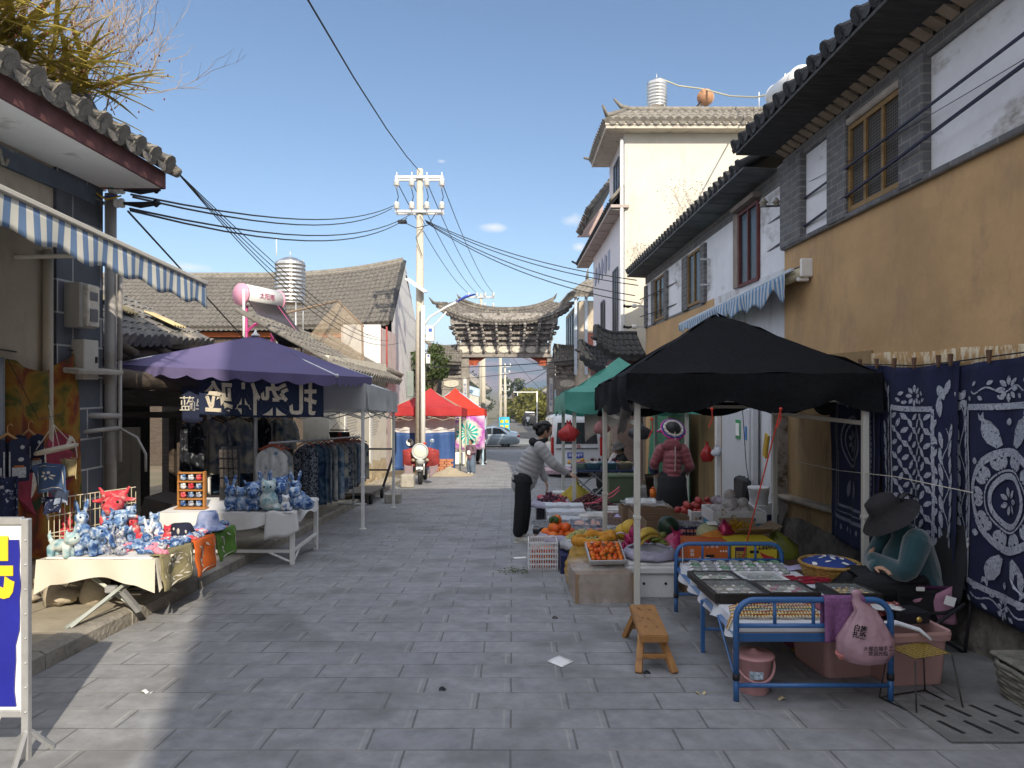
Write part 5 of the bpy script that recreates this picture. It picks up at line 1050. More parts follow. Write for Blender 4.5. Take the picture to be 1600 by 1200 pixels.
def leaf2(b,fn,u,v,L,w,ang,n=7,off=.010):
    q=[(i/(n-1)-.5,.5*sin(PI*i/(n-1))**.8) for i in range(n)]; q+=[(a,-c) for a,c in q[-2:0:-1]]
    b.add([fn(u+a*L*cos(ang)-c*w*sin(ang),v+a*L*sin(ang)+c*w*cos(ang))+V((0,-off,0)) for a,c in q],[list(range(len(q)))])
hanky('blue cloth square with a pale flower print clipped under the bamboo ring',px(78,722,5.6),.22,M('mid indigo cloth',(.04,.075,.16),.9,var=.25,sc=12),1)
hanky('khaki cloth scrap hanging at the right of the bamboo ring',px(108,715,5.75),.15,M('khaki cloth',(.33,.27,.15),.9,var=.3,sc=12),-1,0)
hanky('dark navy cap shaped cloth hanging lowest under the blue square',px(80,775,5.7),.13,NAVP,1,0)
hanky('pale blue striped cloth tail below the bamboo ring',px(93,765,5.75),.11,M('pale blue cloth',(.25,.30,.40),.9,var=.3,sc=20),1,0)
# meter boxes
t=T('meter_box','grey electric meter box with clear front on the slate tiles','meter box',px(97,478,6.75)); p=px(98,478,6.75); p.x=-4.10
g=MB(); g.box(p,(.16,.26,.42),.01); ob('case',g,M('grey plastic case',(.30,.29,.27),.5,var=.1),t); g=MB(); g.box(p+V((.095,.02,0)),(.05,.2,.40),.01); ob('clear_cover',g,M('clear meter cover',(.42,.40,.36),.15,spec=.8,var=.5,sc=9),t)
g=MB(); g.box(p+V((.121,.02,.09)),(.008,.12,.08)); g.box(p+V((.121,.02,-.09)),(.008,.12,.12)); ob('meter',g,M('dark meter dial',(.10,.10,.11),.4),t)
t=T('switch_box','white metal switch box with small blue label below the meter','switch box',px(118,565,6.8)); p=px(120,562,6.85); p.x=-4.12
g=MB(); g.box(p,(.14,.24,.38),.008); ob('case',g,M('dirty white metal',(.42,.40,.36),.5,var=.1),t); g=MB(); g.box(p+V((.073,-.02,-.12)),(.006,.07,.06)); ob('label_plate',g,M('blue white label',(.12,.2,.42),.6),t); g=MB(); g.box(p+V((.075,.07,0)),(.02,.02,.06)); ob('latch',g,IRON,t)
# ---------------- table one with plush toys ----------------
DYEB=[dye('blue white tie dye',[(.04,.09,.24),(.11,.20,.38),(.36,.45,.57),(.62,.66,.68)],18),dye('deep blue tie dye',[(.02,.045,.14),(.05,.11,.27),(.24,.33,.48),(.57,.61,.65)],20),dye('pale teal tie dye',[(.10,.22,.27),(.24,.38,.42),(.48,.55,.54),(.60,.62,.58)],12),dye('red tie dye',[(.42,.03,.05),(.50,.05,.07),(.55,.16,.16),(.64,.50,.44)],14),dye('grey blue print',[(.10,.12,.2),(.30,.32,.38),(.50,.51,.52)],40,det=1),dye('white blue print',[(.05,.12,.36),(.5,.54,.6),(.66,.67,.68),(.68,.68,.68)],22)]
EYE=M('black bead',(.01,.01,.01),.2); TABW=M('cream table sheet',(.56,.52,.44),.9,var=.05,sc=3,bump=.25,bsc=7)
TZ=lambda y:.235-.04*(y-5)
def tt(u,v): Y=1.065/((v-600)/F-.04); return V(((u-800)/F*Y,Y,TZ(Y)))
t1=T('folding_table','low folding table with crossed steel legs under the cream sheet, nearest on the left','table',(-3.05,5.9,gz(5.9)+.1))
g=MB(); g.box((-3.04,5.92,.182),(.78,1.38,.03),.005,Matrix.Rotation(-.04,4,'X')); ob('table_top',g,WSTEEL,t1)
FG=M('grey green steel',(.36,.38,.34),.45,.4,var=.12)
for (a,b) in(((-3.04,4.84,-.165),(-2.80,6.5,.15)),((-2.78,5.30,-.19),(-3.30,5.32,.17)),((-2.80,5.95,-.23),(-3.3,5.45,.17)),((-3.02,4.86,-.165),(-2.72,5.5,.17))): g=MB(); g.tube([a,b],.016,4); ob('leg',g,FG,t1)
g=MB(); g.tube([(-2.86,5.22,-.02),(-2.78,5.30,-.19)],.026,4); g.box((-2.93,5.2,.0),(.08,.05,.05),.008); ob('brace',g,STEEL,t1)
g=MB(); g.grid(lambda u,v:V((-3.47+.86*u,5.2+1.44*v,TZ(5.2+1.44*v)-.012+.006*noise.noise((u*5,v*7,0)))),14,20)
g.grid(lambda u,v:V((-3.48+.87*u,5.2-.03*v+.025*sin(u*14)*v,TZ(5.2)-.012-v*(.155+.03*sin(u*7+1)+.10*max(0,u-.86)*7*.6+.07*max(0,.12-u)*8))),40,8)
g.grid(lambda u,v:V((-2.61+.03*v+.02*sin(u*20)*v,5.2+.20*u,TZ(5.2+.2*u)-.012-v*(.24*(1-u)))),8,5); ob('table_sheet',g,TABW,None,'cream sheet covering the near plush toy table, drooping at its front edge','table sheet')
def toy(kind,p,s,a,mat,label,grp='tie-dyed plush toys'):
    """a stuffed toy: one sewn body, bead eyes as parts"""
    t=T('plush_toy',label,'plush toy',p,a,grp); g=MB(); e=[]
    if kind=='cat':      # standing, head to +x
        g.ell((0,0,.42*s),(.5*s,.22*s,.22*s)); g.ell((.5*s,0,.68*s),(.30*s,.27*s,.25*s))
        for x in(-.36,.34):
            for y in(-.12,.12): g.tube([(x*s,y*s,.4*s),(x*s,y*s,.06*s)],[.14*s,.13*s],10); g.ell((x*s,y*s,.07*s),.13*s)
        g.tube([(-.45*s,0,.5*s),(-.56*s,0,.75*s),(-.5*s,0,.95*s)],[.09*s,.07*s,.03*s])
        for y in(-.16,.16): g.tube([(.45*s,y*s,.82*s),(.42*s,y*1.2*s,1.04*s)],[.1*s,.02*s])
        e=[(.74*s,-.12*s,.74*s),(.74*s,.12*s,.74*s)]
    elif kind=='elephant':
        g.ell((0,0,.5*s),(.42*s,.27*s,.27*s)); g.ell((.42*s,0,.78*s),(.24*s,.24*s,.24*s)); g.tube([(.6*s,0,.76*s),(.8*s,0,.62*s),(.86*s,0,.4*s),(.98*s,0,.34*s)],[.12*s,.10*s,.08*s,.06*s],10)
        for x in(-.28,.26):
            for y in(-.14,.14): g.tube([(x*s,y*s,.5*s),(x*s,y*s,.02*s)],[.15*s,.14*s],10)
        for y in(-1,1): g.ell((.36*s,y*.26*s,.82*s),(.15*s,.05*s,.22*s))
        e=[(.60*s,-.15*s,.86*s),(.60*s,.15*s,.86*s)]
    elif kind=='rabbit':  # seated, facing +x
        g.ell((0,0,.32*s),(.27*s,.25*s,.32*s)); g.ell((.05*s,0,.76*s),(.25*s,.24*s,.22*s))
        for y in(-1,1): g.ell((.02*s,y*.15*s,1.16*s),(.06*s,.09*s,.28*s),10,8,Matrix.Rotation(-y*.22,4,'X')); g.ell((.22*s,y*.15*s,.09*s),(.16*s,.09*s,.09*s)); g.ell((.22*s,y*.16*s,.4*s),(.08*s,.07*s,.14*s))
        g.ell((-.28*s,0,.2*s),.1*s); e=[(.26*s,-.1*s,.82*s),(.26*s,.1*s,.82*s)]
    elif kind=='cow':
        g.ell((0,0,.34*s),(.28*s,.26*s,.34*s)); g.ell((.14*s,0,.80*s),(.34*s,.27*s,.25*s)); g.ell((.36*s,0,.74*s),(.18*s,.2*s,.17*s))
        for y in(-1,1): g.tube([(.0,y*.18*s,.96*s),(-.1*s,y*.3*s,1.12*s),(-.05*s,y*.36*s,1.26*s)],[.08*s,.06*s,.03*s]); g.ell((-.08*s,y*.36*s,.88*s),(.08*s,.18*s,.06*s)); g.ell((.24*s,y*.16*s,.1*s),(.17*s,.1*s,.1*s)); g.ell((.2*s,y*.22*s,.42*s),(.08*s,.08*s,.16*s))
        for k in range(4): g.ell((.02*s-.05*k*s,(-.15+.1*k)*s,1.06*s),.085*s,8,6)
        e=[(.38*s,-.15*s,.90*s),(.38*s,.15*s,.90*s)]
    elif kind=='squat':
        g.ell((0,0,.34*s),(.34*s,.30*s,.34*s)); g.ell((.06*s,0,.78*s),(.26*s,.24*s,.22*s)); g.tube([(-.2*s,0,.15*s),(-.3*s,.2*s,.12*s),(0,.36*s,.1*s),(.25*s,.2*s,.1*s)],[.1*s,.12*s,.11*s,.08*s],10)
        for y in(-1,1): g.ell((.02*s,y*.18*s,.97*s),(.06*s,.07*s,.12*s))
        e=[(.28*s,-.1*s,.82*s),(.28*s,.1*s,.82*s)]
    else: # fish
        g.ell((0,0,.3*s),(.46*s,.2*s,.3*s)); g.ell((-.5*s,0,.35*s),(.16*s,.08*s,.3*s)); g.ell((0,0,.62*s),(.2*s,.06*s,.14*s)); g.ell((.0,.2*s,.2*s),(.14*s,.1*s,.07*s)); e=[(.36*s,-.15*s,.38*s),(.36*s,.15*s,.38*s)]
    ob('body',g,mat,t,vox=.045*s if s>.12 else .06*s,smo=2,local=1)
    for q in e: g=MB(); g.ell(q,.035*s,8,6); ob('eye',g,EYE,t,local=1)
    return t
D=DYEB
TOYS=[('cat',72+24,869,.20,.1,D[2],'pale teal and white cat standing at the front left corner of the near table'),('elephant',140,868,.225,.15,D[1],'blue and white elephant standing right of the pale cat at the table front'),
('rabbit',127,843,.24,-.4,D[0],'blue rabbit with two upright ears behind the pale cat'),('rabbit',106,843,.19,-1.2,D[3],'red eared rabbit half hidden behind the pale cat'),('cow',178,836,.34,-.9,D[3],'large red cow with horns, tallest toy on the near table'),
('squat',202,832,.24,-.5,D[0],'blue and white toy just right of the large red cow'),('cow',188,846,.23,-.9,D[0],'mid blue horned toy in front of the red cow'),('rabbit',168,850,.20,-.3,D[1],'deep blue rabbit behind the elephant'),('squat',208,842,.19,-1.3,D[3],'small red toy with a yellow tag in the middle of the near table'),
('elephant',225,838,.19,-1.4,D[0],'pale blue elephant lying near the middle of the near table'),('squat',242,836,.19,-1.2,D[0],'round blue toy left of the dark bucket hat'),('fish',246,845,.17,.1,D[5],'white and blue fish toy below the round blue toy'),('cat',162,867,.12,.3,D[4],'small grey print toy right of the elephant'),('rabbit',172,860,.14,-.6,D[4],'small grey print rabbit with one ear up'),('fish',187,868,.14,.0,D[4],'grey print fish lying at the table front'),('squat',188,857,.15,-1.2,D[4],'round grey print toy behind the grey fish'),
('elephant',200,850,.16,-1,D[0],'blue elephant half buried among the small goods'),('rabbit',232,850,.15,-1,D[5],'white and blue rabbit at the middle of the small goods'),('squat',262,846,.13,-1.2,D[3],'small red and white toy in front of the dark bucket hat'),('squat',275,845,.11,-1.2,D[5],'tiny white and blue toy beside the small red one'),('cat',215,858,.13,.4,D[1],'deep blue cat among the hair ties')]
for k,u,v,s,a,m,lb in TOYS: toy(k,tt(u,v),s,a-.35,m,'plush '+lb)
sc_=[]
def scr(mat,i):
    g=MB(); 
    for k in range(9): a=k*2*PI/9; g.ell((.032*cos(a),.032*sin(a),.016),(.02,.02,.014+.006*(k%2)),7,5,None,.3,5)
    return ob('hair_tie',g,mat,None,'','hair tie',local=1)
P3=[scr(m,i) for i,m in enumerate((D[0],D[1],D[3],D[5],D[4],M('pink cotton',(.62,.22,.30),.9,var=.3,sc=20)))]
GL='small ruched tie-dye hair ties spread over the near table'
for k in range(150):
    y=5.30+1.28*rnd.random()**.9; lo=-3.1+.25*(y-5.2); x=rnd.uniform(lo,-2.64)
    i=rnd.choice((0,0,1,1,3,4,2,5)); nm=('pale blue','deep blue','red','white and blue','grey print','pink')[i]
    o=dup(P3[i],(x,y,TZ(y)+rnd.uniform(-.004,.02)),rot=(rnd.uniform(-.5,.5),rnd.uniform(-.5,.5),rnd.uniform(0,6)),sc=rnd.uniform(.75,1.2),label='small '+nm+' ruched hair tie lying in the heap on the near left table',group=nm+' hair ties on the near left table')
for o in P3: bpy.data.objects.remove(o)
def hat(label,p,r,h,mat,brim):
    t=T('bucket_hat',label,'hat',p); g=MB(); g.lathe((0,0,0),[(brim,.0),(brim*.98,.012),(r*1.05,.035),(r,.05),(r*.86,h*.8),(r*.7,h),(.02,h*1.03)],22); 
    for i in range(len(g.v)): x,y,z=g.v[i]; n_=noise.noise((x*9,y*9,z*9+p[0])); g.v[i]=(x+.012*n_,y,z+.016*n_*(1 if z>.02 else .4)+.0*x)
    ob('cloth',g,mat,t,local=1); return t
h=hat('dark indigo bucket hat with white flower prints on the near table',tt(283,843)+V((0,0,.02)),.105,.115,M('hat indigo',(.012,.014,.035),.9,var=.2),.165); b=MB()
for (a,z,r_) in((-1.35,.07,.022),(-2.0,.05,.012),(-.8,.06,.014),(-1.7,.09,.010)): 
    for k in range(5): q=k*2*PI/5; b.ell((.104*cos(a)+.0,.104*sin(a),z+r_*sin(q)*.8),(.004+r_*.5*abs(cos(q)),.006,r_*.4),6,4)
ob('printed_flower',b,LEAFW,h,local=1)
hat('pale blue crackle dyed bucket hat at the far end of the near table',tt(325,832)+V((0,0,.03)),.10,.155,dye('pale blue crackle',[(.10,.16,.34),(.30,.36,.56),(.40,.45,.64)],14),.15)
WIREW=M('cream wire',(.55,.50,.36),.5,var=.05)
t=T('wire_rack','cream wire grid rack standing behind the plush toys','wire rack',(-3.45,6.0,TZ(6))); g=MB(); a,b=px(76,838,5.75),px(212,812,6.55)
for i in range(19): q=a+(b-a)*i/18; g.tube([q+V((0,0,-.04)),q+V((0,0,.30-.04*(i in(0,18))))],.0035,4)
for z in(.02,.16,.30): g.tube([a+V((0,0,z)),b+V((0,0,z))],.005,4)
for q in(a,b): g.tube([q,q+V((.2,-.0,0)),q+V((.2,0,.0))],.004,4)
ob('grid',g,WIREW,t)
def towel(label,y0,y1,zt_,drop,m,pat):
    fn=lambda u,v:V((-2.60+.02*v+.022*sin(u*9+v)*min(1,v*3)+.006*sin(v*9),y0+(y1-y0)*(u+.04*v*(u-.5)),zt_(u)-drop*v*(1+.05*sin(u*6))+.012*(1-min(1,v*12))))
    g=MB(); g.grid(fn,22,20,.005); g.grid(lambda u,v:V((-2.60-.07*v,y0+(y1-y0)*u,zt_(u)+.012)),8,2,.005); g.i=1
    global DIRX; DIRX=1
    if pat==0:
        for k in range(8): leaf(g,fn,.45+.15*cos(k*PI/4),.30+.11*sin(k*PI/4),.17,.07,k*PI/4)
        for k in range(12): leaf(g,fn,.45+.33*cos(k*PI/6),.42+.34*sin(k*PI/6),.14,.02,k*PI/6+PI/2)
        for k in range(4): leaf(g,fn,.25+.15*k,.80,.16,.05,1.2-.3*k)
    else:
        for (u,v,L,w,a) in((.25,.2,.25,.05,.6),(.3,.24,.25,.05,-.5),(.62,.18,.22,.05,.8),(.5,.42,.35,.04,1.5),(.35,.58,.25,.05,.2),(.35,.66,.28,.05,-.3),(.4,.75,.2,.05,.9),(.2,.48,.2,.04,-.7)): leaf(g,fn,u,v,L,w,a)
    leaf(g,fn,.86,.45,.85,.018,PI/2); leaf(g,fn,.5,.90,.75,.02,0)
    ob('towel',g,[m,LEAFW],None,label,'towel')
towel('khaki towel with a pale flower print draped over the table edge',5.24,5.76,lambda u:TZ(5.24+.5*u),.255,M('khaki towel',(.21,.185,.10),.95,var=.15,sc=30,bump=.4,bsc=80),0)
towel('orange towel with white leaf print draped over the table edge',5.80,6.2,lambda u:TZ(5.8+.4*u),.275,M('orange towel',(.56,.115,.018),.95,var=.1,sc=30,bump=.4,bsc=80),1)
towel('green towel with white leaf print draped over the table edge',6.23,6.66,lambda u:TZ(6.23+.4*u),.24,M('green towel',(.075,.17,.025),.95,var=.15,sc=30,bump=.4,bsc=80),1)
# things under table one
g=MB()
for k in range(10): g.ell((-3.55+rnd.uniform(-.3,.25),5.75+rnd.uniform(-.25,.35),gz(5.8)+.12+rnd.uniform(0,.12)),(rnd.uniform(.06,.14),.1,rnd.uniform(.05,.11)),8,6,None,.4,3)
ob('rubble',g,M('pale rubble',(.38,.33,.25),.95,var=.25,bump=.8,bsc=14),None,'heap of pale broken stone at the wall foot under the near table','rubble',kind='stuff')
g=MB(); g.lathe((-3.35,6.2,gz(6.2)+.1),[(.14,0),(.19,.05),(.2,.22),(.21,.24),(.17,.235)],20); ob('basin',g,M('dark basin',(.035,.033,.035),.5),None,'dark round basin in the shadow under the near table','basin')
# ---------------- table two ----------------
t2=T('table','white steel framed table with diagonal corner braces standing at the kerb','table',(-3.0,8.1,gz(8.1)))
for (x,y) in((-2.36,7.64),(-2.36,8.56),(-3.72,7.64),(-3.72,8.56)): g=MB(); zb=gz(y)+(.1 if x<-3 else 0); g.box((x,y,(zb+.10)/2),(.05,.04,.10-zb),.004); ob('leg',g,WSTEEL,t2)
g=MB(); g.box((-3.04,8.1,.105),(1.42,.98,.03),.004); ob('table_top',g,WSTEEL,t2)
g=MB(); g.box((-3.04,7.66,-.30),(1.32,.03,.03)); g.box((-2.36,8.1,-.30),(.03,.9,.03)); g.tube([(-2.36,7.64,-.42),(-2.62,7.65,-.31)],.014,4); g.tube([(-2.36,7.66,-.42),(-2.36,7.9,-.31)],.014,4); g.tube([(-2.36,8.56,-.45),(-2.36,8.3,-.31)],.014,4); ob('rail',g,WSTEEL,t2)
g=MB(); g.grid(lambda u,v:V((-3.78+1.44*u,7.58+1.02*v,.128+.004*noise.noise((u*6,v*6,0)))),20,14); g.grid(lambda u,v:V((-3.78+1.34*u*(1-.06*v),7.58-.02*v+.02*sin(u*21)*v,.128-v*(.20+.03*sin(u*5)-.10*max(0,u-.72)*3.5+.05*noise.noise((u*4,0,0))))),40,7)
g.grid(lambda u,v:V((-2.62+.32*u+.04*v*(u-.3),7.56+.5*v*u*0+.9*u*.0+.55*v*0,.135-.30*v*(1-.3*u)+.02*sin(u*7)))+V((0,-.02*v+.05*u,0)),12,8,.006); g.grid(lambda u,v:V((-2.34+.03*v,7.6+.9*u,.128-.10*v*(1+.3*sin(u*9)))),14,4); ob('table_sheet',g,M('white table sheet',(.60,.60,.60),.9,var=.05,sc=3,bump=.25,bsc=7,dirt=((.42,.40,.38),2.5,.6,.75)),None,'white cloth bunched over the right corner of the toy table at the kerb','table sheet')
for k,u,v,s,a,m,lb in(('rabbit',360,797,.27,-1.0,D[1],'blue rabbit with one ear up, leftmost on the kerb table'),('squat',378,797,.25,-1.3,D[0],'blue seated toy with a red tassel on the kerb table'),('cow',395,797,.27,-1.2,D[1],'tall blue toy with a pale face, third from left on the kerb table'),('squat',420,798,.33,-1.4,D[2],'pale grey green seated toy with a curled tail on the kerb table'),('rabbit',414,795,.30,-1.3,D[1],'blue toy whose head shows behind the pale grey one'),('cow',437,794,.30,-1.1,D[1],'blue horned toy right of the pale seated toy'),('cat',452,793,.26,-.8,D[0],'blue and white cat in the right group of the kerb table'),('fish',470,795,.26,.1,D[0],'pale blue fish with a tail fin at the right of the kerb table'),('fish',478,797,.22,-.2,D[1],'dark blue fish lying at the right end of the kerb table'),('rabbit',462,790,.28,-1.2,D[1],'deep blue rabbit behind the fishes on the kerb table'),('squat',446,798,.17,-1,D[5],'small white and blue toy at the front of the kerb table')):
    Y=7.55+(798-v)*.045+.12; toy(k,V(((u-800)/F*Y,Y,.132)),s,a,m,'plush '+lb)
# wooden display rack of small toys
rk=T('display_rack','small orange wooden rack with four shelves of tiny toys on the kerb table','display rack',(-3.52,7.82,.132)); x0,x1=-3.66,-3.38
g=MB()
for x in(x0,x1): g.box((x,7.82,.335),(.02,.06,.41),.003)
for k in range(5): g.box(((x0+x1)/2,7.80,.145+.095*k),(x1-x0-.022,.06,.016),.003)
g.box(((x0+x1)/2,7.81,.140),(.34,.12,.012),.003); ob('frame',g,M('orange varnished wood',(.36,.16,.045),.5,var=.25,stretch=(1,1,5)),rk)
g=MB(); g.box(((x0+x1)/2,7.845,.335),(x1-x0-.02,.006,.39)); ob('backboard',g,M('dark cloth back',(.04,.04,.06),.9),rk)
for r_ in range(4):
    for c_ in range(3):
        g=MB(); m=(D[1],D[0],D[3],D[4],D[5])[(r_*2+c_*3)%5]; x=x0+.055+c_*.085; z=.156+.095*r_; g.ell((x,7.80,z+.028),(.033,.022,.028),9,6); g.ell((x+.012,7.79,z+.055),(.02,.018,.016),8,5); g.ell((x-.02,7.8,z+.05),(.012,.01,.02),6,4); ob('tiny_toy',g,m,rk)
t=T('slat_panel','dark panel hung with small patterned purses behind the wooden rack','display panel',(-3.1,8.35,.13)); g=MB(); g.box((-3.33,8.4,.45),(.22,.03,.62),.0,euler(-.1,0,.1)); ob('panel',g,IRON,t)
for r_ in range(5):
    for c_ in range(4): g=MB(); g.box((-3.41+c_*.055,8.37-.01*r_,.22+r_*.115),(.045,.02,.10),.008); ob('purse',g,M('dark patterned purse',(.10,.085,.075),.9,var=.8,sc=60),t)
g=MB(); g.box((-4.05,8.35,.02),(.36,.5,.30),.0,euler(0,.25,0)); ob('open_case',g,M('dark brown case',(.05,.04,.035),.7),None,'dark brown open case beside the cream door','case')
# ---------------- banners, garments ----------------
bn=T('banner','navy banner with large pale brush characters seen from behind','banner',(-3.1,8.95,1.1))
bf=lambda u,v:V((-3.90+1.55*u,8.86+.015*sin(u*8)+0.004*sin(u*30),1.62-.50*v-.03*u-.02*sin(u*PI)))
g=MB(); g.grid(bf,120,16,.006); ob('cloth',g,M('navy banner cloth',(.012,.020,.050),.9,var=.2,sc=3),bn)
b=text(None,'扎染体验',.37,Matrix.Identity(4),None,None,.001,.009,1,1.40,.41); 
b.v=[tuple(bf((x+.74)/1.55+.02,min(.985,max(.02,(.27-y)/.50)))+V((0,-.022-z,0))) for x,y,z in b.v]
ob('lettering',b,M('pale crackled print',(.52,.47,.38),.9,var=.25,sc=40,dirt=((.12,.12,.16),50,.58,.64)),bn)
bn=T('banner','small dark round cornered banner with two pale characters left of the large one','banner',(-4.05,8.9,1.05)); g=MB(); g.grid(lambda u,v:V((-4.14+.26*u,8.92,1.46-.42*v+.03*sin(u*PI)*(-1 if v>.9 else 0))),8,8,.006); ob('cloth',g,NAVY,bn)
b=text(None,'蓝',.20,at((-4.07,8.905,1.24)),None,None,.001); ob('lettering',b,LEAFW,bn); b=text(None,'屿',.20,at((-3.95,8.905,1.21)),None,None,.001); ob('lettering',b,M('dim pale print',(.25,.25,.27),.9),bn)
def garment(label,p,w,h,a,mat,grp,sleeve=0,k=0,hang=WD,flare=.1):
    t=T('garment',label,'garment',p,a,grp); g=MB()
    def fn(u,v):
        s_=(u-.5)*2; ww=w*.5*(.62+.38*min(1,v*9)+flare*v); return V((s_*ww,.022*sin(u*19+k)*min(1,v*4)+.02*sin(u*7+2*k),-.02-v*h-.05*abs(s_)*(1-min(1,v*6))))
    g.grid(fn,26,14,.012)
    if sleeve:
        for s_ in(-1,1): g.tube([(s_*w*.42,0,-.09),(s_*w*.60,0,-.24),(s_*w*.66,.01,-.24-h*.3)],[.055,.06,.065],8,1,.4)
    ob('cloth',g,mat,t,local=1); g=MB(); g.tube([(-.4*w,0,-.06),(0,0,.02),(.4*w,0,-.06)],.009,5); g.tube([(0,0,.02),(0,0,.06),(.02,0,.075)],.003,4); ob('hanger',g,hang,t,local=1); return t
GC=[dye('black floral cotton',[(.01,.011,.015),(.014,.015,.02),(.02,.022,.03),(.22,.23,.24)],14),dye('cream and blue dip dye',[(.05,.08,.14),(.16,.19,.22),(.40,.38,.32),(.46,.44,.37)],5),dye('dark blue dip dye',[(.012,.02,.05),(.02,.045,.10),(.05,.10,.17),(.12,.18,.24)],6),dye('white floral cotton',[(.10,.15,.25),(.42,.43,.43),(.50,.50,.49),(.52,.52,.5)],9),dye('dark lattice print',[(.02,.028,.04),(.03,.04,.06),(.30,.33,.36),(.05,.07,.1)],34,det=1),dye('grey tie dye',[(.10,.12,.14),(.30,.31,.30),(.42,.41,.38)],8),dye('faded blue tie dye',[(.05,.10,.18),(.18,.25,.33),(.36,.38,.40)],8)]
HR=M('orange hanger',(.40,.10,.05),.6); 
for i,(u,v,Y,w,h,m,sl,lb) in enumerate(((299,655,9.6,.30,.95,0,0,'black floral dress hanging first beside the shop door frame'),(330,652,10.2,.42,.80,1,1,'cream and blue tie-dye shirt hanging under the navy banner, left one'),(372,650,10.4,.40,.82,1,1,'cream and blue tie-dye shirt hanging under the navy banner, right one'),(352,690,10.6,.5,.75,2,0,'dark blue skirt hanging below the cream shirts'),(378,676,10.9,.26,.7,2,0,'dark blue apron shaped dress beside the parasol pole'),(412,652,11.5,.30,1.0,0,0,'black floral dress right of the parasol pole'),(430,652,11.8,.25,.9,1,0,'cream spotted dress at the end of the banner'),(445,650,12.2,.35,.55,3,1,'white floral shirt hanging just past the banner end'),(298,708,9.9,.22,.5,0,0,'small dark patterned bag like dress below the black floral one'))):
    garment(lb,px(u,v,Y),w,h,rnd.uniform(-.2,.2),GC[m],'garments hanging in the shop',sl,i)
rl=T('clothes_rail','steel clothes rail on two uprights filled with garments at the kerb','clothes rail',(-2.95,10.8,gz(10.8))); ra,rb=V((-3.12,9.15,.74)),V((-2.72,12.7,.56))
g=MB(); g.tube([ra,rb],.016,8); ob('rail',g,STEEL,rl)
for q in(ra.lerp(rb,.1),ra.lerp(rb,.93)): g=MB(); g.tube([(q.x-.03,q.y,q.z),(q.x-.03,q.y,gz(q.y)+.1)],.014,8); g.tube([(q.x-.3,q.y,gz(q.y)+.12),(q.x+.2,q.y,gz(q.y)+.12)],.014,6); ob('leg',g,STEEL,rl)
nm=('white floral','white floral','grey tie-dye','dark lattice print','dark blue','pale blue','grey and white','faded blue','cream','dark patterned','pale grey','blue','white spotted','grey striped','pink grey')
mm=(3,3,5,4,2,6,5,6,1,4,5,6,3,5,1)
for k in range(15):
    q=ra.lerp(rb,(.01,.03,.06,.33,.42,.50,.56,.62,.68,.74,.79,.84,.89,.94,.985)[k]); garment(nm[k]+' dress on the clothes rail, '+('nearest the camera','second from the camera','third, just behind the front floral ones','fourth with a clear gap before it','fifth along','sixth along','seventh along','eighth along','ninth along','tenth along','eleventh along','twelfth along','third from the far end','second from the far end','at the far end')[k],q-V((0,0,.03)),.40 if k<3 else .36,(.92 if k<8 else .98-.02*k),rnd.uniform(-.35,.25),GC[mm[k]],'garments on the clothes rail',0,k,HR,.05)
t=T('clip_hanger','black clip hanger with dark socks and a red cloth hooked below the white canopy','hanger',px(530,672,12.3)); c=px(530,672,12.3)
g=MB(); g.box(c,(.32,.03,.02)); g.tube([c+V((-.14,0,.01)),c+V((0,0,.16)),c+V((.14,0,.01))],.004,4); g.tube([c+V((0,0,.16)),c+V((0,0,.30))],.004,4); ob('bar',g,BLACK,t)
for k in range(7): g=MB(); x=-.15+.05*k; g.grid(lambda u,v:c+V((x+.06*(u-.5)+.03*v,.01*sin(u*5),-.03-(.14+.04*k)*v)),4,5,.01); ob('sock' if k!=3 else 'red_cloth',g,M('red printed cloth',(.30,.03,.03),.9,var=.4,sc=40) if k==3 else M('black sock',(.02,.022,.02),.95),t)
# ---------------- cart, concrete blocks ----------------
ct=T('hand_cart','flat bed hand cart with a raised push handle by the whitewashed wall','cart',(-2.9,14.2,gz(14.2))); zc=gz(14)+.20
g=MB(); g.box((-2.95,14.1,zc),(.62,1.5,.05),.01,Matrix.Rotation(-.058,4,'X')); ob('platform',g,M('worn cart boards',(.13,.12,.11),.8,var=.3),ct)
g=MB(); g.tube([(-2.66,14.7,zc),(-2.55,15.2,zc+.55),(-2.55,15.25,zc+.72)],.025,6); g.tube([(-3.2,14.7,zc),(-3.1,15.2,zc+.55),(-3.1,15.25,zc+.72)],.025,6); g.tube([(-2.55,15.25,zc+.72),(-3.1,15.25,zc+.72)],.02,6); g.tube([(-2.6,15,zc+.3),(-3.15,15,zc+.3)],.018,6); ob('handle',g,IRON,ct)
for (x,y) in((-2.68,13.5),(-3.22,13.5),(-2.68,14.65),(-3.22,14.65)): g=MB(); c=V((x,y,gz(y)+.09+(.1 if x<-2.87 else 0))); g.tube([c-V((.025,0,0)),c+V((.025,0,0))],.09,16); ob('wheel',g,BLACK,ct)
g=MB(); g.box((-2.3,13.75,gz(13.75)+.18),(.30,.22,.18),.015); g.tube([(-2.3,13.75,gz(13.75)+.2),(-2.3,13.75,gz(13.75)+.5)],.02,6)
g.v=[(x,y,z-.09) for x,y,z in g.v]; ob('concrete_block',g,CONC,None,'rough concrete weight block with an iron stub near the white canopy leg','concrete block')
g=MB(); g.box((-2.52,17.2,gz(17.2)+.16),(.32,.3,.32),.03); ob('concrete_block',g,CONC,None,'taller concrete block beside the motorcycle','concrete block')
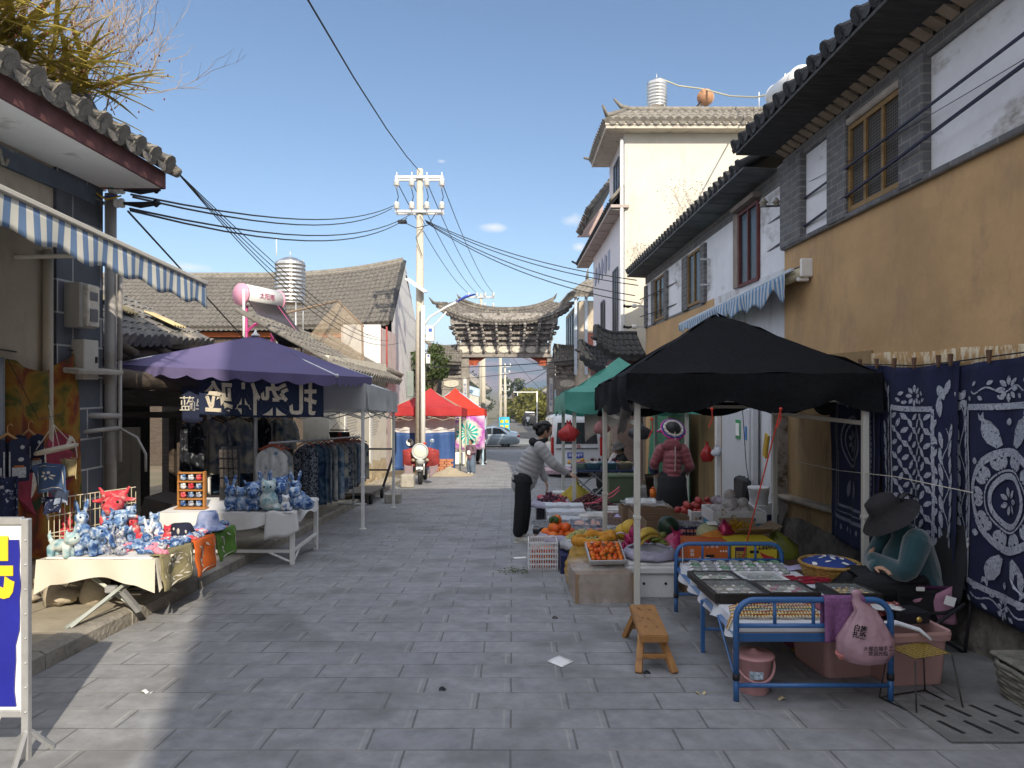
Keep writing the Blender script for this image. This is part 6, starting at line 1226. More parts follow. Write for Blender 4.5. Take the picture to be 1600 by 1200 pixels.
# ---------------- motorcycle ----------------
mc=T('motorcycle','motorcycle facing the camera with a round headlamp and red floral hand covers','motorcycle',(-2.32,18.3,gz(18.0))); bx,by,bz=-2.32,18.0,gz(18.0)
g=MB(); g.lathe((bx,by,bz+.27),[(.20,-.05),(.27,-.045),(.28,0),(.27,.045),(.20,.05)],24,Matrix.Rotation(R(90),4,'Y')); w=ob('wheel',g,BLACK,mc); g=MB(); g.lathe((bx,by,bz+.27),[(.05,-.04),(.2,-.03),(.2,.03),(.05,.04)],20,Matrix.Rotation(R(90),4,'Y')); ob('rim',g,STEEL,w)
g=MB(); g.lathe((bx,by+1.15,bz+.24),[(.20,-.05),(.26,-.045),(.27,0),(.26,.045),(.20,.05)],24,Matrix.Rotation(R(90),4,'Y')); ob('wheel',g,BLACK,mc)
g=MB(); g.tube([(bx-.09,by,bz+.27),(bx-.09,by+.18,bz+.85)],.03,8); g.tube([(bx+.09,by,bz+.27),(bx+.09,by+.18,bz+.85)],.03,8); ob('fork',g,STEEL,mc)
g=MB(); g.grid(lambda u,v:V((bx-.07+.14*u,by-.02+.32*cos(v*2.2+.4)*-1,bz+.27+.31*sin(v*2.2+.4)))+V((0,.0,.02*sin(u*PI))),6,10,.01); g.box((bx,by-.24,bz+.50),(.2,.03,.1),.01); ob('mudguard',g,M('dark grey enamel',(.08,.08,.085),.4),mc)
g=MB(); g.box((bx,by-.262,bz+.50),(.19,.008,.085)); ob('number_plate',g,WHT,mc)
g=MB(); g.box((bx,by+.55,bz+.5),(.28,.9,.35),.1); g.box((bx,by+.8,bz+.76),(.28,.7,.14),.05); ob('body',g,M('black enamel',(.025,.025,.028),.35,var=.15),mc)
g=MB(); g.ell((bx,by-.06,bz+.70),(.13,.12,.13)); g.lathe((bx,by-.06,bz+.98),[(.14,-.02),(.24,.05),(.25,.09),(.215,.10),(.2,.08)],24,Matrix.Rotation(R(90),4,'X')); g.box((bx,by+.02,bz+.76),(.36,.14,.2),.06); ob('fairing',g,M('silver grey plastic',(.40,.42,.41),.4,var=.08),mc)
g=MB(); g.lathe((bx,by-.12,bz+.98),[(.02,.05),(.14,.035),(.19,.02),(.2,0)],24,Matrix.Rotation(R(90),4,'X')); ob('headlight',g,M('lamp glass',(.62,.64,.58),.15,spec=.7,var=.1),mc)
for s_ in(-1,1):
    g=MB(); g.ell((bx+s_*.2,by-.05,bz+.72),(.06,.06,.05)); ob('turn_signal',g,M('grey amber lens',(.34,.28,.2),.3),mc)
    g=MB(); g.grid(lambda u,v:V((bx+s_*(.16+.38*u),by+.05-.10*sin(u*PI)*sin(v*PI)+.06*v,bz+1.10-.1*u-v*(.62-.15*u))),8,10,.02); ob('hand_cover',g,M('red floral quilt',(.26,.035,.035),.9,var=.3,sc=8,dirt=((.6,.5,.42),16,.62,.66)),mc)
    g=MB(); g.grid(lambda u,v:V((bx+s_*(.24+.26*u),by+.09,bz+.62-v*(.46-.25*u*(s_>0)))),5,6,.02); ob('leg_shield',g,M('mauve lining',(.26,.20,.22),.9),mc)
    g=MB(); g.ell((bx+s_*.33,by+.05,bz+1.28),(.07,.02,.06)); g.tube([(bx+s_*.24,by+.12,bz+1.05),(bx+s_*.33,by+.06,bz+1.27)],.008,5); ob('mirror',g,M('mirror',(.45,.55,.65),.1,.6) if s_>0 else BLACK,mc)
g=MB(); g.box((bx+.12,by-.02,bz+1.2),(.12,.1,.07),.03); ob('red_cap',g,M('red plastic',(.45,.03,.02),.5),mc)
mc.scale=(.86,.86,.86)
# ---------------- right side canopies ----------------
NETB=M('black shade net',(.011,.0115,.0135),.9,var=.5,sc=45,bump=.5,bsc=70,trans=.03,spec=.12)
LEGW=M('beige white enamel',(.52,.51,.46),.5,var=.06,dirt=((.3,.28,.24),5,.62,.75))
bt_=canopy('canopy_tent','large black shade net canopy on beige white legs over the right fruit stall','canopy',1.02,2.88,5.8,7.8,1.52,2.17,.21,NETB,LEGW,.024,wrk=.04,dip=.11,round_=.0,ov=.10,frame=0)
g=MB(); 
for q in((1.12,5.69,1.22),(1.6,5.69,1.30),(2.15,5.69,1.30)): g=MB(); g.tube([V(q),V(q)+V((.01,.02,-.08)),V(q)+V((-.02,.03,-.15))],.005,4); g.ell(q,.015,6,4); ob('red_tie',g,REDC,bt_)
g=MB(); g.tube([(2.15,5.69,1.30),(2.05,5.9,.6),(1.98,6.1,.0)],.006,4); ob('red_cord',g,REDC,bt_)
for q in((1.95,5.8,1.37,1.86,.02),(1.95,7.8,1.25,1.86,.02),(1.02,6.8,1.18,.02,2.0),(2.88,6.8,1.18,.02,2.0)): g=MB(); g.box(q[:3],(q[3],q[4],.035)); ob('rail',g,LEGW,bt_)
g=MB(); g.grid(lambda u,v:V((.92+.16*u*(1-.3*v),5.95+.9*v*.3+.3*u,1.34-.27*v+.05*noise.noise((u*6,v*6,0)))),10,10,.004); ob('plastic_sheet',g,M('grey torn plastic',(.36,.34,.33),.35,var=.3,sc=8,trans=.3,bump=.6),None,'torn grey plastic sheet tied under the left corner of the black canopy','plastic sheet')
TEAL=M('teal green tarpaulin',(.10,.36,.29),.55,var=.10,sc=4,trans=.3,bump=.3,bsc=7)
gtent=canopy('canopy_tent','teal green tarpaulin canopy behind the black one','canopy',.98,2.75,11.2,13.6,1.30,1.95,.27,TEAL,LEGW,.03,wrk=.05,dip=.08,round_=.2,ov=.16,frame=0)
g=MB(); g.grid(lambda u,v:V((1.15+.62*u,11.3-.1*v,1.08-.5*v*(1-.75*u)+.03*sin(u*7))),10,8,.004); ob('grey_cloth',g,M('grey brown cloth',(.27,.24,.21),.9,var=.12,bump=.2),None,'grey brown cloth hanging slantwise under the teal canopy','cloth')
def bag(label,p,r,mat,h=1.2,cat='bag',tie=1,sd=1,grp=None):
    t=T('plastic_bag',label,cat,p,0,grp); g=MB(); p=V(p)
    pr=[(.02,0),(.7,.04),(1,.3),(.95,.6),(.62,.85),(.22,1.02),(.14,1.1),(.25,1.25 if tie else 1.1)]
    n=26; vs=[];fs=[]
    for k,(a,z) in enumerate(pr):
        for i in range(n):
            an=2*PI*i/n; w=1+.6*noise.noise((cos(an)*1.3+sd,sin(an)*1.3,z*2.2+sd))+.08*sin(an*7+sd)*(z>.5); vs.append(p+V((r*a*w*cos(an),r*a*w*sin(an)*.7,z*r*h*(1+.3*noise.noise((cos(an)*1.5,sin(an)*1.5,sd))))))
    m=len(pr)
    for j in range(m-1):
        for i in range(n): fs.append((j*n+i,j*n+(i+1)%n,(j+1)*n+(i+1)%n,(j+1)*n+i))
    fs.append(list(range(n))[::-1]); g.add(vs,fs,1); ob('film',g,mat,t); return t
BAGR=M('red plastic film',(.50,.035,.035),.35,var=.35,sc=9,trans=.35,bump=.6,bsc=12,spec=.6); BAGP=M('pink red plastic film',(.52,.05,.16),.3,var=.45,sc=9,trans=.3,bump=.7,bsc=12,spec=.7)
bag('red plastic bag tied to the teal canopy pole',px(889,690,11.0),.145,BAGR,1.75); bag('dark grey plastic bag hung under the black canopy corner',px(1000,687,8.4),.13,M('dark grey film',(.05,.05,.055),.35,var=.4,trans=.1,bump=.6),1.3,sd=3); bag('dull pink cloth bag hung at the black canopy pole',px(938,678,8.2),.09,M('dull pink cloth',(.28,.13,.13),.9,var=.2),1.5,sd=5)
# ---------------- indigo cloths ----------------
IND=M('deep indigo cloth',(.009,.0125,.042),.92,var=.3,sc=5,bump=.15,bsc=60); RES=M('white resist print',(.29,.31,.36),.92,var=.35,sc=70,dirt=((.02,.03,.09),55,.56,.60)); RESD=M('faint resist print',(.12,.13,.17),.92,var=.4,sc=60)
def ribbon(g,fn,pts,w,off=.008,cl=0):
    n=len(pts); q=[]
    for i in range(n):
        a=pts[max(0,i-1)]; b=pts[min(n-1,i+1)]
        if cl: a=pts[(i-1)%n]; b=pts[(i+1)%n]
        d=V((b[0]-a[0],b[1]-a[1])); d=d.normalized() if d.length>0 else V((1,0)); nx,ny=-d.y*w,d.x*w
        for s_ in(-1,1): q.append(fn(pts[i][0]+s_*nx,pts[i][1]+s_*ny)+V((-off,0,0)))
    m=n if cl else n-1
    g.add(q,[(2*i,2*i+1,2*((i+1)%n)+1,2*((i+1)%n)) for i in range(m)])
def circ(c,r,n=26,k=1): return [(c[0]+r*cos(a*2*PI/n),c[1]+r*sin(a*2*PI/n)*k) for a in range(n)]
def rect(g,fn,a,b,c,d,w):
    for p,q in(((a,b),(c,b)),((a,d),(c,d)),((a,b),(a,d)),((c,b),(c,d))): ribbon(g,fn,[(p[0]+(q[0]-p[0])*i/10,p[1]+(q[1]-p[1])*i/10) for i in range(11)],w)
def polyf(g,fn,pts,off=.008): g.add([fn(*p)+V((-off,0,0)) for p in pts],[list(range(len(pts)))])
def vine(g,fn,u,v0,v1,n,sw=.03):
    ribbon(g,fn,[(u+sw*sin(i*.9),v0+(v1-v0)*i/20) for i in range(21)],.0035)
    for i in range(n): v=v0+(v1-v0)*(i+.5)/n; s_=(-1)**i; leaf(g,fn,u+s_*.045,v,.035,.075,.3*s_,1)
def flower(g,fn,u,v,r,n=6,ph=0,w=.6): 
    for k in range(n): a=ph+k*2*PI/n; leaf(g,fn,u+r*cos(a),v+r*sin(a)*.6,r*1.1,r*w,a,.6)
def batik(label,y0,y1,zt_,zb,x,kind,mat):
    fn=lambda u,v:V((x-.02+.03*sin(u*5+1)*v+.022*sin(u*15+v*1.5)-.01*v+.008*noise.noise((u*9,v*9,y0)),y0+(y1-y0)*u+.01*sin(v*8),zt_(u)-v*(zt_(u)-zb)+.012*sin(u*12)*v))
    g=MB(); g.grid(fn,48,36,-.004); g.i=1
    global DIRX; DIRX=-1
    if kind==2:
        rect(g,fn,.24,.19,.78,.76,.012)
        for i in range(5):
            for j in range(9):
                u=.29+.11*i; v=.225+.0625*j
                leaf(g,fn,u,v,.085,.036,.55*(1 if (i+j)%2 else -1)+PI/2*0,.62); leaf(g,fn,u,v,.05,.05,PI/2+.55*(1 if (i+j)%2 else -1),.62) if (i+j)%2 else None
                leaf(g,fn,u+.055,v+.03,.085,.036,-.55*(1 if (i+j)%2 else -1)+PI/2,.62)
        vine(g,fn,.13,.25,.78,16); vine(g,fn,.88,.27,.80,16)
        for u,s_ in((.16,-1),(.84,1)):
            for (du,dv,L,w,a) in((0,.10,.12,.06,1.1),(.05,.08,.11,.05,1.9),(-.01,.16,.15,.05,1.5)): leaf(g,fn,u+s_*du,dv+.02,L,w,a if s_>0 else PI-a,.6)
        flower(g,fn,.5,.13,.055,8); 
        for s_ in(-1,1): leaf(g,fn,.5+s_*.13,.12,.06,.03,.4*s_,.6); leaf(g,fn,.5+s_*.16,.15,.06,.03,-.3*s_,.6); leaf(g,fn,.5+s_*.10,.16,.05,.03,.2*s_,.6)
        for k in range(3): leaf(g,fn,.4+.1*k,.84,.07,.04,PI/2,.6)
        vine(g,fn,.12,.80,.96,4)
    elif kind==3:
        rect(g,fn,.15,.18,.87,.905,.012); rect(g,fn,.165,.19,.855,.895,.003)
        ribbon(g,fn,circ((.51,.54),.30,36,.62),.016,cl=1); ribbon(g,fn,circ((.51,.54),.155,28,.62),.012,cl=1); ribbon(g,fn,circ((.51,.54),.19,28,.62),.004,cl=1)
        for k in range(10): a=k*2*PI/10; [leaf(g,fn,.51+(.242)*cos(a+e),.54+.242*sin(a+e)*.62,.085,.05,a+e*2.5,.62) for e in(-.16,0,.16)]
        flower(g,fn,.51,.54,.06,7)
        for (cu,cv,fu,fv) in((.36,.27,1,1),(.66,.27,-1,1),(.36,.82,1,-1),(.66,.82,-1,-1)):
            P=[(-.07,-.07),(-.045,-.055),(-.02,-.075),(-.015,-.045),(.03,-.035),(.075,.0),(.10,.06),(.06,.075),(.0,.055),(-.03,.03),(-.045,0),(-.035,-.035),(-.06,-.04)]
            polyf(g,fn,[(cu+fu*a,cv+fv*b*.95) for a,b in P])
        for u,v in((.51,.24),(.24,.40),(.78,.40),(.24,.69),(.78,.69),(.51,.86)): leaf(g,fn,u,v,.05,.05,PI/2,.6)
        vine(g,fn,.07,.17,.90,22); vine(g,fn,.94,.17,.90,22)
        for v in(.115,.945):
            flower(g,fn,.5,v,.055,8); ribbon(g,fn,[(.2+.6*i/20,v+.012*sin(i*.9)) for i in range(21)],.0035)
            for k in range(10): leaf(g,fn,.2+.066*k+(.02 if k>4 else -.02),v+.03*(-1)**k,.05,.028,.5*(-1)**k,.6)
        for u,v in((.07,.15),(.93,.15),(.07,.93),(.93,.93)): [leaf(g,fn,u+.03*cos(a),v+.03*sin(a),.08,.05,a,.62) for a in(.5,2.2,3.9,5.4)]
    else:
        g.i=2
        for a,w in((0,.010),(.06,.004),(.12,.008)): rect(g,fn,.14+a,.14+a*.6,.90-a,.86-a*.6,w)
        for k in range(22): leaf(g,fn,.2,.17+.03*k,.05,.05,.7*(-1)**k,.6); leaf(g,fn,.84,.17+.03*k,.05,.05,.7*(-1)**k,.6)
        ribbon(g,fn,circ((.52,.42),.19,30,.72),.008,cl=1); ribbon(g,fn,circ((.52,.42),.14,30,.72),.006,cl=1); flower(g,fn,.52,.42,.07,7)
        for s_ in(-1,1): leaf(g,fn,.52+s_*.10,.68,.17,.07,PI/2-s_*.3,.62); leaf(g,fn,.52+s_*.12,.2,.14,.05,PI/2+s_*.5,.62)
        for k in range(7): leaf(g,fn,.2+.1*k,.095,.06,.03,PI/2,.6); leaf(g,fn,.2+.1*k,.91,.06,.03,PI/2,.6)
    ob('indigo_cloth',g,[mat,RES,RESD],None,label,'cloth',group='indigo cloths pegged on the right wall')
batik('indigo cloth printed with a medallion and four fish, nearest at the right edge',4.86,3.78,lambda u:1.62+.07*u,.05,3.03,3,IND); batik('indigo cloth printed with a lattice of white leaves, behind the seated vendor',5.84,4.79,lambda u:1.655-.03*sin(u*PI),-.02,3.02,2,IND); batik('indigo cloth with faint concentric frames beside the black canopy corner',6.72,5.78,lambda u:1.68-.03*u,.07,3.01,1,IND)
g=MB(); g.tube([(3.0,6.75,1.69),(2.995,5.8,1.66),(3.0,5.3,1.635),(3.0,4.85,1.65),(3.0,3.7,1.71)],.005,5); ob('clothes_line',g,WIRE,None,'dark cord carrying the pegged indigo cloths','line'); 
for k,y in enumerate((6.6,6.4,6.1,5.82,5.55,5.28,4.98,4.84,4.45,4.1)):
    z=1.655+.02*abs(y-5.3); g=MB(); g.box((2.985,y-.008,z+.0),(.02,.012,.085),.003,euler(.18,0,0)); g.box((2.985,y+.008,z+.0),(.02,.012,.085),.003,euler(-.18,0,0)); o=ob('clothes_peg',g,M('brown clothes peg',(.12,.07,.045),.8),None,'brown peg gripping the indigo cloths on the cord','clothes peg','pegs along the indigo cloths')
g=MB(); g.tube([px(1240,720,7.6),px(1310,735,6.4),px(1400,745,5.2),px(1520,770,4.0)],.003,4); ob('cord',g,LEAFW,None,'thin pale cord stretched across the indigo cloths','cord')
# ---------------- bed used as a table ----------------
BLU2=M('blue bed enamel',(.035,.115,.29),.35,var=.1,sc=9,coat=.2,dirt=((.03,.05,.09),7,.64,.75))
BZ=lambda y: gz(y)+.405
bd=T('bed_table','blue steel bed frame set with trinkets as a street stall table','table',(1.7,4.8,gz(4.8)))
def bedend(y,x0,x1,zt_,zm,zl,nsp):
    g=MB(); r=.017; c=.10
    g.tube([(x0,y,gz(y)+.13),(x0,y,zt_-c)]+[(x0+c-c*cos(a*PI/12),y,zt_-c+c*sin(a*PI/12)) for a in range(1,7)]+[(x1-c+c*sin(a*PI/12),y,zt_-c+c*cos(a*PI/12)) for a in range(0,7)]+[(x1,y,gz(y)+.13)],r,10)
    for z in(zm,zl): g.tube([(x0,y,z),(x1,y,z)],.013,8)
    for k in range(nsp): x=x0+(x1-x0)*(k+1)/(nsp+1); g.tube([(x,y,zm),(x,y,zt_)],.010,8)
    ob('end_frame',g,BLU2,bd)
    for x in(x0,x1): g=MB(); g.tube([(x,y,gz(y)),(x,y,gz(y)+.14)],.016,10); l=ob('leg',g,BLU2,bd); g=MB(); g.tube([(x,y,gz(y)+.115),(x,y,gz(y)+.15)],.020,10); ob('ferrule',g,BLACK,l)
bedend(3.87,1.22,2.06,.325,.185,-.14,3); bedend(5.72,1.32,2.17,.215,.085,-.19,3)
g=MB()
for x0,x1 in((1.235,1.335),(2.045,2.155)): g.tube([(x0,3.88,BZ(3.88)-.06),(x1,5.71,BZ(5.71)-.06)],.02,4)
g.box((1.65,3.93,BZ(3.9)-.075),(.8,.03,.05),.004); ob('side_rail',g,BLU2,bd)
for (x,y) in((1.26,4.7),(2.1,4.7)): g=MB(); g.box((x,y,(gz(y)+BZ(y)-.06)/2),(.026,.026,BZ(y)-.06-gz(y)),.003); ob('leg',g,BLU2,bd)
g=MB(); g.tube([(1.26,4.7,-.12),(2.1,4.7,-.12)],.011,6); ob('brace',g,BLU2,bd); g=MB(); g.tube([(1.22,3.9,-.1),(1.20,4.15,.15)],.006,5); ob('brace',g,BLU2,bd)
g=MB(); g.grid(lambda u,v:V((1.24+.10*v*.9+.80*u,3.92+1.76*v,BZ(3.92+1.76*v)-.045)),2,2,.014); ob('bed_board',g,WOODB,bd)
WSH=M('white sheet',(.55,.57,.61),.9,var=.05,sc=4,bump=.35,bsc=9)
g=MB(); bp=lambda u,v:V((1.25+.095*v+.81*u,3.935+1.75*v,BZ(3.935+1.75*v)-.004))
g.grid(bp,20,30); g.grid(lambda u,v:V((1.25+.095*u-.03*v-.02*sin(u*30)*v,3.935+1.75*u,BZ(3.935+1.75*u)-.004-v*(.075+.05*u*sin(u*9+1)**2+.015*sin(u*23)))),50,5); g.grid(lambda u,v:V((1.25+.81*u,3.935-.012*v,BZ(3.93)-.004-.055*v+.004*sin(u*20))),30,3); g.grid(lambda u,v:V((1.345+.03*u,5.60+.1*u,BZ(5.62)-.01+.15*v-.05*v*u)),4,5,.004)
ob('bed_sheet',g,WSH,None,'white sheet spread on the blue bed frame, wrinkled along its left edge','sheet')
JADE=M('pale jade',(.27,.31,.28),.2,var=.5,sc=18,spec=.6); JADE2=M('green jade',(.12,.24,.15),.2,var=.5,sc=18,spec=.6); GOLD=M('gold bead',(.55,.37,.10),.3,.6,var=.4,sc=30); FRB=M('black wood frame',(.018,.016,.015),.4,var=.2); GLS=M('tray glass',(.75,.8,.8),.05,spec=.9,alpha=.12)
SL=Matrix.Rotation(-.058,4,'X')
def tray(label,x0,x1,y0,y1,fm,h,kinds,back,grp='glass topped jewellery trays'):
    yc=(y0+y1)/2; zc=BZ(yc); t=T('jewellery_tray',label,'tray',((x0+x1)/2,yc,zc),0,grp); C=V(((x0+x1)/2,yc,zc)); t.rotation_euler=(-.058,0,0); w,d=x1-x0,y1-y0
    g=MB()
    for s_ in(-1,1): g.box((s_*(w/2-.013),0,h/2),(.026,d,h),.003); g.box((0,s_*(d/2-.013),h/2),(w-.052,.026,h),.003)
    ob('frame',g,fm,t,local=1); g=MB(); g.box((0,0,h*.3),(w-.05,d-.05,.006)); ob('lining',g,back,t,local=1)
    n=5; m=4
    for i in range(n):
        for j in range(m):
            g=MB(); x=-w/2+.05+(w-.1)*i/(n-1)+rnd.uniform(-.008,.008); y=-d/2+.055+(d-.11)*j/(m-1)
            if (i*3+j)%3: g.tube([(x+.02*cos(a*PI/7),y+.02*sin(a*PI/7),h*.3+.008) for a in range(15)],.005,5,0)
            else: g.ell((x,y,h*.3+.008),(.013,.017,.006),8,5)
            ob('trinket',g,kinds[(i+j*2)%len(kinds)],t,local=1)
    g=MB(); g.box((0,0,h-.006),(w-.053,d-.053,.003)); ob('glass',g,GLS,t,local=1); return t
VELV=M('pale velvet',(.34,.31,.26),.95,var=.3,sc=10); VELG=M('grey velvet',(.25,.27,.27),.95,var=.3,sc=10); WHF=M('white tray frame',(.55,.57,.57),.4)
tray('black framed jade tray, back left of the four in the middle of the bed table',1.265,1.585,4.82,5.14,FRB,.045,[JADE,JADE2,PORC],VELV); tray('white framed grey tray to the right of the back left black one',1.60,1.90,4.84,5.14,WHF,.04,[JADE,VELG],VELG); tray('thick black framed tray at the left front of the bed table with pale papers inside',1.245,1.585,4.36,4.79,FRB,.06,[PORC,JADE,VELV],M('brown velvet',(.17,.14,.10),.95,var=.4,sc=10)); tray('black framed jade tray in the middle front beside the thick one',1.60,1.93,4.43,4.80,FRB,.05,[JADE,PORC,M('magenta bead',(.30,.03,.12),.4)],VELV); tray('black framed gold bead tray at the right side of the bed table',2.02,2.30,4.40,4.74,FRB,.05,[GOLD,JADE,GOLD],M('dark red lining',(.14,.06,.04),.9))
PK=M('white pink printed card',(.62,.60,.64),.6,var=.2,sc=30,dirt=((.45,.05,.15),40,.60,.64)); 
def pack(p,a,m,big=1):
    t=T('bracelet_pack','white card pack holding a jade bracelet in the back rows of the bed table','bracelet pack',p,a,'bracelet packs in rows'); g=MB(); g.box((0,0,.006),(.095,.11,.006),.002); g.box((-.035,-.03,.016),(.02,.05,.02),.002,euler(0,.7,.2)); ob('card',g,PK,t,local=1); g=MB(); g.tube([(.034*cos(q*PI/9),.034*sin(q*PI/9)+.005,.022) for q in range(19)],.010,6,0); ob('bracelet',g,m,t,local=1); return t
p0=[pack((0,0,-50),0,JADE),pack((0,0,-50),0,JADE2),pack((0,0,-50),0,VELG)]
for i in range(7):
    for j in range(4): y=5.20+.115*j; dup(p0[rnd.choice((0,0,1,2,2,0,2))],(1.36+.105*i+.02*j,y,BZ(y)+.002),rnd.uniform(-.15,.15))
for q in p0:
    for k in list(q.children): bpy.data.objects.remove(k)
    bpy.data.objects.remove(q)
RP=M('red foil card',(.24,.012,.03),.5,var=.5,sc=25)
for k,(x,y) in enumerate(((1.96,4.99),(2.06,4.95),(2.16,4.92),(1.99,5.09),(2.10,5.07),(2.20,5.05))): g=MB(); g.box((0,0,.006),(.095,.09,.01),.002); g.box((0,.005,.013),(.06,.008,.004)); o=ob('red_pack',g,RP,None,'flat red foil pack between the white framed tray and the basket','pack','red packs on the bed table',local=1); o.location=(x,y,BZ(y)); o.rotation_euler=(-.058,0,.1)
for lb,x,y,w,d,m in(('maroon printed paper sheet at the right front of the bed table',1.98,4.30,.34,.20,M('maroon paper',(.22,.07,.09),.7,var=.15,dirt=((.35,.22,.14),12,.6,.66))),('white photo card beside the maroon paper',1.97,4.78,.17,.09,M('pale photo card',(.45,.48,.52),.5,var=.5,sc=20)),('clear plastic box lid on the near right corner of the bed table',1.93,4.08,.26,.13,M('grey clear lid',(.34,.33,.37),.15,var=.4,sc=12,spec=.8)),('lilac cloth bag crumpled at the back right of the bed table',2.12,5.42,.22,.16,M('lilac satin',(.42,.40,.60),.5,var=.15)),('white card at the right edge of the bed table',2.2,4.24,.22,.12,WHF)):
    g=MB(); g.grid(lambda u,v:V(((u-.5)*w,(v-.5)*d,.012+.012*noise.noise((u*4+x,v*4,y)))),8,6,.006); o=ob('flat_sheet',g,m,None,lb,'sheet',local=1); o.location=(x,y,BZ(y)); o.rotation_euler=(-.058,0,.06)
BD=[GOLD,M('dark red bead',(.22,.02,.02),.3,var=.4),M('pale bone bead',(.50,.44,.33),.4,var=.3),M('dark green bead',(.02,.10,.06),.3,var=.4),M('silver grey bead',(.32,.33,.32),.3,.3,var=.3)]
for k in range(16):
    y=4.02+.019*k; m=BD[(2,0,1,0,2,0,1,2,4,3,0,2,1,4,0,1)[k]]; g=MB(); x0=1.29+.01*k*.5
    for i in range(26): x=x0+.018*i+.002*sin(i+k); yy=y+.006*sin(i*.7+k); g.ell((x,yy,BZ(yy)+.010),(.0095,.0095,.0095),6,4)
    g.tube([(x0,y,BZ(y)+.008),(x0-.05,y-.01,BZ(y)-.0),(x0-.075,y-.01,BZ(y)-.06)],.006,5)
    ob('bead_strand',g,m,None,'strand of '+('bone','gold','dark red','gold','bone','gold','dark red','bone','silver','green','gold','bone','dark red','silver','gold','dark red')[k]+' beads lying across the near end of the bed table','necklace','bead strands')
# towel, hanging bag
g=MB()
def tw(u,v):
    x=1.69+.22*u; t_=v*1.0; r=.021
    if v<.42: return V((x+.01*sin(u*8),3.87+r+.012*sin(u*14)*(1-v),.30-.13*(.42-v)/.42+.0))
    if v<.56: a=(v-.42)/.14*PI; return V((x,3.87+r*cos(a),.325+r*sin(a)))
    k=(v-.56)/.44; return V((x+.03*(u-.3)*k,3.87-r-.022*sin(u*13+1)*k-.01*k,.325-.21*k*(1+.06*sin(u*4))))
g.grid(tw,18,28,.006); ob('towel',g,M('mauve terry towel',(.20,.085,.20),.98,var=.25,sc=40,bump=.6,bsc=120),None,'mauve towel draped over the near rail of the blue bed frame','towel')
PB=M('pale pink plastic film',(.56,.36,.42),.35,var=.22,sc=7,trans=.35,bump=.8,bsc=14,spec=.6)
hb=T('plastic_bag','pale pink plastic bag knotted over the near bed rail with black print','bag',(1.87,3.78,.06)); g=MB()
n=30; pr=[(.02,-.02),(.11,.0),(.15,.06),(.145,.13),(.10,.21),(.055,.29),(.025,.345),(.018,.37),(.03,.40),(.012,.41)]; vs=[]
for k,(a,z) in enumerate(pr):
    for i in range(n): an=2*PI*i/n; w=1+.13*noise.noise((cos(an)*2.4,sin(an)*2.4,z*9))+.09*sin(an*9)*(z>.15); vs.append(V((1.87+a*w*cos(an)*1.0+.02*(z<.3)-.03*(z>.3),3.80+a*.55*w*sin(an),.02+z*.93)))
g.add(vs,[(j*n+i,j*n+(i+1)%n,(j+1)*n+(i+1)%n,(j+1)*n+i) for j in range(len(pr)-1) for i in range(n)]+[list(range(n))[::-1]],1); ob('film',g,PB,hb)
b=text(None,'白族\n扎染',.036,at((1.82,3.722,.20),Matrix.Rotation(.2,4,'Y')@FRONT),None,None,.001,.001); merge(b,text(None,'大理古城手工\n欢迎光临',.026,at((1.91,3.708,.105)),None,None,.001)); ob('lettering',b,BLACK,hb)
g=MB(); g.box((1.84,3.82,.07),(.2,.06,.12),.03,euler(0,.15,0)); ob('pink_cloth',g,M('salmon cloth',(.55,.20,.19),.9,var=.15),hb)
# basket
bk=T('basket','round yellow wicker basket covered with a navy and white cloth at the vendor side','basket',(2.33,5.22,BZ(5.2)-.06)); c=V((2.33,5.22,BZ(5.2)-.05)); g=MB()
for k in range(11):
    r=.15+.045*sin(k/10*1.4); z=.012*k; g.tube([c+V(((r+.003*sin(a*2.5+k*PI))*cos(a*PI/20),(r+.003*sin(a*2.5+k*PI))*sin(a*PI/20),z)) for a in range(41)],.0075,5,0)
g.tube([c+V((.205*cos(a*PI/20),.205*sin(a*PI/20),.135)) for a in range(41)],.013,6,0); g.lathe(c,[(.02,.0),(.15,.0),(.18,.06),(.19,.12)],24); ob('wicker',g,M('yellow wicker',(.32,.19,.05),.6,var=.35,sc=30,bump=.5,bsc=60),bk)
g=MB(); cf=lambda u,v:c+V(((u-.5)*.36*(1 if 1 else 0),(v-.5)*.36,.125+.05*max(0,1-((u-.5)**2+(v-.5)**2)*4)**.5+.008*noise.noise((u*6,v*6,0))))
rr=lambda u,v:cf(.5+(u)*cos(v*2*PI)*.53,.5+u*sin(v*2*PI)*.53); g.grid(lambda u,v:rr(u,v),8,30); g.i=1
for k in range(14):
    a=k*2.399; q=.07+.032*k
    pts=[]; L=.10; w=.05; an=a*1.7
    for i in range(8): x=(i/7-.5); y=.5*sin(PI*i/7); pts.append((x,y))
    pts+=[(x,-y) for x,y in pts[-2:0:-1]]
    g.add([cf(.5+q*cos(a)+(x*L*cos(an)-y*w*sin(an))*1.6,.5+q*sin(a)+(x*L*sin(an)+y*w*cos(an))*1.6)+V((0,0,.006)) for x,y in pts],[list(range(len(pts)))])
ob('cover_cloth',g,[M('navy print cloth',(.02,.045,.20),.9,var=.15),M('white cotton print',(.58,.60,.62),.9)],bk)
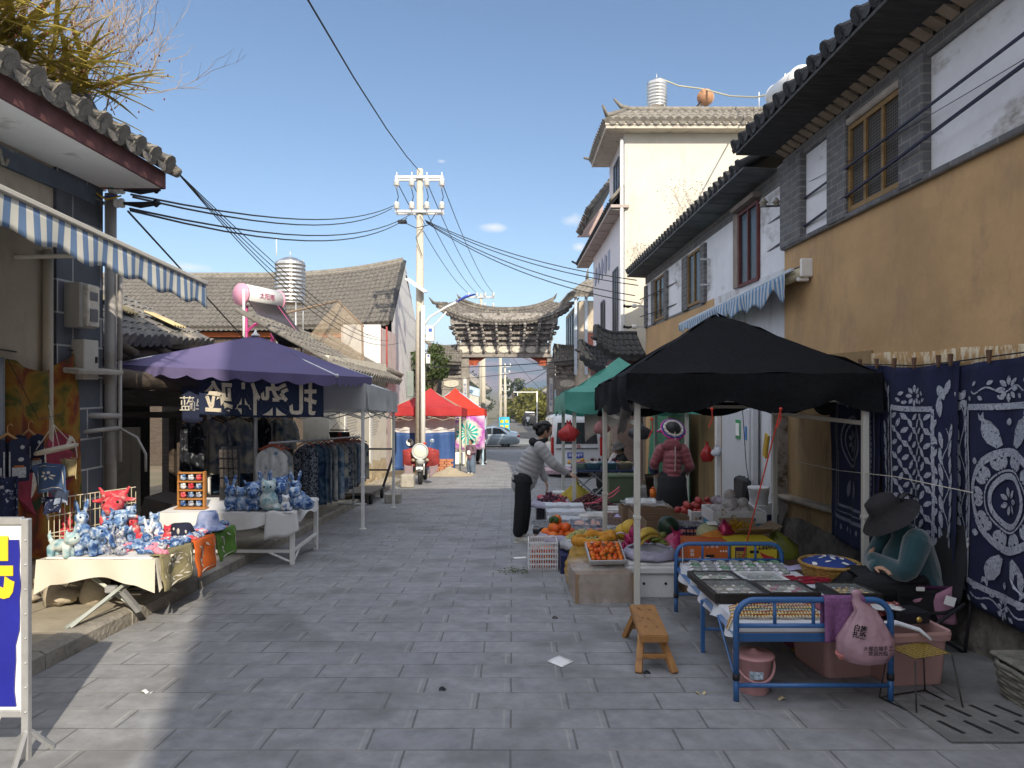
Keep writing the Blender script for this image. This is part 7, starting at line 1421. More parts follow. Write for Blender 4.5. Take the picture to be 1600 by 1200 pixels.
# bucket, boxes, stool, bench
PKB=M('pink plastic',(.50,.27,.27),.32,var=.05,sc=4); 
pb=T('bucket','lidded pale pink plastic bucket under the near end of the bed table','bucket',(1.365,4.02,gz(4.02))); c=V((1.365,4.02,gz(4.02)))
g=MB(); g.lathe(c,[(.02,.004),(.078,.0),(.083,.01),(.098,.19),(.108,.195),(.108,.205),(.095,.20)],32); ob('body',g,PKB,pb); g=MB(); g.lathe(c+V((0,0,.205)),[(.113,-.006),(.116,.004),(.10,.012),(.075,.018),(.05,.016),(.046,.022),(.02,.024),(.018,.034),(.002,.036)],32); ob('lid',g,PKB,pb)
g=MB(); g.tube([c+V((.112*cos(a*PI/14+PI),-.112*sin(a*PI/14)*.92,.185-.10*sin(a*PI/14))) for a in range(15)],.0075,8,1,.6); ob('handle',g,PKB,pb)
g=MB(); 
for z0,z1,m in((.10,.145,0),(.055,.085,1)):
    g.i=m; g.grid(lambda u,v:c+V(((.0875+.09*(z0+(z1-z0)*v)+.001)*cos(-2.1+.75*u),(.0875+.09*(z0+(z1-z0)*v)+.001)*sin(-2.1+.75*u),z0+(z1-z0)*v)),6,3)
ob('sticker',g,[M('blue white sticker',(.40,.48,.55),.5,var=.8,sc=50),M('dark sticker',(.12,.10,.10),.5,var=.8,sc=70)],pb)
DPK=M('dusty pink plastic',(.36,.215,.20),.4,var=.06,sc=4)
def bin_(label,c,w,d,h,rot,lip=1):
    t=T('storage_box',label,'storage box',c,rot,'dusty pink storage boxes'); g=MB()
    def sec(k,z,rd=.04):
        o=[]; 
        for (sx,sy,a0) in((1,1,0),(-1,1,1),(-1,-1,2),(1,-1,3)):
            for i in range(5): a=(a0+i/4)*PI/2; o.append((sx*(w/2*k-rd)+rd*cos(a),sy*(d/2*k-rd)+rd*sin(a),z))
        return o
    S_=[sec(.86,0),sec(.90,.02),sec(.98,h*.82),sec(.985,h*.83),sec(1.06,h*.84),sec(1.08,h*.95),sec(1.06,h),sec(.98,h*.98),sec(.95,h*.8),sec(.86,.03)]
    vs=[p for s_ in S_ for p in s_]; g.add(vs,[(j*20+i,j*20+(i+1)%20,(j+1)*20+(i+1)%20,(j+1)*20+i) for j in range(9) for i in range(20)]+[list(range(20))[::-1],list(range(180,200))],0); ob('shell',g,DPK,t,local=1); return t
bin_('dusty pink storage box under the bed table, half hidden by the pink bag',(1.99,4.42,gz(4.4)),.34,.44,.30,.12); bin_('dusty pink storage box with an open rim beside the woven stool',(2.31,4.30,gz(4.3)),.38,.46,.33,.1)
g=MB(); g.tube([(2.02,4.02,.135),(2.2,4.08,.13),(2.32,4.05,.10),(2.36,4.0,.06)],[.022,.025,.02,.012],8,1,.6); ob('white_roll',g,WSH,None,'white foam roll drooping over the open storage box','roll')
g=MB(); g.box((2.36,4.28,gz(4.3)+.36),(.22,.16,.07),.006,euler(-.05,0,.15)); co_=ob('case',g,M('black leatherette',(.012,.012,.016),.4),None,'small black case with a brass clasp on the open storage box','case'); g=MB(); g.lathe((2.40,4.19,gz(4.3)+.36),[(.002,.006),(.016,.004),(.018,0)],12,Matrix.Rotation(R(90),4,'X')); ob('clasp',g,GOLD,co_)
g=MB(); g.grid(lambda u,v:V((2.12+.24*u,4.25+.1*v,.115+.05*v+.03*noise.noise((u*7,v*7,0)))),10,6,.004); ob('red_packet',g,M('clear red packet',(.35,.10,.10),.25,var=.8,sc=14,spec=.8),None,'crumpled clear packet with red inside behind the near bed rail','packet')
g=MB(); 
for k in range(9): z=gz(4.75)+.02+.028*k; r=.095+.005*k; g.tube([(1.96+r*cos(a*PI/12),4.85+r*sin(a*PI/12),z) for a in range(25)],.006,4,0)
for k in range(26): a=k*2*PI/26; g.tube([(1.96+.095*cos(a),4.85+.095*sin(a),gz(4.75)),(1.96+.137*cos(a),4.85+.137*sin(a),gz(4.75)+.26)],.005,4)
ob('waste_basket',g,M('magenta plastic',(.20,.045,.10),.5,var=.1),None,'dark magenta openwork waste basket under the bed table','basket')
st=T('woven_stool','low wire stool with a yellow and black woven seat at the right front','stool',(2.18,3.9,gz(3.9)))
Tz=.035; B=[gp(1432,1118),gp(1505,1110),gp(1445,1080),gp(1374,1091)]; Q=[(2.143,3.78,.028),(2.40,3.88,.02),(2.36,4.08,.015),(2.10,3.97,.02)]; Q=[V(q) for q in Q]
WRM=M('black wire steel',(.05,.048,.045),.4,.5,var=.2)
for k in range(4): g=MB(); g.tube([B[k]+V((0,0,.006)),Q[k]],.0045,6); ob('leg',g,WRM,st); 
g=MB()
for k in range(4): g.tube([B[k]+V((0,0,.006)),B[(k+1)%4]+V((0,0,.006))],.0045,6)
ob('base_ring',g,WRM,st)
g=MB(); n=26
for i in range(n):
    for j in range(n):
        u0,u1,v0,v1=i/n,(i+1)/n,j/n,(j+1)/n; P=lambda u,v:(Q[0]*(1-u)+Q[1]*u)*(1-v)+(Q[3]*(1-u)+Q[2]*u)*v+V((0,0,.008+.002*((i+j)%2)))
        d=max(abs(i-12.5),abs(j-12.5)); g.i=1 if int(d)%3==0 and (i+j)%3 or d>12 and (i+j)%2 else 0; g.add([P(u0,v0),P(u1,v0),P(u1,v1),P(u0,v1)],[(0,1,2,3)])
ob('seat',g,[M('yellow plastic cane',(.34,.24,.035),.5,var=.3,sc=60),M('black plastic cane',(.02,.02,.018),.5)],st)
BW=M('honey brown wood',(.33,.165,.055),.5,var=.25,sc=3,bump=.15,stretch=(6,1,6),dirt=((.16,.075,.03),7,.58,.72)); BWE=M('end grain wood',(.22,.11,.04),.7,var=.4,sc=30)
bn=T('bench','small honey coloured wooden bench with splayed legs in the street','bench',(.87,4.7,gz(4.7)),0)
a0,a1=V((.785,4.33,-.032)),V((.955,4.33,-.032)); b0,b1=V((.835,5.06,-.068)),V((1.015,5.06,-.068)); n_=V((0,0,-.045))
g=MB(); g.add([a0,a1,b1,b0,a0+n_,a1+n_,b1+n_,b0+n_],[(0,1,2,3),(4,7,6,5),(0,4,5,1),(1,5,6,2),(2,6,7,3),(3,7,4,0)]); bm=bmesh.new(); me=mesh('seat',g); bm.from_mesh(me); bmesh.ops.bevel(bm,geom=bm.edges[:],offset=.006,segments=2,affect='EDGES'); bm.to_mesh(me); bm.free(); g=MB(); g.v=[tuple(v.co) for v in me.vertices]; g.f=[list(p.vertices) for p in me.polygons]; g.mi=[0]*len(g.f); g.sm=[0]*len(g.f); ob('seat',g,BW,bn)
g=MB()
for (u,v) in((.3,.25),(.7,.25),(.5,.5),(.3,.52),(.35,.8),(.7,.8),(.3,.86)): q=(a0*(1-u)+a1*u)*(1-v)+(b0*(1-u)+b1*u)*v; g.box(q+V((0,0,.001)),(.018,.022,.003))
ob('tenon_end',g,BWE,bn)
for (x,y,fx,fy) in((.81,4.45,.765,4.30),(.925,4.45,.985,4.30),(.86,4.95,.80,5.04),(.975,4.95,1.04,5.04)): g=MB(); p=V((x,y,-.07-.058*(y-4.5))); q=V((fx,fy,gz(fy))); d=(p-q); M3=d.to_track_quat('Z','Y').to_matrix().to_4x4(); g.box((p+q)/2,(.042,.034,d.length),.003,M3); ob('leg',g,BW,bn)
g=MB(); g.box((.875,4.36,gz(4.36)+.085),(.17,.022,.03),.003); g.box((.92,5.0,gz(5)+.085),(.19,.022,.03),.003); ob('stretcher',g,BW,bn)
# planter at the right edge, paper, greens
wp=T('planter','grey wicker textured stone planter cut by the right picture edge','planter',(2.93,3.75,gz(3.75))); c=V((2.93,3.78,gz(3.78))); g=MB()
for k in range(8):
    z=.02+.024*k; g.tube([c+V(((.235+.005*k+.006*sin(a*4+k*PI))*(abs(cos(a*PI/16))**.45)*(1 if cos(a*PI/16)>0 else -1),(.20+.006*sin(a*4+k*PI))*(abs(sin(a*PI/16))**.45)*(1 if sin(a*PI/16)>0 else -1),z)) for a in range(33)],.014,6,0)
g.box(c+V((0,0,.10)),(.45,.38,.2),.02); g.box(c+V((0,0,.215)),(.51,.43,.03),.012); ob('body',g,M('mossy grey stone',(.15,.145,.12),.95,var=.4,sc=9,bump=.8,bsc=30),wp)
p=gp(876,1034); g=MB(); g.grid(lambda u,v:V((p.x+.085*(u-v)*1.0,p.y+.11*(u+v-1),gz(p.y+.11*(u+v-1))+.004+.004*sin(u*3)*v)),4,4,.001); ob('paper',g,WHT,None,'white paper sheet lying alone on the paving in the middle of the street','paper')
p=gp(812,872); g=MB(); g.box(p+V((0,0,.004)),(.14,.09,.004),0,euler(-.058,0,.2)); ob('paper',g,WHT,None,'small white card on the paving at the foot of the white crate','paper')
g=MB(); p=gp(806,895)
for k in range(120): q=p+V((rnd.gauss(0,.085),rnd.gauss(0,.06),.006)); q.z=gz(q.y)+rnd.uniform(.004,.03); a=rnd.uniform(0,6); g.add([q,q+V((.022*cos(a),.022*sin(a),.008)),q+V((.03*cos(a+.5),.03*sin(a+.5),0))],[(0,1,2)])
ob('leaf_scraps',g,M('wilted greens',(.10,.12,.05),.8,var=.5,sc=30),None,'scatter of wilted green vegetable scraps on the paving','scraps',kind='stuff')
for k,(u,v,m,lb) in enumerate(((788,1071,BLACK,'black scrap'),(230,1082,WHT,'white scrap'),(1095,1084,M('straw scrap',(.5,.42,.25),.9),'straw coloured scrap near the bench'),(1235,1016,M('yellow peel',(.40,.24,.03),.7),'yellow peel under the bed table'),(1219,1093,M('straw scrap',(.5,.42,.25),.9),'tan scrap right of the pink bucket'),(1010,1052,BLACK,'dark scrap'),(868,966,WOODD,'brown twig scrap'))):
    p=gp(u,v) if u!=788 else gp(693,1078); g=MB(); g.grid(lambda a,b_:p+V((.05*(a-.5)*(2 if k==3 else 1),.03*(b_-.5),.006+.01*sin(a*5+k))),4,3,.002); ob('litter',g,m,None,lb+' of litter on the paving','litter')
# ---------------- fruit stall ----------------
def protos(nm,mats,fn):
    r=[]
    for m in mats: g=MB(); fn(g); r.append(ob(nm,g,m,None,local=1))
    return r
def pile(nm,label,cat,group,mats,fn,spots,s0=.85,s1=1.12):
    P=protos(nm,mats,fn)
    for k,p in enumerate(spots): dup(P[k%len(P)],p,rot=(rnd.uniform(-.5,.5),rnd.uniform(-.5,.5),rnd.uniform(0,6.2)),sc=rnd.uniform(s0,s1),label=label,group=group)['category']=cat
    for o in P: bpy.data.objects.remove(o)
def heap(c,rx,ry,n,r,rot=0,slope=0,layers=(1,.55,.2)):
    out=[];c=V(c)
    for L,f in enumerate(layers):
        m=max(1,int(n*f/sum(layers)))
        for i in range(m):
            q=math.sqrt((i+.5)/m)*(1-.28*L); a=i*2.399+L; x,y=rx*q*cos(a),ry*q*sin(a); out.append(c+V((x*cos(rot)-y*sin(rot),x*sin(rot)+y*cos(rot),r*.8+L*r*1.35+slope*y)))
    return out
def ball(r,d=.08): return lambda g:(g.ell((0,0,0),(r,r,r*.9),12,9,None,d,2),g.tube([(0,0,r*.82),(0,0,r*.97)],r*.10,5))
def crate(name,label,c,w,d,h,mat,a=0,nx=9,nz=4,cat='crate',lat=1):
    t=T(name,label,cat,c,a); g=MB(); th=.008
    for s_ in(-1,1):
        for (L,ax) in((w,0),(d,1)):
            for i in range(nx+1):
                q=-L/2+L*i/nx; p=(q,s_*d/2,h/2) if ax==0 else (s_*w/2,q,h/2); g.box(p,(.010,th,h) if ax==0 else (th,.010,h))
            for k in range(nz+1):
                z=h*k/nz*.985+.004; p=(0,s_*d/2,z) if ax==0 else (s_*w/2,0,z); g.box(p,(L+.01,th*1.3,.016) if ax==0 else (th*1.3,L+.01,.016))
    g.box((0,0,.006),(w,d,.01)); ob('lattice',g,mat,t,local=1); return t
def carton(name,label,c,w,d,h,mat,a=0,open_=1,flaps=0,cat='carton',depth=.6,grp=None):
    t=T(name,label,cat,c,a,grp); g=MB(); e=.008
    if open_:
        for s_ in(-1,1): g.box((s_*(w/2-e/2),0,h/2),(e,d,h)); g.box((0,s_*(d/2-e/2),h/2),(w-2*e,e,h))
        g.box((0,0,h*(1-depth)),(w-2*e,d-2*e,e))
    else: g.box((0,0,h/2),(w,d,h),.004); g.box((0,0,h+.001),(.05,d*.98,.003))
    ob('shell',g,mat,t,local=1)
    for k in range(flaps): g=MB(); s_=(-1)**k; g.box((s_*(w/2+.06) if k<2 else 0,0 if k<2 else s_*(d/2+.06),h+.03),(.15 if k<2 else w,d if k<2 else .15,.006),0,euler(0 if k<2 else s_*.5,-s_*.45 if k<2 else 0,0)); ob('flap',g,mat,t,local=1)
    return t
def bowl(label,c,r,h,mat,cat='basin',liner=None,sq=0,a=0):
    t=T('basin',label,cat,c,a); g=MB(); g.lathe((0,0,0),[(.02,0),(r*.72,0),(r*.95,h*.9),(r*1.05,h),(r*1.05,h*1.06),(r*.93,h),(r*.7,h*.15),(.02,h*.12)],28); 
    if sq: g.v=[((abs(x)/r)**.6*r*(1 if x>0 else -1)*1.05,(abs(y)/r)**.6*r*(1 if y>0 else -1)*sq,z) for x,y,z in g.v]
    ob('bowl',g,mat,t,local=1)
    if liner: g=MB(); g.grid(lambda u,v:V(((r*(.85+.38*v)+.03*noise.noise((cos(u*2*PI)*3,sin(u*2*PI)*3,v*3)))*cos(u*2*PI),(r*(.85+.38*v))*sin(u*2*PI)*(sq or 1),h*(1.04+.25*sin(v*2.4)-.95*v*v)+.02*noise.noise((u*19,v*3,0)))),48,5,.002); ob('liner',g,liner,t,local=1)
    return t
LIL=M('lilac plastic film',(.46,.44,.56),.4,var=.15,sc=9,trans=.3,bump=.6); PNKB=M('pink lilac plastic',(.45,.30,.36),.4); GRYB=M('grey plastic basin',(.38,.39,.42),.4,var=.08); FOAM=M('white foam',(.62,.62,.61),.8,var=.05,sc=6,bump=.2,dirt=((.40,.38,.34),5,.6,.76)); NVY=M('navy plastic',(.018,.022,.075),.45,var=.1); ORG=M('orange peel',(.62,.15,.015),.5,var=.12,sc=9,bump=.15,bsc=90); ORG2=M('deep orange peel',(.58,.09,.012),.45,var=.15,sc=9,bump=.1,bsc=90); WCR=M('white crate plastic',(.66,.66,.66),.45,var=.05)
# wrapped carton with the tangerine tray
c=V((.77,6.2,gz(6.2))); t=carton('wrapped_carton','brown carton wrapped in clear film at the front of the fruit stall',c+V((0,0,.0)),.50,.42,.26,CARD,.06,0); 
g=MB(); fm=lambda u,v:c+V(((.285+.02*noise.noise((u*9,v*4,0)))*(abs(cos(u*2*PI))**.5)*(1 if cos(u*2*PI)>0 else -1),(.24+.02*noise.noise((u*9,v*4,7)))*(abs(sin(u*2*PI))**.5)*(1 if sin(u*2*PI)>0 else -1),.005+.30*v+.03*noise.noise((u*14,0,3))*v)); g.grid(fm,70,10); g.grid(lambda u,v:c+V((-.27+.54*u,-.2+.4*v,.285+.025*noise.noise((u*7,v*6,1)))),16,12); ob('film',g,CLEAR,t)
tr=T('tray','grey steel tray tilted on the wrapped carton and filled with tangerines','tray',(.82,6.25,-.06)); TM=Matrix.Translation((.82,6.27,-.005))@euler(.42,0,.08)
g=MB(); g.X=TM; 
for s_ in(-1,1): g.box((s_*.155,0,.02),(.012,.26,.045),.004); g.box((0,s_*.13,.02),(.31,.012,.045),.004)
g.box((0,0,0),(.31,.26,.008)); ob('pan',g,STEEL,tr)
pile('tangerine','small bright tangerine in the tilted steel tray','tangerine','tangerines in the steel tray',[ORG,ORG2,ORG],ball(.024),[TM@V((-.125+.05*(i%6)+rnd.uniform(-.008,.008),-.10+.042*(i//6)+rnd.uniform(-.006,.006),.028+rnd.uniform(0,.012))) for i in range(36)]+[TM@V((rnd.uniform(-.09,.09),rnd.uniform(-.08,.08),.065)) for i in range(14)])
g=MB()
for k in range(14): q=TM@V((rnd.uniform(-.14,.14),rnd.uniform(-.11,.11),.07+rnd.uniform(0,.02))); g.ell(q,(.016,.009,.004),6,4,euler(rnd.random(),rnd.random(),rnd.random()*6))
ob('leaf',g,M('dark citrus leaf',(.035,.08,.02),.5,var=.3),tr)
# yellow net sack
sk=T('net_sack','open yellow net sack of small potatoes leaning behind the wrapped carton','sack',(.72,6.62,gz(6.6))); g=MB(); n=60; pr=[(.05,0),(.17,.02),(.21,.12),(.215,.22),(.19,.33),(.165,.40)]
def skf(u,v):
    a=u*2*PI; k=v*5; i=min(4,int(k)); f=k-i; r=pr[i][0]*(1-f)+pr[i+1][0]*f; z=pr[i][1]*(1-f)+pr[i+1][1]*f; b=noise.voronoi((cos(a)*r*17,sin(a)*r*17,z*17))[0][0]
    return V((.70+.16*z+ (r-.022*b+.012)*cos(a)*1.08,6.62+.05*z+(r-.022*b+.012)*sin(a),gz(6.6)+z))
g.grid(skf,110,48); ob('net',g,M('yellow net over potatoes',(.42,.25,.045),.75,var=.3,sc=22,bump=.5,bsc=90,dirt=((.30,.20,.07),16,.5,.62)),sk)
g=MB(); g.tube([(.765+.16*cos(a*PI/16)*1.05,6.64+.15*sin(a*PI/16),.055+.012*sin(a)+.02*cos(a*PI/16)) for a in range(33)],[.042+.008*sin(a*1.7) for a in range(33)],8,0); g.grid(lambda u,v:V((.765+.168*cos(u*2*PI)*(1.06),6.64+.155*sin(u*2*PI),.05-.10*v+.01*sin(u*30))),40,4); ob('rolled_collar',g,M('orange net collar',(.50,.22,.02),.7,var=.2,sc=30,bump=.5,bsc=80),sk)
PAL=M('pale yellow green nut',(.36,.34,.13),.7,var=.4,sc=30)
g=MB()
for k in range(150): a=rnd.uniform(0,6.3); r=.14*rnd.random()**.5; g.ell((.765+r*cos(a),6.64+r*.9*sin(a),.035+rnd.uniform(0,.02)),(.013,.011,.010),6,4)
ob('contents',g,PAL,sk)
# foam box, bananas
c=V((1.22,6.38,gz(6.38))); t=T('foam_box','chipped white foam box with two round holes under the bananas','foam box',c); g=MB(); g.box(c+V((0,0,.105)),(.40,.36,.21),.012); ob('body',g,FOAM,t); g=MB(); g.box(c+V((0,0,.25)),(.46,.42,.07),.015); g.box(c+V((.0,0,.295)),(.42,.38,.03),.01); ob('lid',g,FOAM,t)
for s_ in(-.07,.12): g=MB(); p=c+V((s_,-.181,.13)); g.tube([p+V((0,.003,0)),p+V((0,-.004,0))],.012,12); ob('hole',g,BLACK,t)
bb=bowl('lilac film lined basin holding the bananas on the foam box',(1.24,6.42,gz(6.4)+.31),.20,.075,GRYB,liner=LIL)
ban=T('banana_bunch','bunch of yellow bananas in the lilac lined basin','bananas',(1.24,6.40,gz(6.4)+.36)); YB=M('banana skin',(.50,.35,.06),.5,var=.2,sc=7,dirt=((.22,.22,.04),6,.6,.75)); r0=V((1.36,6.42,.13))
for k in range(13):
    lay=k//7; f=(k%7)/6; y=6.28+.24*f; L=.20+.03*sin(k); pts=[]
    for i in range(8): t_=i/7; pts.append(r0+V((-.02-L*t_*1.05-.02*lay,(y-6.40)*(.25+.9*t_)-.03*lay,-.01+.05*sin(t_*2.6)+.035*lay-.075*t_*t_)))
    g=MB(); g.tube(pts,[.007,.012,.018,.020,.020,.019,.014,.005],6); ob('banana',g,YB,ban)
g=MB(); g.tube([r0+V((-.03,0,.0)),r0+V((.03,.02,.0))],.022,7); ob('stem',g,M('green banana stem',(.16,.17,.04),.7),ban)
# white crate with carrots
ct=crate('crate','white plastic lattice crate of oranges on the paving at the stall front',(.325,7.56,gz(7.56)),.30,.30,.28,WCR,0,12,5)
g=MB(); g.grid(lambda u,v:V((.325+(.165+.01*noise.noise((u*20,v,0)))*(abs(cos(u*2*PI))**.5)*(1 if cos(u*2*PI)>0 else -1),7.56+.165*(abs(sin(u*2*PI))**.5)*(1 if sin(u*2*PI)>0 else -1),gz(7.56)+.30-.09*v+.02*noise.noise((u*18,v*2,1)))),60,4); ob('film',g,CLEAR,ct)
pile('orange','orange inside the white lattice crate','orange','oranges in the white crate',[ORG2,ORG],ball(.036),[V((.325+x*.075,7.56+y*.08,gz(7.56)+.05+.068*z)) for x in(-1.3,-.45,.45,1.3) for y in(-1.2,0) for z in(0,1,2)])
# bowls of persimmons and nuts on boxes
carton('carton','white and orange carton under the two front basins',(.60,7.95,gz(7.95)),.55,.5,.20,M('white orange carton',(.52,.45,.36),.8,var=.1,dirt=((.5,.2,.03),3,.56,.6)),0,0); carton('navy_crate','navy plastic crate beside the white crate under the grey basin',(.70,7.35,gz(7.35)),.42,.36,.20,NVY,.0,0,cat='crate')
bowl('pink lilac basin of large persimmons',(.52,7.90,gz(7.9)+.205),.205,.09,PNKB,liner=LIL)
pile('persimmon','large orange persimmon heaped in the pink lilac basin','persimmon','persimmons in the pink basin',[ORG2,ORG],ball(.056,.05),heap((.52,7.90,gz(7.9)+.25),.16,.15,17,.056,layers=(1,.5,.18)))
g=MB()
for k in range(6): g.ell((.47+rnd.uniform(-.04,.04),7.88,.0+gz(7.9)+.44+rnd.uniform(0,.03)),(.012,.03,.04),6,5,euler(.4,.3,rnd.random()*6))
ob('leaf_tuft',g,M('dark citrus leaf',(.035,.08,.02),.5),None,'green leaf tuft on top of the persimmons','leaves')
bowl('grey film lined basin of pale green nuts',(.74,7.42,gz(7.4)+.21),.195,.10,GRYB,liner=M('white plastic film',(.55,.56,.58),.35,var=.15,trans=.3,bump=.6))
g=MB()
for k in range(330):
    a=rnd.uniform(0,6.3); q=rnd.random()**.5; g.ell((.74+.175*q*cos(a),7.42+.17*q*sin(a),gz(7.4)+.31+.085*(1-q*q)+rnd.uniform(-.008,.01)),(.015,.012,.011),6,4,euler(rnd.random()*3,rnd.random()*3,0))
ob('nut_heap',g,PAL,None,'heap of pale green nuts in the grey basin','nuts',kind='stuff')
# dragon fruit, pomelos, melons
carton('carton','low brown carton under the yellow pomelos',(1.06,7.35,gz(7.35)),.55,.55,.28,CARD,0,0); bowl('lilac film lined basin of dragon fruit',(1.28,6.98,gz(7)+.20),.21,.09,GRYB,liner=LIL); carton('carton','low brown carton under the dragon fruit basin',(1.30,6.95,gz(7)),.42,.4,.2,CARD,0,0)
pile('pomelo','large yellow pomelo in a white net sleeve','pomelo','yellow pomelos',[M('pomelo skin',(.56,.36,.04),.5,var=.12,sc=7,bump=.2,bsc=60)],ball(.085,.05),[(1.00,7.25,gz(7.3)+.36),(1.15,7.32,gz(7.3)+.40),(1.02,7.10,gz(7.3)+.27),(1.2,7.18,gz(7.3)+.47),(1.27,7.36,gz(7.3)+.38)],.95,1.15)
g=MB()
for (x,y,z) in((1.09,7.14,.36),(.93,7.22,.33),(1.02,7.06,.27)): g.tube([(x+.085*cos(a*PI/10),y-.02,gz(7.3)+z+.075*sin(a*PI/10)) for a in range(11)],.014,6,1,.6)
ob('net_sleeve',g,M('white foam net',(.55,.52,.58),.7,bump=.8,bsc=90),None,'white foam net sleeves pulled back from the pomelos','net sleeve')
def dfr(g):
    g.ell((0,0,0),(.05,.05,.065),12,9)
    for k in range(16): a=k*2.4; z=-.05+.007*k; q=V((.045*cos(a),.045*sin(a),z)); g.tube([q,q*1.3+V((0,0,.02))],[.010,.002],5)
DFM=M('dragon fruit skin',(.36,.02,.10),.45,var=.3,sc=16,dirt=((.16,.24,.04),12,.60,.70))
pile('dragon_fruit','magenta dragon fruit with green tipped scales in the lilac basin','dragon fruit','dragon fruit in the lilac basin',[DFM],dfr,heap((1.22,6.96,gz(7)+.27),.13,.13,12,.05))
g=MB()
for k in range(34): q=V((1.38+rnd.uniform(-.12,.12),7.0+rnd.uniform(-.12,.1),gz(7)+.33+rnd.uniform(0,.09))); g.ell(q,(.06,.014,.014),7,5,euler(0,rnd.uniform(-.5,.5),rnd.uniform(-.8,.5)))
ob('green_pods',g,M('green yellow pod',(.15,.19,.035),.5,var=.5,sc=10,orand=.2),None,'pile of green and yellow pods right of the dragon fruit','vegetables',kind='stuff')
g=MB(); g.ell((1.66,7.55,gz(7.5)+.42),(.115,.115,.12),18,12); ob('watermelon',g,M('dark watermelon',(.02,.04,.022),.35,var=.6,sc=12),None,'dark green watermelon before the navy lattice crate','watermelon'); carton('carton','brown carton under the watermelon',(1.68,7.55,gz(7.5)),.5,.4,.30,CARD,0,0)
bag('pink and red plastic bag full of goods, lying before the watermelon',(1.62,6.95,gz(7)+.18),.20,BAGP,1.15,sd=7); bag('translucent red bag slumped at the foot of the pink one',(1.72,6.75,gz(6.8)+.12),.17,BAGR,1.0,tie=0,sd=9); carton('carton','brown carton under the pink and red bags',(1.70,6.88,gz(6.9)),.46,.42,.16,CARD,0,0)
m=T('melon','pale green melon in an orange net bag with a white label','melon',(1.86,6.66,.06)); g=MB(); g.ell((1.84,6.66,.10),(.115,.10,.10),16,10); ob('rind',g,M('pale melon rind',(.34,.34,.19),.6,var=.15,sc=20,bump=.4,bsc=70),m); g=MB(); g.ell((1.87,6.62,.07),(.13,.105,.085),14,10); g.tube([(1.96,6.62,.10),(2.04,6.62,.15),(2.09,6.62,.16)],[.06,.022,.04],9); ob('net',g,M('orange net bag',(.50,.19,.03),.7,var=.3,sc=40,bump=.6,bsc=110),m); g=MB(); g.box((1.86,6.62,.205),(.09,.06,.006),.002,euler(.3,0,0)); ob('label',g,WHT,m)
def printbox(label,c,w,d,h,mat,a=0,fl=0): return carton('fruit_carton',label,c,w,d,h,mat,a,0 if not fl else 1,fl)
ORC=M('orange carton',(.50,.12,.025),.7,var=.07,sc=5); YLC=M('yellow carton',(.55,.43,.03),.7,var=.06,sc=5)
c=V((1.74,6.42,-.095)); t=printbox('orange fruit carton with white characters behind the bed headboard',c,.36,.34,.19,ORC)
b=text(None,'甜柿',.05,at(c+V((-.05,-.172,.05))),None,None,.001); merge(b,text(None,'果  之  鲜  品',.026,at(c+V((.0,-.172,.165))),None,None,.001)); merge(b,text(None,'新\n鲜',.035,at(c+V((-.155,-.172,.11))),None,None,.001)); merge(b,text(None,'★★★★',.025,at(c+V((.13,-.172,.125))),None,None,.001)); merge(b,text(None,'囍 福 果',.035,at(c+V((.05,-.172,.03))),None,None,.001)); ob('lettering',b,WHT,t); g=MB(); g.box(c+V((.0,-.172,.085)),(.075,.004,.022)); ob('hand_hole',g,BLACK,t)
c=V((2.13,6.42,-.095)); t=printbox('yellow fruit carton with upside down writing and a melon slice picture',c,.40,.34,.20,YLC)
g=MB(); g.box(c+V((-.12,-.172,.10)),(.10,.004,.12)); ob('purple_panel',g,M('purple print',(.05,.02,.08),.7),t); b=text(None,'吹凤瓜\n甜西瓜',.03,at(c+V((-.12,-.176,.10)),Matrix.Rotation(PI,4,'Y')@FRONT),None,None,.001); ob('panel_lettering',b,YEL,t)
b=text(None,'SWEET',.052,at(c+V((.11,-.173,.165)),Matrix.Rotation(PI,4,'Y')@FRONT),None,None,.001,.002); ob('lettering',b,M('black print',(.03,.03,.03),.7),t); g=MB(); g.prism([(c.x+.11+.06*cos(a),c.z+.10+.05*sin(a)*1-.02*cos(a)) for a in [PI+.1+i*(PI-.2)/10 for i in range(11)]]+[(c.x+.11+.06*cos(a)*.9,c.z+.10+.01*sin(a)-.02*cos(a)) for a in [2*PI-.1-i*(PI-.2)/10 for i in range(11)]],'y',c.y-.176,c.y-.171); ob('melon_picture',g,M('red print',(.42,.03,.03),.7),t); g=MB(); g.box(c+V((.0,-.172,.12)),(.08,.004,.024)); ob('hand_hole',g,BLACK,t)
carton('carton','brown carton base under the orange and yellow cartons',(1.93,6.42,gz(6.4)),.8,.34,.273,CARD,0,0)
c=V((2.22,6.76,-.07)); t=carton('open_carton','brown carton with raised flaps and gold ribbon on the yellow carton',c,.34,.28,.18,CARD,.05,1,4)
bag('yellow green plastic bag bulging beside the open carton',(2.56,6.95,gz(7)+.16),.22,M('yellow green film',(.27,.30,.05),.35,var=.35,sc=9,trans=.3,bump=.7,bsc=12,spec=.6),1.35,tie=0,sd=13)
g=MB()
for k in range(26): q=V((2.1+rnd.gauss(0,.055),6.58+rnd.gauss(0,.03),.19+rnd.gauss(0,.05))); g.tube([q+V((.03*cos(i)*rnd.uniform(.6,1.2),.02*sin(i*1.7),.03*sin(i)*rnd.uniform(.6,1.2))) for i in range(7)],.007,4,1,.2)
ob('gold_ribbon',g,M('gold foil',(.75,.48,.05),.22,.7,var=.4,sc=20),None,'curly gold foil ribbon on the open carton','ribbon')
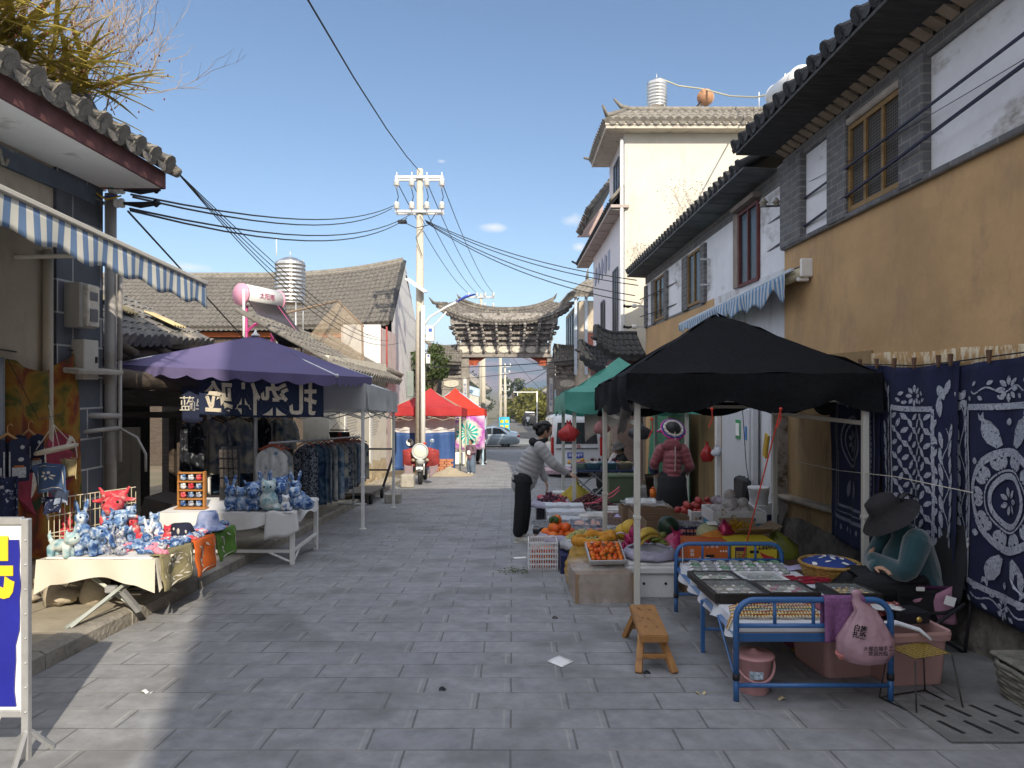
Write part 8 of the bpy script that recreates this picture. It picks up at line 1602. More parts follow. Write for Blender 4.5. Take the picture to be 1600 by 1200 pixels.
g=MB(); g.ell((1.97,6.6,.13),(.07,.06,.10),9,7,None,.5,3); g.ell((2.03,6.62,.10),(.05,.05,.09),8,6,None,.5,3); ob('gift_wrap',g,M('crimson purple foil',(.26,.015,.06),.25,.3,var=.7,sc=12),None,'crumpled crimson and purple gift wrap left of the gold ribbon','gift wrap')
carton('carton','plain brown carton with red print at the wall behind the basket',(2.62,6.45,gz(6.4)),.34,.3,.24,M('dark brown carton',(.16,.10,.065),.85,var=.12,dirt=((.25,.06,.04),7,.60,.63)),.1,0)
# navy crate, blue printed box, foam trays, apples
nc=crate('crate','navy lattice crate with orange fruit showing through behind the watermelon',(1.98,7.65,gz(7.6)+.22),.52,.36,.20,NVY,0,14,4); g=MB(); g.box((1.98,7.65,gz(7.6)+.29),(.5,.34,.14),.02); ob('contents',g,M('dim orange contents',(.36,.11,.05),.8,var=.6,sc=25),nc); g=MB(); g.grid(lambda u,v:V((1.72+.52*u,7.47+.36*v,gz(7.6)+.44+.02*noise.noise((u*7,v*7,0)))),14,10); ob('film',g,CLEAR,nc)
carton('carton','brown carton under the navy lattice crate',(1.98,7.65,gz(7.6)),.5,.35,.21,CARD,0,0)
BOXB=M('blue printed carton',(.055,.28,.42),.7,var=.12,sc=3,dirt=((.30,.36,.36),5,.62,.7)); c=V((2.36,7.62,gz(7.6)+.02)); t=carton('fruit_carton','tall sky blue carton with red characters under the foam tray',c,.50,.42,.46,BOXB,0,0)
b=text(None,'彩桥',.12,at(c+V((-.02,-.213,.33)),Matrix.Rotation(.08,4,'Y')@FRONT),None,None,.001,.002); ob('lettering',b,M('red brush print',(.45,.04,.03),.7),t); b=text(None,'宣 威',.06,at(c+V((.15,-.213,.31))),None,None,.001); ob('small_lettering',b,M('dark print',(.06,.05,.05),.7),t)
def foamtray(label,c,w,d,h,n=3):
    t=T('foam_tray',label,'foam tray',c); g=MB(); c=V(c)
    for s_ in(-1,1): g.box(c+V((s_*(w/2-.012),0,h/2)),(.024,d,h),.006); g.box(c+V((0,s_*(d/2-.012),h/2)),(w-.05,.024,h),.006)
    g.box(c+V((0,0,.02)),(w-.05,d-.05,.03)); ob('shell',g,FOAM,t)
    for i in range(n): g=MB(); p=c+V((w*(i-(n-1)/2)*.27,-d/2-.001,h*.35)); g.box(p,(.022,.006,.03)); ob('slot',g,M('grey slot',(.10,.10,.10),.9),t)
    return t
foamtray('white foam tray of net wrapped pale fruit on the sky blue carton',(2.37,7.62,gz(7.6)+.485),.56,.46,.13); foamtray('white foam tray of red apples left behind the net wrapped fruit',(2.28,8.35,gz(8.3)+.40),.46,.4,.12)
NETW=M('white foam netted fruit',(.60,.57,.55),.8,var=.08,sc=12,bump=.7,bsc=60,trans=.15)
pile('wrapped_fruit','pale fruit in a white foam net on the sky blue carton','wrapped fruit','net wrapped pale fruit',[NETW],ball(.062,.12),heap((2.37,7.62,gz(7.6)+.54),.20,.16,20,.06,layers=(1,.55,.15)))
APL=M('red apple skin',(.33,.04,.035),.35,var=.35,sc=8,dirt=((.42,.18,.08),5,.56,.7))
pile('apple','red apple heaped in the foam tray by the ochre wall','apple','red apples',[APL],ball(.043,.05),heap((2.22,8.4,gz(8.3)+.46),.27,.18,34,.043))
carton('carton','blue brown carton under the apple tray',(2.28,8.35,gz(8.3)),.48,.4,.39,M('blue brown carton',(.10,.16,.20),.8,var=.3,sc=3),0,0); bag('crumpled clear bag on top of the apples',(2.45,8.45,gz(8.3)+.55),.09,M('mauve clear film',(.42,.36,.42),.2,var=.4,alpha=.7,bump=.7),1.0,tie=0,sd=17)
BRC=M('brown open carton',(.20,.135,.085),.85,var=.12,sc=6)
for k,(x,y,z,w,lb) in enumerate(((1.80,8.05,.36,.62,'nearest'),(1.72,8.45,.40,.62,'middle'),(1.66,8.85,.42,.62,'farthest'))): carton('open_carton','empty open brown carton in the middle of the stall, '+lb+' of three',(x,y,gz(y)+z-.12),w,.34,.20,BRC,0,1,grp='open brown cartons'); carton('carton','closed brown carton holding up the '+lb+' open one',(x,y,gz(y)),w-.04,.32,z-.125,CARD,0,0)
g=MB(); g.grid(lambda u,v:V((1.38+.55*u,8.72+.4*v,gz(8.9)+.52+.03*noise.noise((u*7,v*6,0)))),14,10); ob('film_sheet',g,CLEAR,None,'clear film over the farthest open carton','film')
# middle rows
DTR=M('black plastic tray',(.02,.02,.024),.4,var=.1)
def ptray(label,c,w,d,h,mat,nm,lab,group,fm,fr,n,film=0,base=.2):
    c=V(c); t=T('tray',label,'tray',c); g=MB()
    for s_ in(-1,1): g.box(c+V((s_*w/2,0,h/2)),(.012,d,h)); g.box(c+V((0,s_*d/2,h/2)),(w,.012,h))
    g.box(c+V((0,0,.006)),(w,d,.01)); ob('shell',g,mat,t)
    if film: g=MB(); g.grid(lambda u,v:c+V((-w*.56+w*1.12*u,-d*.56+d*1.12*v,h*1.05+.012+.025*noise.noise((u*8,v*7,c.x))-.05*max(0,abs(u-.5)*2-.86)*5-.05*max(0,abs(v-.5)*2-.86)*5)),18,14); ob('film',g,CLEAR,t)
    if n: pile(nm,lab,nm.replace('_',' '),group,fm,ball(fr),[c+V((rnd.uniform(-.43,.43)*w,rnd.uniform(-.4,.4)*d,h*.45+fr*.5+rnd.uniform(0,fr*.7))) for k in range(n)])
    if base: carton('carton','brown carton under the '+' '.join(label.split(' of ')[0].split()[:9]),(c.x,c.y,gz(c.y)),w*.94,d*.94,c.z-gz(c.y)-.002,CARD,0,0)
SALM=M('salmon fruit',(.55,.22,.14),.5,var=.3); GRN=M('kiwi skin',(.13,.10,.045),.9,var=.3); LAV=M('lavender fruit paper',(.36,.32,.56),.8,var=.1); STRW=M('strawberry',(.42,.03,.03),.4,var=.4,sc=30); GRP=M('dark grape',(.09,.02,.04),.35,var=.5,sc=10)
ptray('black film covered tray at the left edge of the stall behind the persimmons',(.47,8.75,gz(8.7)+.20),.42,.36,.09,DTR,'','','',[],0,0,1); ptray('navy tray of salmon coloured fruit under film',(.95,8.78,gz(8.7)+.22),.42,.34,.08,NVY,'salmon_fruit','salmon coloured fruit in the navy tray','salmon fruit',[SALM],.03,16,1); ptray('black tray of red orange peppers in front of the navy tray',(.92,8.3,gz(8.3)+.20),.36,.26,.07,DTR,'pepper','small red orange pepper in the black tray','peppers',[ORG2,STRW],.026,14,1)
carton('open_carton','flat open brown carton left of the pomelos',(1.10,8.0,gz(8)+.16),.46,.34,.13,CARD,0,1); carton('carton','brown carton under the flat open one',(1.10,8.0,gz(8)),.44,.32,.155,CARD,0,0)
MILK=M('milky plastic sheet',(.58,.60,.64),.35,var=.1,sc=6,alpha=.88,bump=.5,bsc=10)
for k,(y,z) in enumerate(((9.25,.30),(9.55,.36),(9.85,.41))):
    t=T('clear_box','milky plastic wrapped box of berries, '+('front','middle','back')[k]+' of the stepped row','box',(.72,y,gz(y)),0,'milky wrapped boxes'); g=MB(); g.grid(lambda u,v:V((.46+.52*u+.01*noise.noise((u*5,v*5,k)),y-.15+.02*(1-v),gz(y)+z*v+.015*noise.noise((u*8,v*6,k)))),12,8); g.grid(lambda u,v:V((.46+.52*u,y-.15+.28*v,gz(y)+z+.012*noise.noise((u*6,v*6,k)))),12,8); ob('film',g,MILK,t); g=MB(); g.box((.72,y,gz(y)+z*.5-.02),(.48,.24,z-.06),.01); ob('box',g,M('grey white box',(.45,.46,.48),.7,var=.3,sc=12),t)
carton('printed_carton','white carton with dark red print behind the navy tray',(1.12,9.4,gz(9.4)+.0),.48,.36,.33,M('white red printed carton',(.50,.48,.46),.7,var=.2,sc=4,dirt=((.32,.05,.03),4,.56,.60)),.05,0); g=MB(); g.grid(lambda u,v:V((1.0+.5*u,9.1+.5*v,gz(9.3)+.36+.04*noise.noise((u*6,v*5,0))-.1*u)),14,12); ob('film_sheet',g,CLEAR,None,'clear film crumpled over the red printed carton','film')
ptray('mottled box of lavender wrapped fruit between the two canopy poles',(1.42,8.95,gz(8.9)+.22),.48,.30,.15,M('mottled brown card',(.25,.19,.165),.85,var=.4,sc=30),'lavender_fruit','lavender paper wrapped fruit in the mottled box','lavender wrapped fruit',[LAV],.05,12,0); ptray('film lined tray of kiwi fruit in front of the lavender fruit',(1.38,8.45,gz(8.4)+.20),.46,.30,.07,GRYB,'kiwi','brown kiwi fruit in the film lined tray','kiwi fruit',[GRN],.028,34,1); ptray('empty black tray wrapped in film, right of the kiwi fruit',(1.42,7.95,gz(7.9)+.22),.50,.30,.08,DTR,'','','',[],0,0,1)
bowl('lilac lined basin of dark grapes at the far left of the stall',(.60,10.9,gz(10.9)+.24),.26,.10,LIL,liner=LIL); pile('grape_bunch','dark grape bunch in the lilac lined basin','grapes','dark grape bunches',[GRP],lambda g:[g.ell((rnd.uniform(-.04,.04),rnd.uniform(-.04,.04),rnd.uniform(-.02,.03)),.016,7,5) for i in range(16)],heap((.60,10.9,gz(10.9)+.33),.22,.2,16,.03)); carton('carton','dark carton under the grape basin',(.62,10.9,gz(10.9)),.5,.4,.235,DTR,0,0)
bowl('pale blue rimmed basket of strawberries in front of the grapes',(.70,10.35,gz(10.3)+.26),.20,.07,M('pale blue plastic',(.12,.40,.52),.4),sq=.8); pile('strawberry','strawberry in the pale blue rimmed basket','strawberry','strawberries',[STRW,GRP],lambda g:g.ell((0,0,0),(.022,.022,.03),8,6),heap((.70,10.35,gz(10.3)+.33),.15,.12,34,.022)); carton('carton','dark carton under the strawberry basket',(.70,10.35,gz(10.3)),.44,.34,.255,DTR,0,0)
pile('pomegranate','pink red pomegranate in a ring behind the grapes','pomegranate','pink red pomegranates',[M('pink red rind',(.46,.07,.09),.45,var=.25)],ball(.05,.06),[V((.62+.17*cos(a),11.45+.14*sin(a),gz(11.4)+.33)) for a in [i*.62 for i in range(10)]]); carton('carton','carton under the pink red pomegranates',(.62,11.45,gz(11.4)),.45,.4,.28,CARD,0,0)
g=MB(); 
for k in range(420): a=rnd.uniform(0,6.3); q=rnd.random()**.5; g.ell((1.22+.38*q*cos(a),11.0+.36*q*sin(a),gz(11)+.24+.2*(1-q)+rnd.uniform(0,.02)),(.02,.014,.014),6,4,euler(rnd.random()*3,rnd.random()*3,0))
ob('chestnut_heap',g,M('dark maroon chestnut',(.095,.028,.035),.5,var=.5,sc=20,orand=0),None,'broad heap of dark maroon nuts in front of the yellow bag','nuts',kind='stuff'); carton('carton','wide low carton under the dark maroon heap',(1.22,11.0,gz(11)),.72,.66,.235,DTR,0,0)
for k in range(2): g=MB(); g.tube([(1.08+.1*k,10.55,gz(10.6)+.34),(1.25,10.5,gz(10.6)+.36+.03*k),(1.5,10.6,gz(10.6)+.44+.06*k),(1.62,10.7,gz(10.6)+.52+.05*k)],.009,5); ob('pink_tape',g,M('pink tape',(.60,.10,.16),.5),None,'pink tape strand across the dark maroon heap, '+('lower','upper')[k],'tape')
bag('yellow woven bag standing behind the dark maroon heap',(1.08,12.0,gz(12)+.02),.24,M('yellow woven plastic',(.45,.34,.05),.7,var=.2,sc=12,bump=.3,dirt=((.3,.1,.02),5,.6,.7)),1.9,tie=0,sd=21); g=MB(); g.lathe((.86,12.6,gz(12.6)),[(.02,0),(.11,0),(.13,.3),(.14,.31),(.14,.33),(.12,.32)],20); ob('bucket',g,WCR,None,'white bucket by the green canopy pole behind the yellow bag','bucket')
foamtray('shallow grey foam tray right of the dark maroon heap',(1.55,10.2,gz(10.2)+.22),.44,.3,.10,0); carton('carton','black carton under the shallow grey foam tray',(1.55,10.2,gz(10.2)),.4,.28,.215,DTR,0,0)
ptray('white film covered tray with a few red and green peppers beside the maroon vendor',(1.72,9.6,gz(9.6)+.30),.50,.34,.09,FOAM,'pepper','red or green pepper in the white tray beside the vendor','peppers in the white tray',[ORG2,M('green pepper',(.09,.17,.03),.4)],.03,12,1); ptray('white tray heaped with crumpled white film at the vendor table',(1.85,10.15,gz(10.1)+.34),.4,.3,.09,FOAM,'','','',[],0,0,1)
g=MB(); g.tube([(1.93,9.72,-.05),(1.93,9.72,.06)],.045,14); g.tube([(1.93,9.72,.06),(1.93,9.72,.09)],.02,10); ob('orange_jar',g,ORG,None,'small orange jar at the maroon vendor hip','jar')
# wall side: chair, bucket, hanging bits
oc=T('office_chair','black leather chair back beside the white bucket at the open door','chair',(3.0,9.3,gz(9.3))); g=MB(); g.box((2.98,9.25,.02),(.10,.40,.55),.04,euler(0,.12,0)); g.box((3.1,9.45,.05),(.30,.08,.45),.03); ob('backrest',g,BLACK,oc); g=MB(); g.box((2.85,9.25,-.22),(.34,.40,.10),.03); ob('seat',g,BLACK,oc)
for (x,y) in((2.7,9.08),(3.0,9.08),(2.7,9.42),(3.0,9.42)): g=MB(); g.tube([(x,y,-.26),(x,y,gz(y))],.015,6); ob('leg',g,IRON,oc)
t=T('bucket','white plastic bucket with a wire handle on stacked boxes by the door post','bucket',(2.88,8.45,.0)); g=MB(); g.lathe((2.88,8.3,.10),[(.02,0),(.10,0),(.115,.17),(.125,.175),(.125,.20),(.11,.20)],24); ob('body',g,WCR,t); g=MB(); g.tube([(2.88+.12*cos(a*PI/10),8.3-.10*sin(a*PI/10)*.8,.26-.08*sin(a*PI/10)) for a in range(11)],.004,5); ob('handle',g,STEEL,t)
for k,(z,h,m,lb) in enumerate(((.0,.10,FOAM,'white printed carton right under the bucket'),(-.12,.115,NVY,'navy crate in the stack under the bucket'),(-.24,.115,CARD,'brown carton low in the stack under the bucket'),(gz(8.3),.24,CARD,'bottom brown carton of the stack under the bucket'))): carton('carton',lb,(2.88,8.32,z),.36,.32,h,m,0,0,grp='stack under the white bucket')
g=MB(); g.box((2.95,9.45,.95),(.012,.17,.18)); g2=g; qr=T('payment_sign','small green and white payment sign stuck on the white door','sign',(3.06,9.5,.9)); g=MB(); g.box((3.088,9.72,.88),(.010,.19,.26)); ob('panel',g,M('green sign',(.03,.26,.09),.5),qr); g=MB(); g.box((3.080,9.72,.88),(.006,.14,.17)); ob('white_panel',g,WHT,qr); g=MB(); g.box((3.088,9.40,.85),(.008,.06,.18)); ob('blue_sticker',g,M('blue sticker',(.05,.20,.45),.5),None,'narrow blue sticker right of the payment sign on the white door','sticker')
bag('red plastic bag hung on a nail on the stained wall',(3.0,10.95,.30),.085,BAGR,2.9,sd=31); bag('white plastic bag hung beside the red one on the stained wall',(3.05,10.6,.42),.07,MILK,2.0,sd=33)
g=MB(); g.grid(lambda u,v:V((3.05-.06*sin(u*19)-.10*v*u,12.2+3.3*u,1.25-2.0*v+.05*noise.noise((u*5,v*3,0)))),50,14,.006); ob('green_curtain',g,M('green plastic sheet',(.06,.25,.15),.45,var=.25,sc=4,trans=.3,bump=.4),None,'green plastic sheet hanging on the wall behind the maroon vendor','curtain')
g=MB(); g.tube([(2.9,8.95,1.2),(2.93,8.9,.5),(2.9,8.6,.1)],.005,4); ob('dark_cord',g,WIRE,None,'dark cord hanging before the white door','cord')
g=MB(); g.box((3.08,8.62,.75),(.03,.12,.3),.01,euler(.3,0,0)); ob('yellow_tag',g,M('yellow tag',(.45,.28,.03),.6),None,'yellow tag hanging between the white door and the flaking post','tag')
# back stall with basins
t=T('folding_table','folding table on crossed legs holding plastic basins before the van','table',(1.7,14.6,gz(14.6))); TB_=-.26
g=MB(); g.box((1.75,14.7,TB_),(1.7,.7,.03)); ob('table_top',g,M('blue table top',(.05,.07,.16),.5),t)
for s_,x in((-1,1.45),(1,1.9)):
    for k in(-1,1): g=MB(); g.tube([(x-.32*k,14.45,TB_),(x+.32*k,14.45,gz(14.4))],.018,5); ob('leg',g,STEEL,t)
for k,(x,m,lb) in enumerate(((1.36,M('pale green plastic',(.28,.36,.30),.4),'pale green'),(1.66,M('blue grey plastic',(.10,.22,.27),.4),'blue grey'),(1.98,M('blue green plastic',(.09,.20,.22),.4),'blue green'),(2.3,M('beige plastic',(.32,.27,.19),.4),'beige'))):
    bowl(lb+' plastic basin on the back folding table, '+('first','second','third','fourth')[k]+' from the left',(x,14.55,TB_+.016),.16,.13,m,sq=.8); g=MB()
    for i in range(14): g.ell((x+rnd.uniform(-.11,.11),14.55+rnd.uniform(-.08,.08),TB_+.15),(.035,.03,.025),7,5)
    ob('dried_goods',g,M(('mauve','white','pale blue','tan')[k]+' dried goods',((.3,.12,.2),(.5,.5,.48),(.35,.4,.5),(.36,.28,.16))[k],.8,var=.5,sc=9),None,('mauve','white','pale blue','tan')[k]+' goods heaped in a basin on the back table','goods',kind='stuff')
pile('mandarin','yellow orange mandarin behind the basins','mandarin','mandarins on the back table',[M('yellow orange peel',(.50,.25,.03),.5)],ball(.05),[(1.2+.09*k,14.85,TB_+.12+.05*(k%2)) for k in range(5)]); pile('plum','dark red plum behind the basins','plum','plums on the back table',[APL,GRP],ball(.04),[(1.6+.075*k,14.85,TB_+.12+.06*(k%2)) for k in range(9)])
g=MB(); g.box((.95,14.6,TB_-.02),(.55,.5,.10),.02); ob('printed_bundle',g,M('pink white print',(.45,.32,.36),.8,var=.6,sc=20),None,'pink and white printed bundle at the left end of the back table','bundle'); g=MB(); g.box((2.15,13.9,gz(13.9)+.26),(.62,.4,.5),.03); g.box((2.15,13.9,gz(13.9)+.52),(.66,.44,.05),.02); ob('plastic_chest',g,M('olive green plastic',(.16,.20,.12),.5),None,'olive green lidded plastic chest under the back folding table','chest'); g=MB(); g.lathe((2.95,14.2,gz(14.2)),[(.02,0),(.24,0),(.30,.5),(.31,.5),(.28,.45)],20); ob('wicker_bin',g,M('dark brown wicker',(.09,.055,.035),.8,bump=.8,bsc=60),None,'dark brown wicker bin by the green plastic sheet','bin')
# ---------------- vehicles ----------------
def loft(secs,n=7):
    """secs: (y, z bottom, z belt, z roof, half width low, half width roof)"""
    g=MB(); R_=[]
    for (y,zb,zm,zr,w,wr) in secs:
        h=[(w*.93,zb),(w,zb+.12),(w*1.0,(zb+zm)/2),(w*.985,zm),((w+wr)/2*.985,(zm+zr)/2),(wr,zr-.09*(zr>zm+.2)),(wr*.86,zr-.01),(0,zr+.015)]
        R_.append([(x,y,z) for x,z in h]+[(-x,y,z) for x,z in h[-2::-1]])
    m=len(R_[0]); vs=[p for r in R_ for p in r]
    g.add(vs,[(j*m+i,j*m+i+1,(j+1)*m+i+1,(j+1)*m+i) for j in range(len(R_)-1) for i in range(m-1)]+[list(range(m))[::-1],list(range((len(R_)-1)*m,len(R_)*m))],1); return g
def wheels(t,ys,w,r,al):
    for y in ys:
        for s_ in(-1,1):
            g=MB(); g.lathe((s_*(w-.09),y,r),[(r*.6,-.09),(r*.97,-.09),(r,-.06),(r,.06),(r*.97,.09),(r*.6,.09)],24,Matrix.Rotation(R(90),4,'Y')); k=ob('wheel',g,BLACK,t,local=1); g=MB(); c=V((s_*(w-.02),y,r))
            for i in range(5): a=i*2*PI/5+.3; g.tube([c,c+V((0,r*.58*cos(a),r*.58*sin(a)))],r*.09,5)
            g.tube([c+V((0,r*.60*cos(a*PI/12),r*.60*sin(a*PI/12))) for a in range(25)],r*.05,5,0); g.lathe(c-V((s_*.05,0,0)),[(.02,-.005),(r*.58,-.005),(r*.58,.005),(.02,.005)],20,Matrix.Rotation(R(90),4,'Y')); q=ob('rim',g,al,k,local=1)
VW=M('white car paint',(.55,.57,.59),.25,var=.03,coat=.5,spec=.5); SIL=M('silver blue car paint',(.30,.36,.41),.25,.5,var=.03,coat=.6); RLN=M('red tail lens',(.32,.012,.012),.15,spec=.7,var=.2); CGL=M('car glass',(.03,.035,.04),.06,spec=.8,var=.1); ALU=M('alloy wheel',(.42,.43,.45),.35,.7)
vn=T('van','white minivan parked with its rear to the camera behind the back stall','van',(1.86,20.3,gz(21.8)),.05); vn.rotation_euler=(-.058,0,.055)
S_=[(0,.34,.95,1.55,.70,.66),(.03,.30,.98,1.72,.735,.66),(.12,.28,.99,1.86,.75,.64),(.5,.28,1.0,1.92,.755,.64),(2.4,.28,1.0,1.92,.755,.64),(3.1,.28,1.02,1.70,.755,.62),(3.6,.28,1.04,1.15,.74,.66),(4.2,.32,.85,.92,.70,.62),(4.3,.36,.7,.75,.62,.55)]
ob('body',loft(S_),VW,vn,local=1); wheels(vn,(.75,3.35),.74,.30,ALU)
g=MB(); g.prism([(-.60,1.05),(.60,1.05),(.55,1.66),(-.55,1.66)],'y',-.012,.06); ob('rear_window',g,CGL,vn,local=1)
for s_ in(-1,1):
    g=MB(); g.box((s_*.70,.035,.98),(.09,.12,.56),.03); ob('tail_light',g,RLN,vn,local=1)
    for (a,b_) in((.35,1.35),(1.5,2.4)): g=MB(); g.box((s_*.70,(a+b_)/2,1.36),(.07,b_-a,.5),.02,euler(0,-s_*.10,0)); ob('side_window',g,CGL,vn,local=1)
g=MB(); g.box((0,-.03,.36),(1.4,.16,.22),.06); ob('bumper',g,VW,vn,local=1); g=MB(); g.box((0,-.022,.92),(1.22,.04,.035),.01); ob('chrome_strip',g,M('grey chrome',(.25,.26,.27),.2,.8),vn,local=1); g=MB(); g.box((-.05,-.03,.73),(.46,.02,.16),.006); pl_=ob('number_plate',g,M('plate blue',(.02,.06,.33),.4),vn,local=1); b=text(None,'云L·S5277',.098,Matrix.Translation((-.05,-.042,.73))@FRONT,None,None,.001,.002); o=ob('plate_lettering',b,WHT,pl_,local=1); b=text(None,'瑞 风',.11,Matrix.Translation((-.02,-.008,1.0-.03))@FRONT,None,None,.004,.003); ob('badge',b,RLN,vn,local=1); b=text(None,'和畅',.07,Matrix.Translation((.5,-.012,.60))@FRONT,None,None,.002); ob('small_badge',b,M('bronze badge',(.2,.12,.06),.4),vn,local=1)
sdn=T('car','silver sedan parked across the far end of the street beyond the gateway','car',(-1.78,48.4,gz(48.4)),R(-90)); SY=lambda y:y-2.3
S_=[(-2.3,.42,.60,.62,.70,.6),(-2.15,.26,.70,.74,.80,.66),(-1.3,.22,.84,.90,.87,.66),(-.85,.22,.90,.98,.88,.66),(-.15,.22,.92,1.38,.88,.58),(.5,.22,.93,1.45,.88,.58),(1.15,.22,.95,1.38,.88,.58),(1.75,.22,.97,1.06,.87,.64),(2.1,.26,.97,1.02,.84,.66),(2.28,.34,.86,.9,.76,.62),(2.3,.42,.7,.75,.7,.6)]
ob('body',loft(S_),SIL,sdn,local=1); wheels(sdn,(-1.4,1.35),.86,.32,ALU)
for s_ in(-1,1):
    g=MB(); g.prism([(-.60,.96),(-.1,1.30),(.42,1.38),(.42,.97)],'x',s_*.80,s_*.885); g.prism([(.48,.97),(.48,1.38),(1.0,1.33),(1.42,1.0)],'x',s_*.80,s_*.885); ob('side_window',g,CGL,sdn,local=1)
    g=MB(); g.box((s_*.72,2.22,.82),(.3,.16,.16),.04); ob('tail_light',g,RLN,sdn,local=1); g=MB(); g.box((s_*.885,.6,.86),(.02,.16,.03),.008); ob('door_handle',g,SIL,sdn,local=1)
g=MB(); g.add([(-.5,1.3,1.36),(.5,1.3,1.36),(.6,1.74,1.05),(-.6,1.74,1.05)],[(0,1,2,3)]); ob('rear_window',g,CGL,sdn,local=1)
dv=T('car','dark vehicle with a pale roof far down the road through the gateway','car',(2.55,100,gz(100))); S_=[(0,.3,1.0,1.5,.8,.7),(.1,.25,1.0,1.85,.85,.7),(3.0,.25,1.0,1.85,.85,.7),(4,.3,.9,.95,.8,.7)]; ob('body',loft(S_),M('dark car paint',(.03,.03,.035),.3),dv,local=1); wheels(dv,(.8,3.2),.84,.32,ALU); g=MB(); g.box((0,1.6,1.88),(1.3,2.6,.1),.03); ob('roof_box',g,WHT,dv,local=1)
# ---------------- people ----------------
def ptube(g,pts,rr,rings=0,amp=.0,n=16,fl=1.0,up=None):
    """a tapering tube along joints, resampled, with padded rings"""
    pts=[V(p) for p in pts]; L=[0]
    for a,b in zip(pts,pts[1:]): L.append(L[-1]+(b-a).length)
    m=max(12,rings*7); P=[];Q=[]
    for i in range(m+1):
        s=L[-1]*i/m; k=max(j for j in range(len(L)) if L[j]<=s+1e-9); k=min(k,len(pts)-2); f=(s-L[k])/(L[k+1]-L[k]); f2=f*f*(3-2*f)
        P.append(pts[k].lerp(pts[k+1],f)); Q.append((rr[k]*(1-f2)+rr[k+1]*f2)*(1+amp*(abs(sin(PI*rings*i/m))**.6-.5) if rings else 1))
    for _ in range(2): P=[P[0]]+[(P[i-1]+P[i]*2+P[i+1])/4 for i in range(1,len(P)-1)]+[P[-1]]
    g.tube(P,Q,n,1,fl,up); g.ell(P[0],Q[0]*.95,10,7); g.ell(P[-1],Q[-1]*.95,10,7)
def hand(g,w,d,nrm,s=1.0):
    """palm, four unequal curled fingers and a thumb"""
    w,d,nrm=V(w),V(d).normalized(),V(nrm).normalized(); sd_=d.cross(nrm).normalized(); M3=Matrix((d,sd_,nrm)).transposed().to_4x4()
    g.ell(w+d*.045*s,(.052*s,.040*s,.017*s),12,8,M3)
    for k,L in enumerate((.066,.076,.071,.056)):
        o=w+d*.082*s+sd_*(k-1.5)*.0205*s; a=o+d*L*.5*s+nrm*.010*s; b=a+d*L*.36*s+nrm*.022*s; g.tube([o-d*.01,o,a,b],[.010*s,.0095*s,.009*s,.0075*s],8); g.ell(b,.0075*s,7,5)
    o=w+d*.022*s-sd_*.032*s; g.tube([o,o+d*.035*s-sd_*.026*s+nrm*.008*s,o+d*.062*s-sd_*.030*s+nrm*.022*s],[.013*s,.0105*s,.008*s],8)
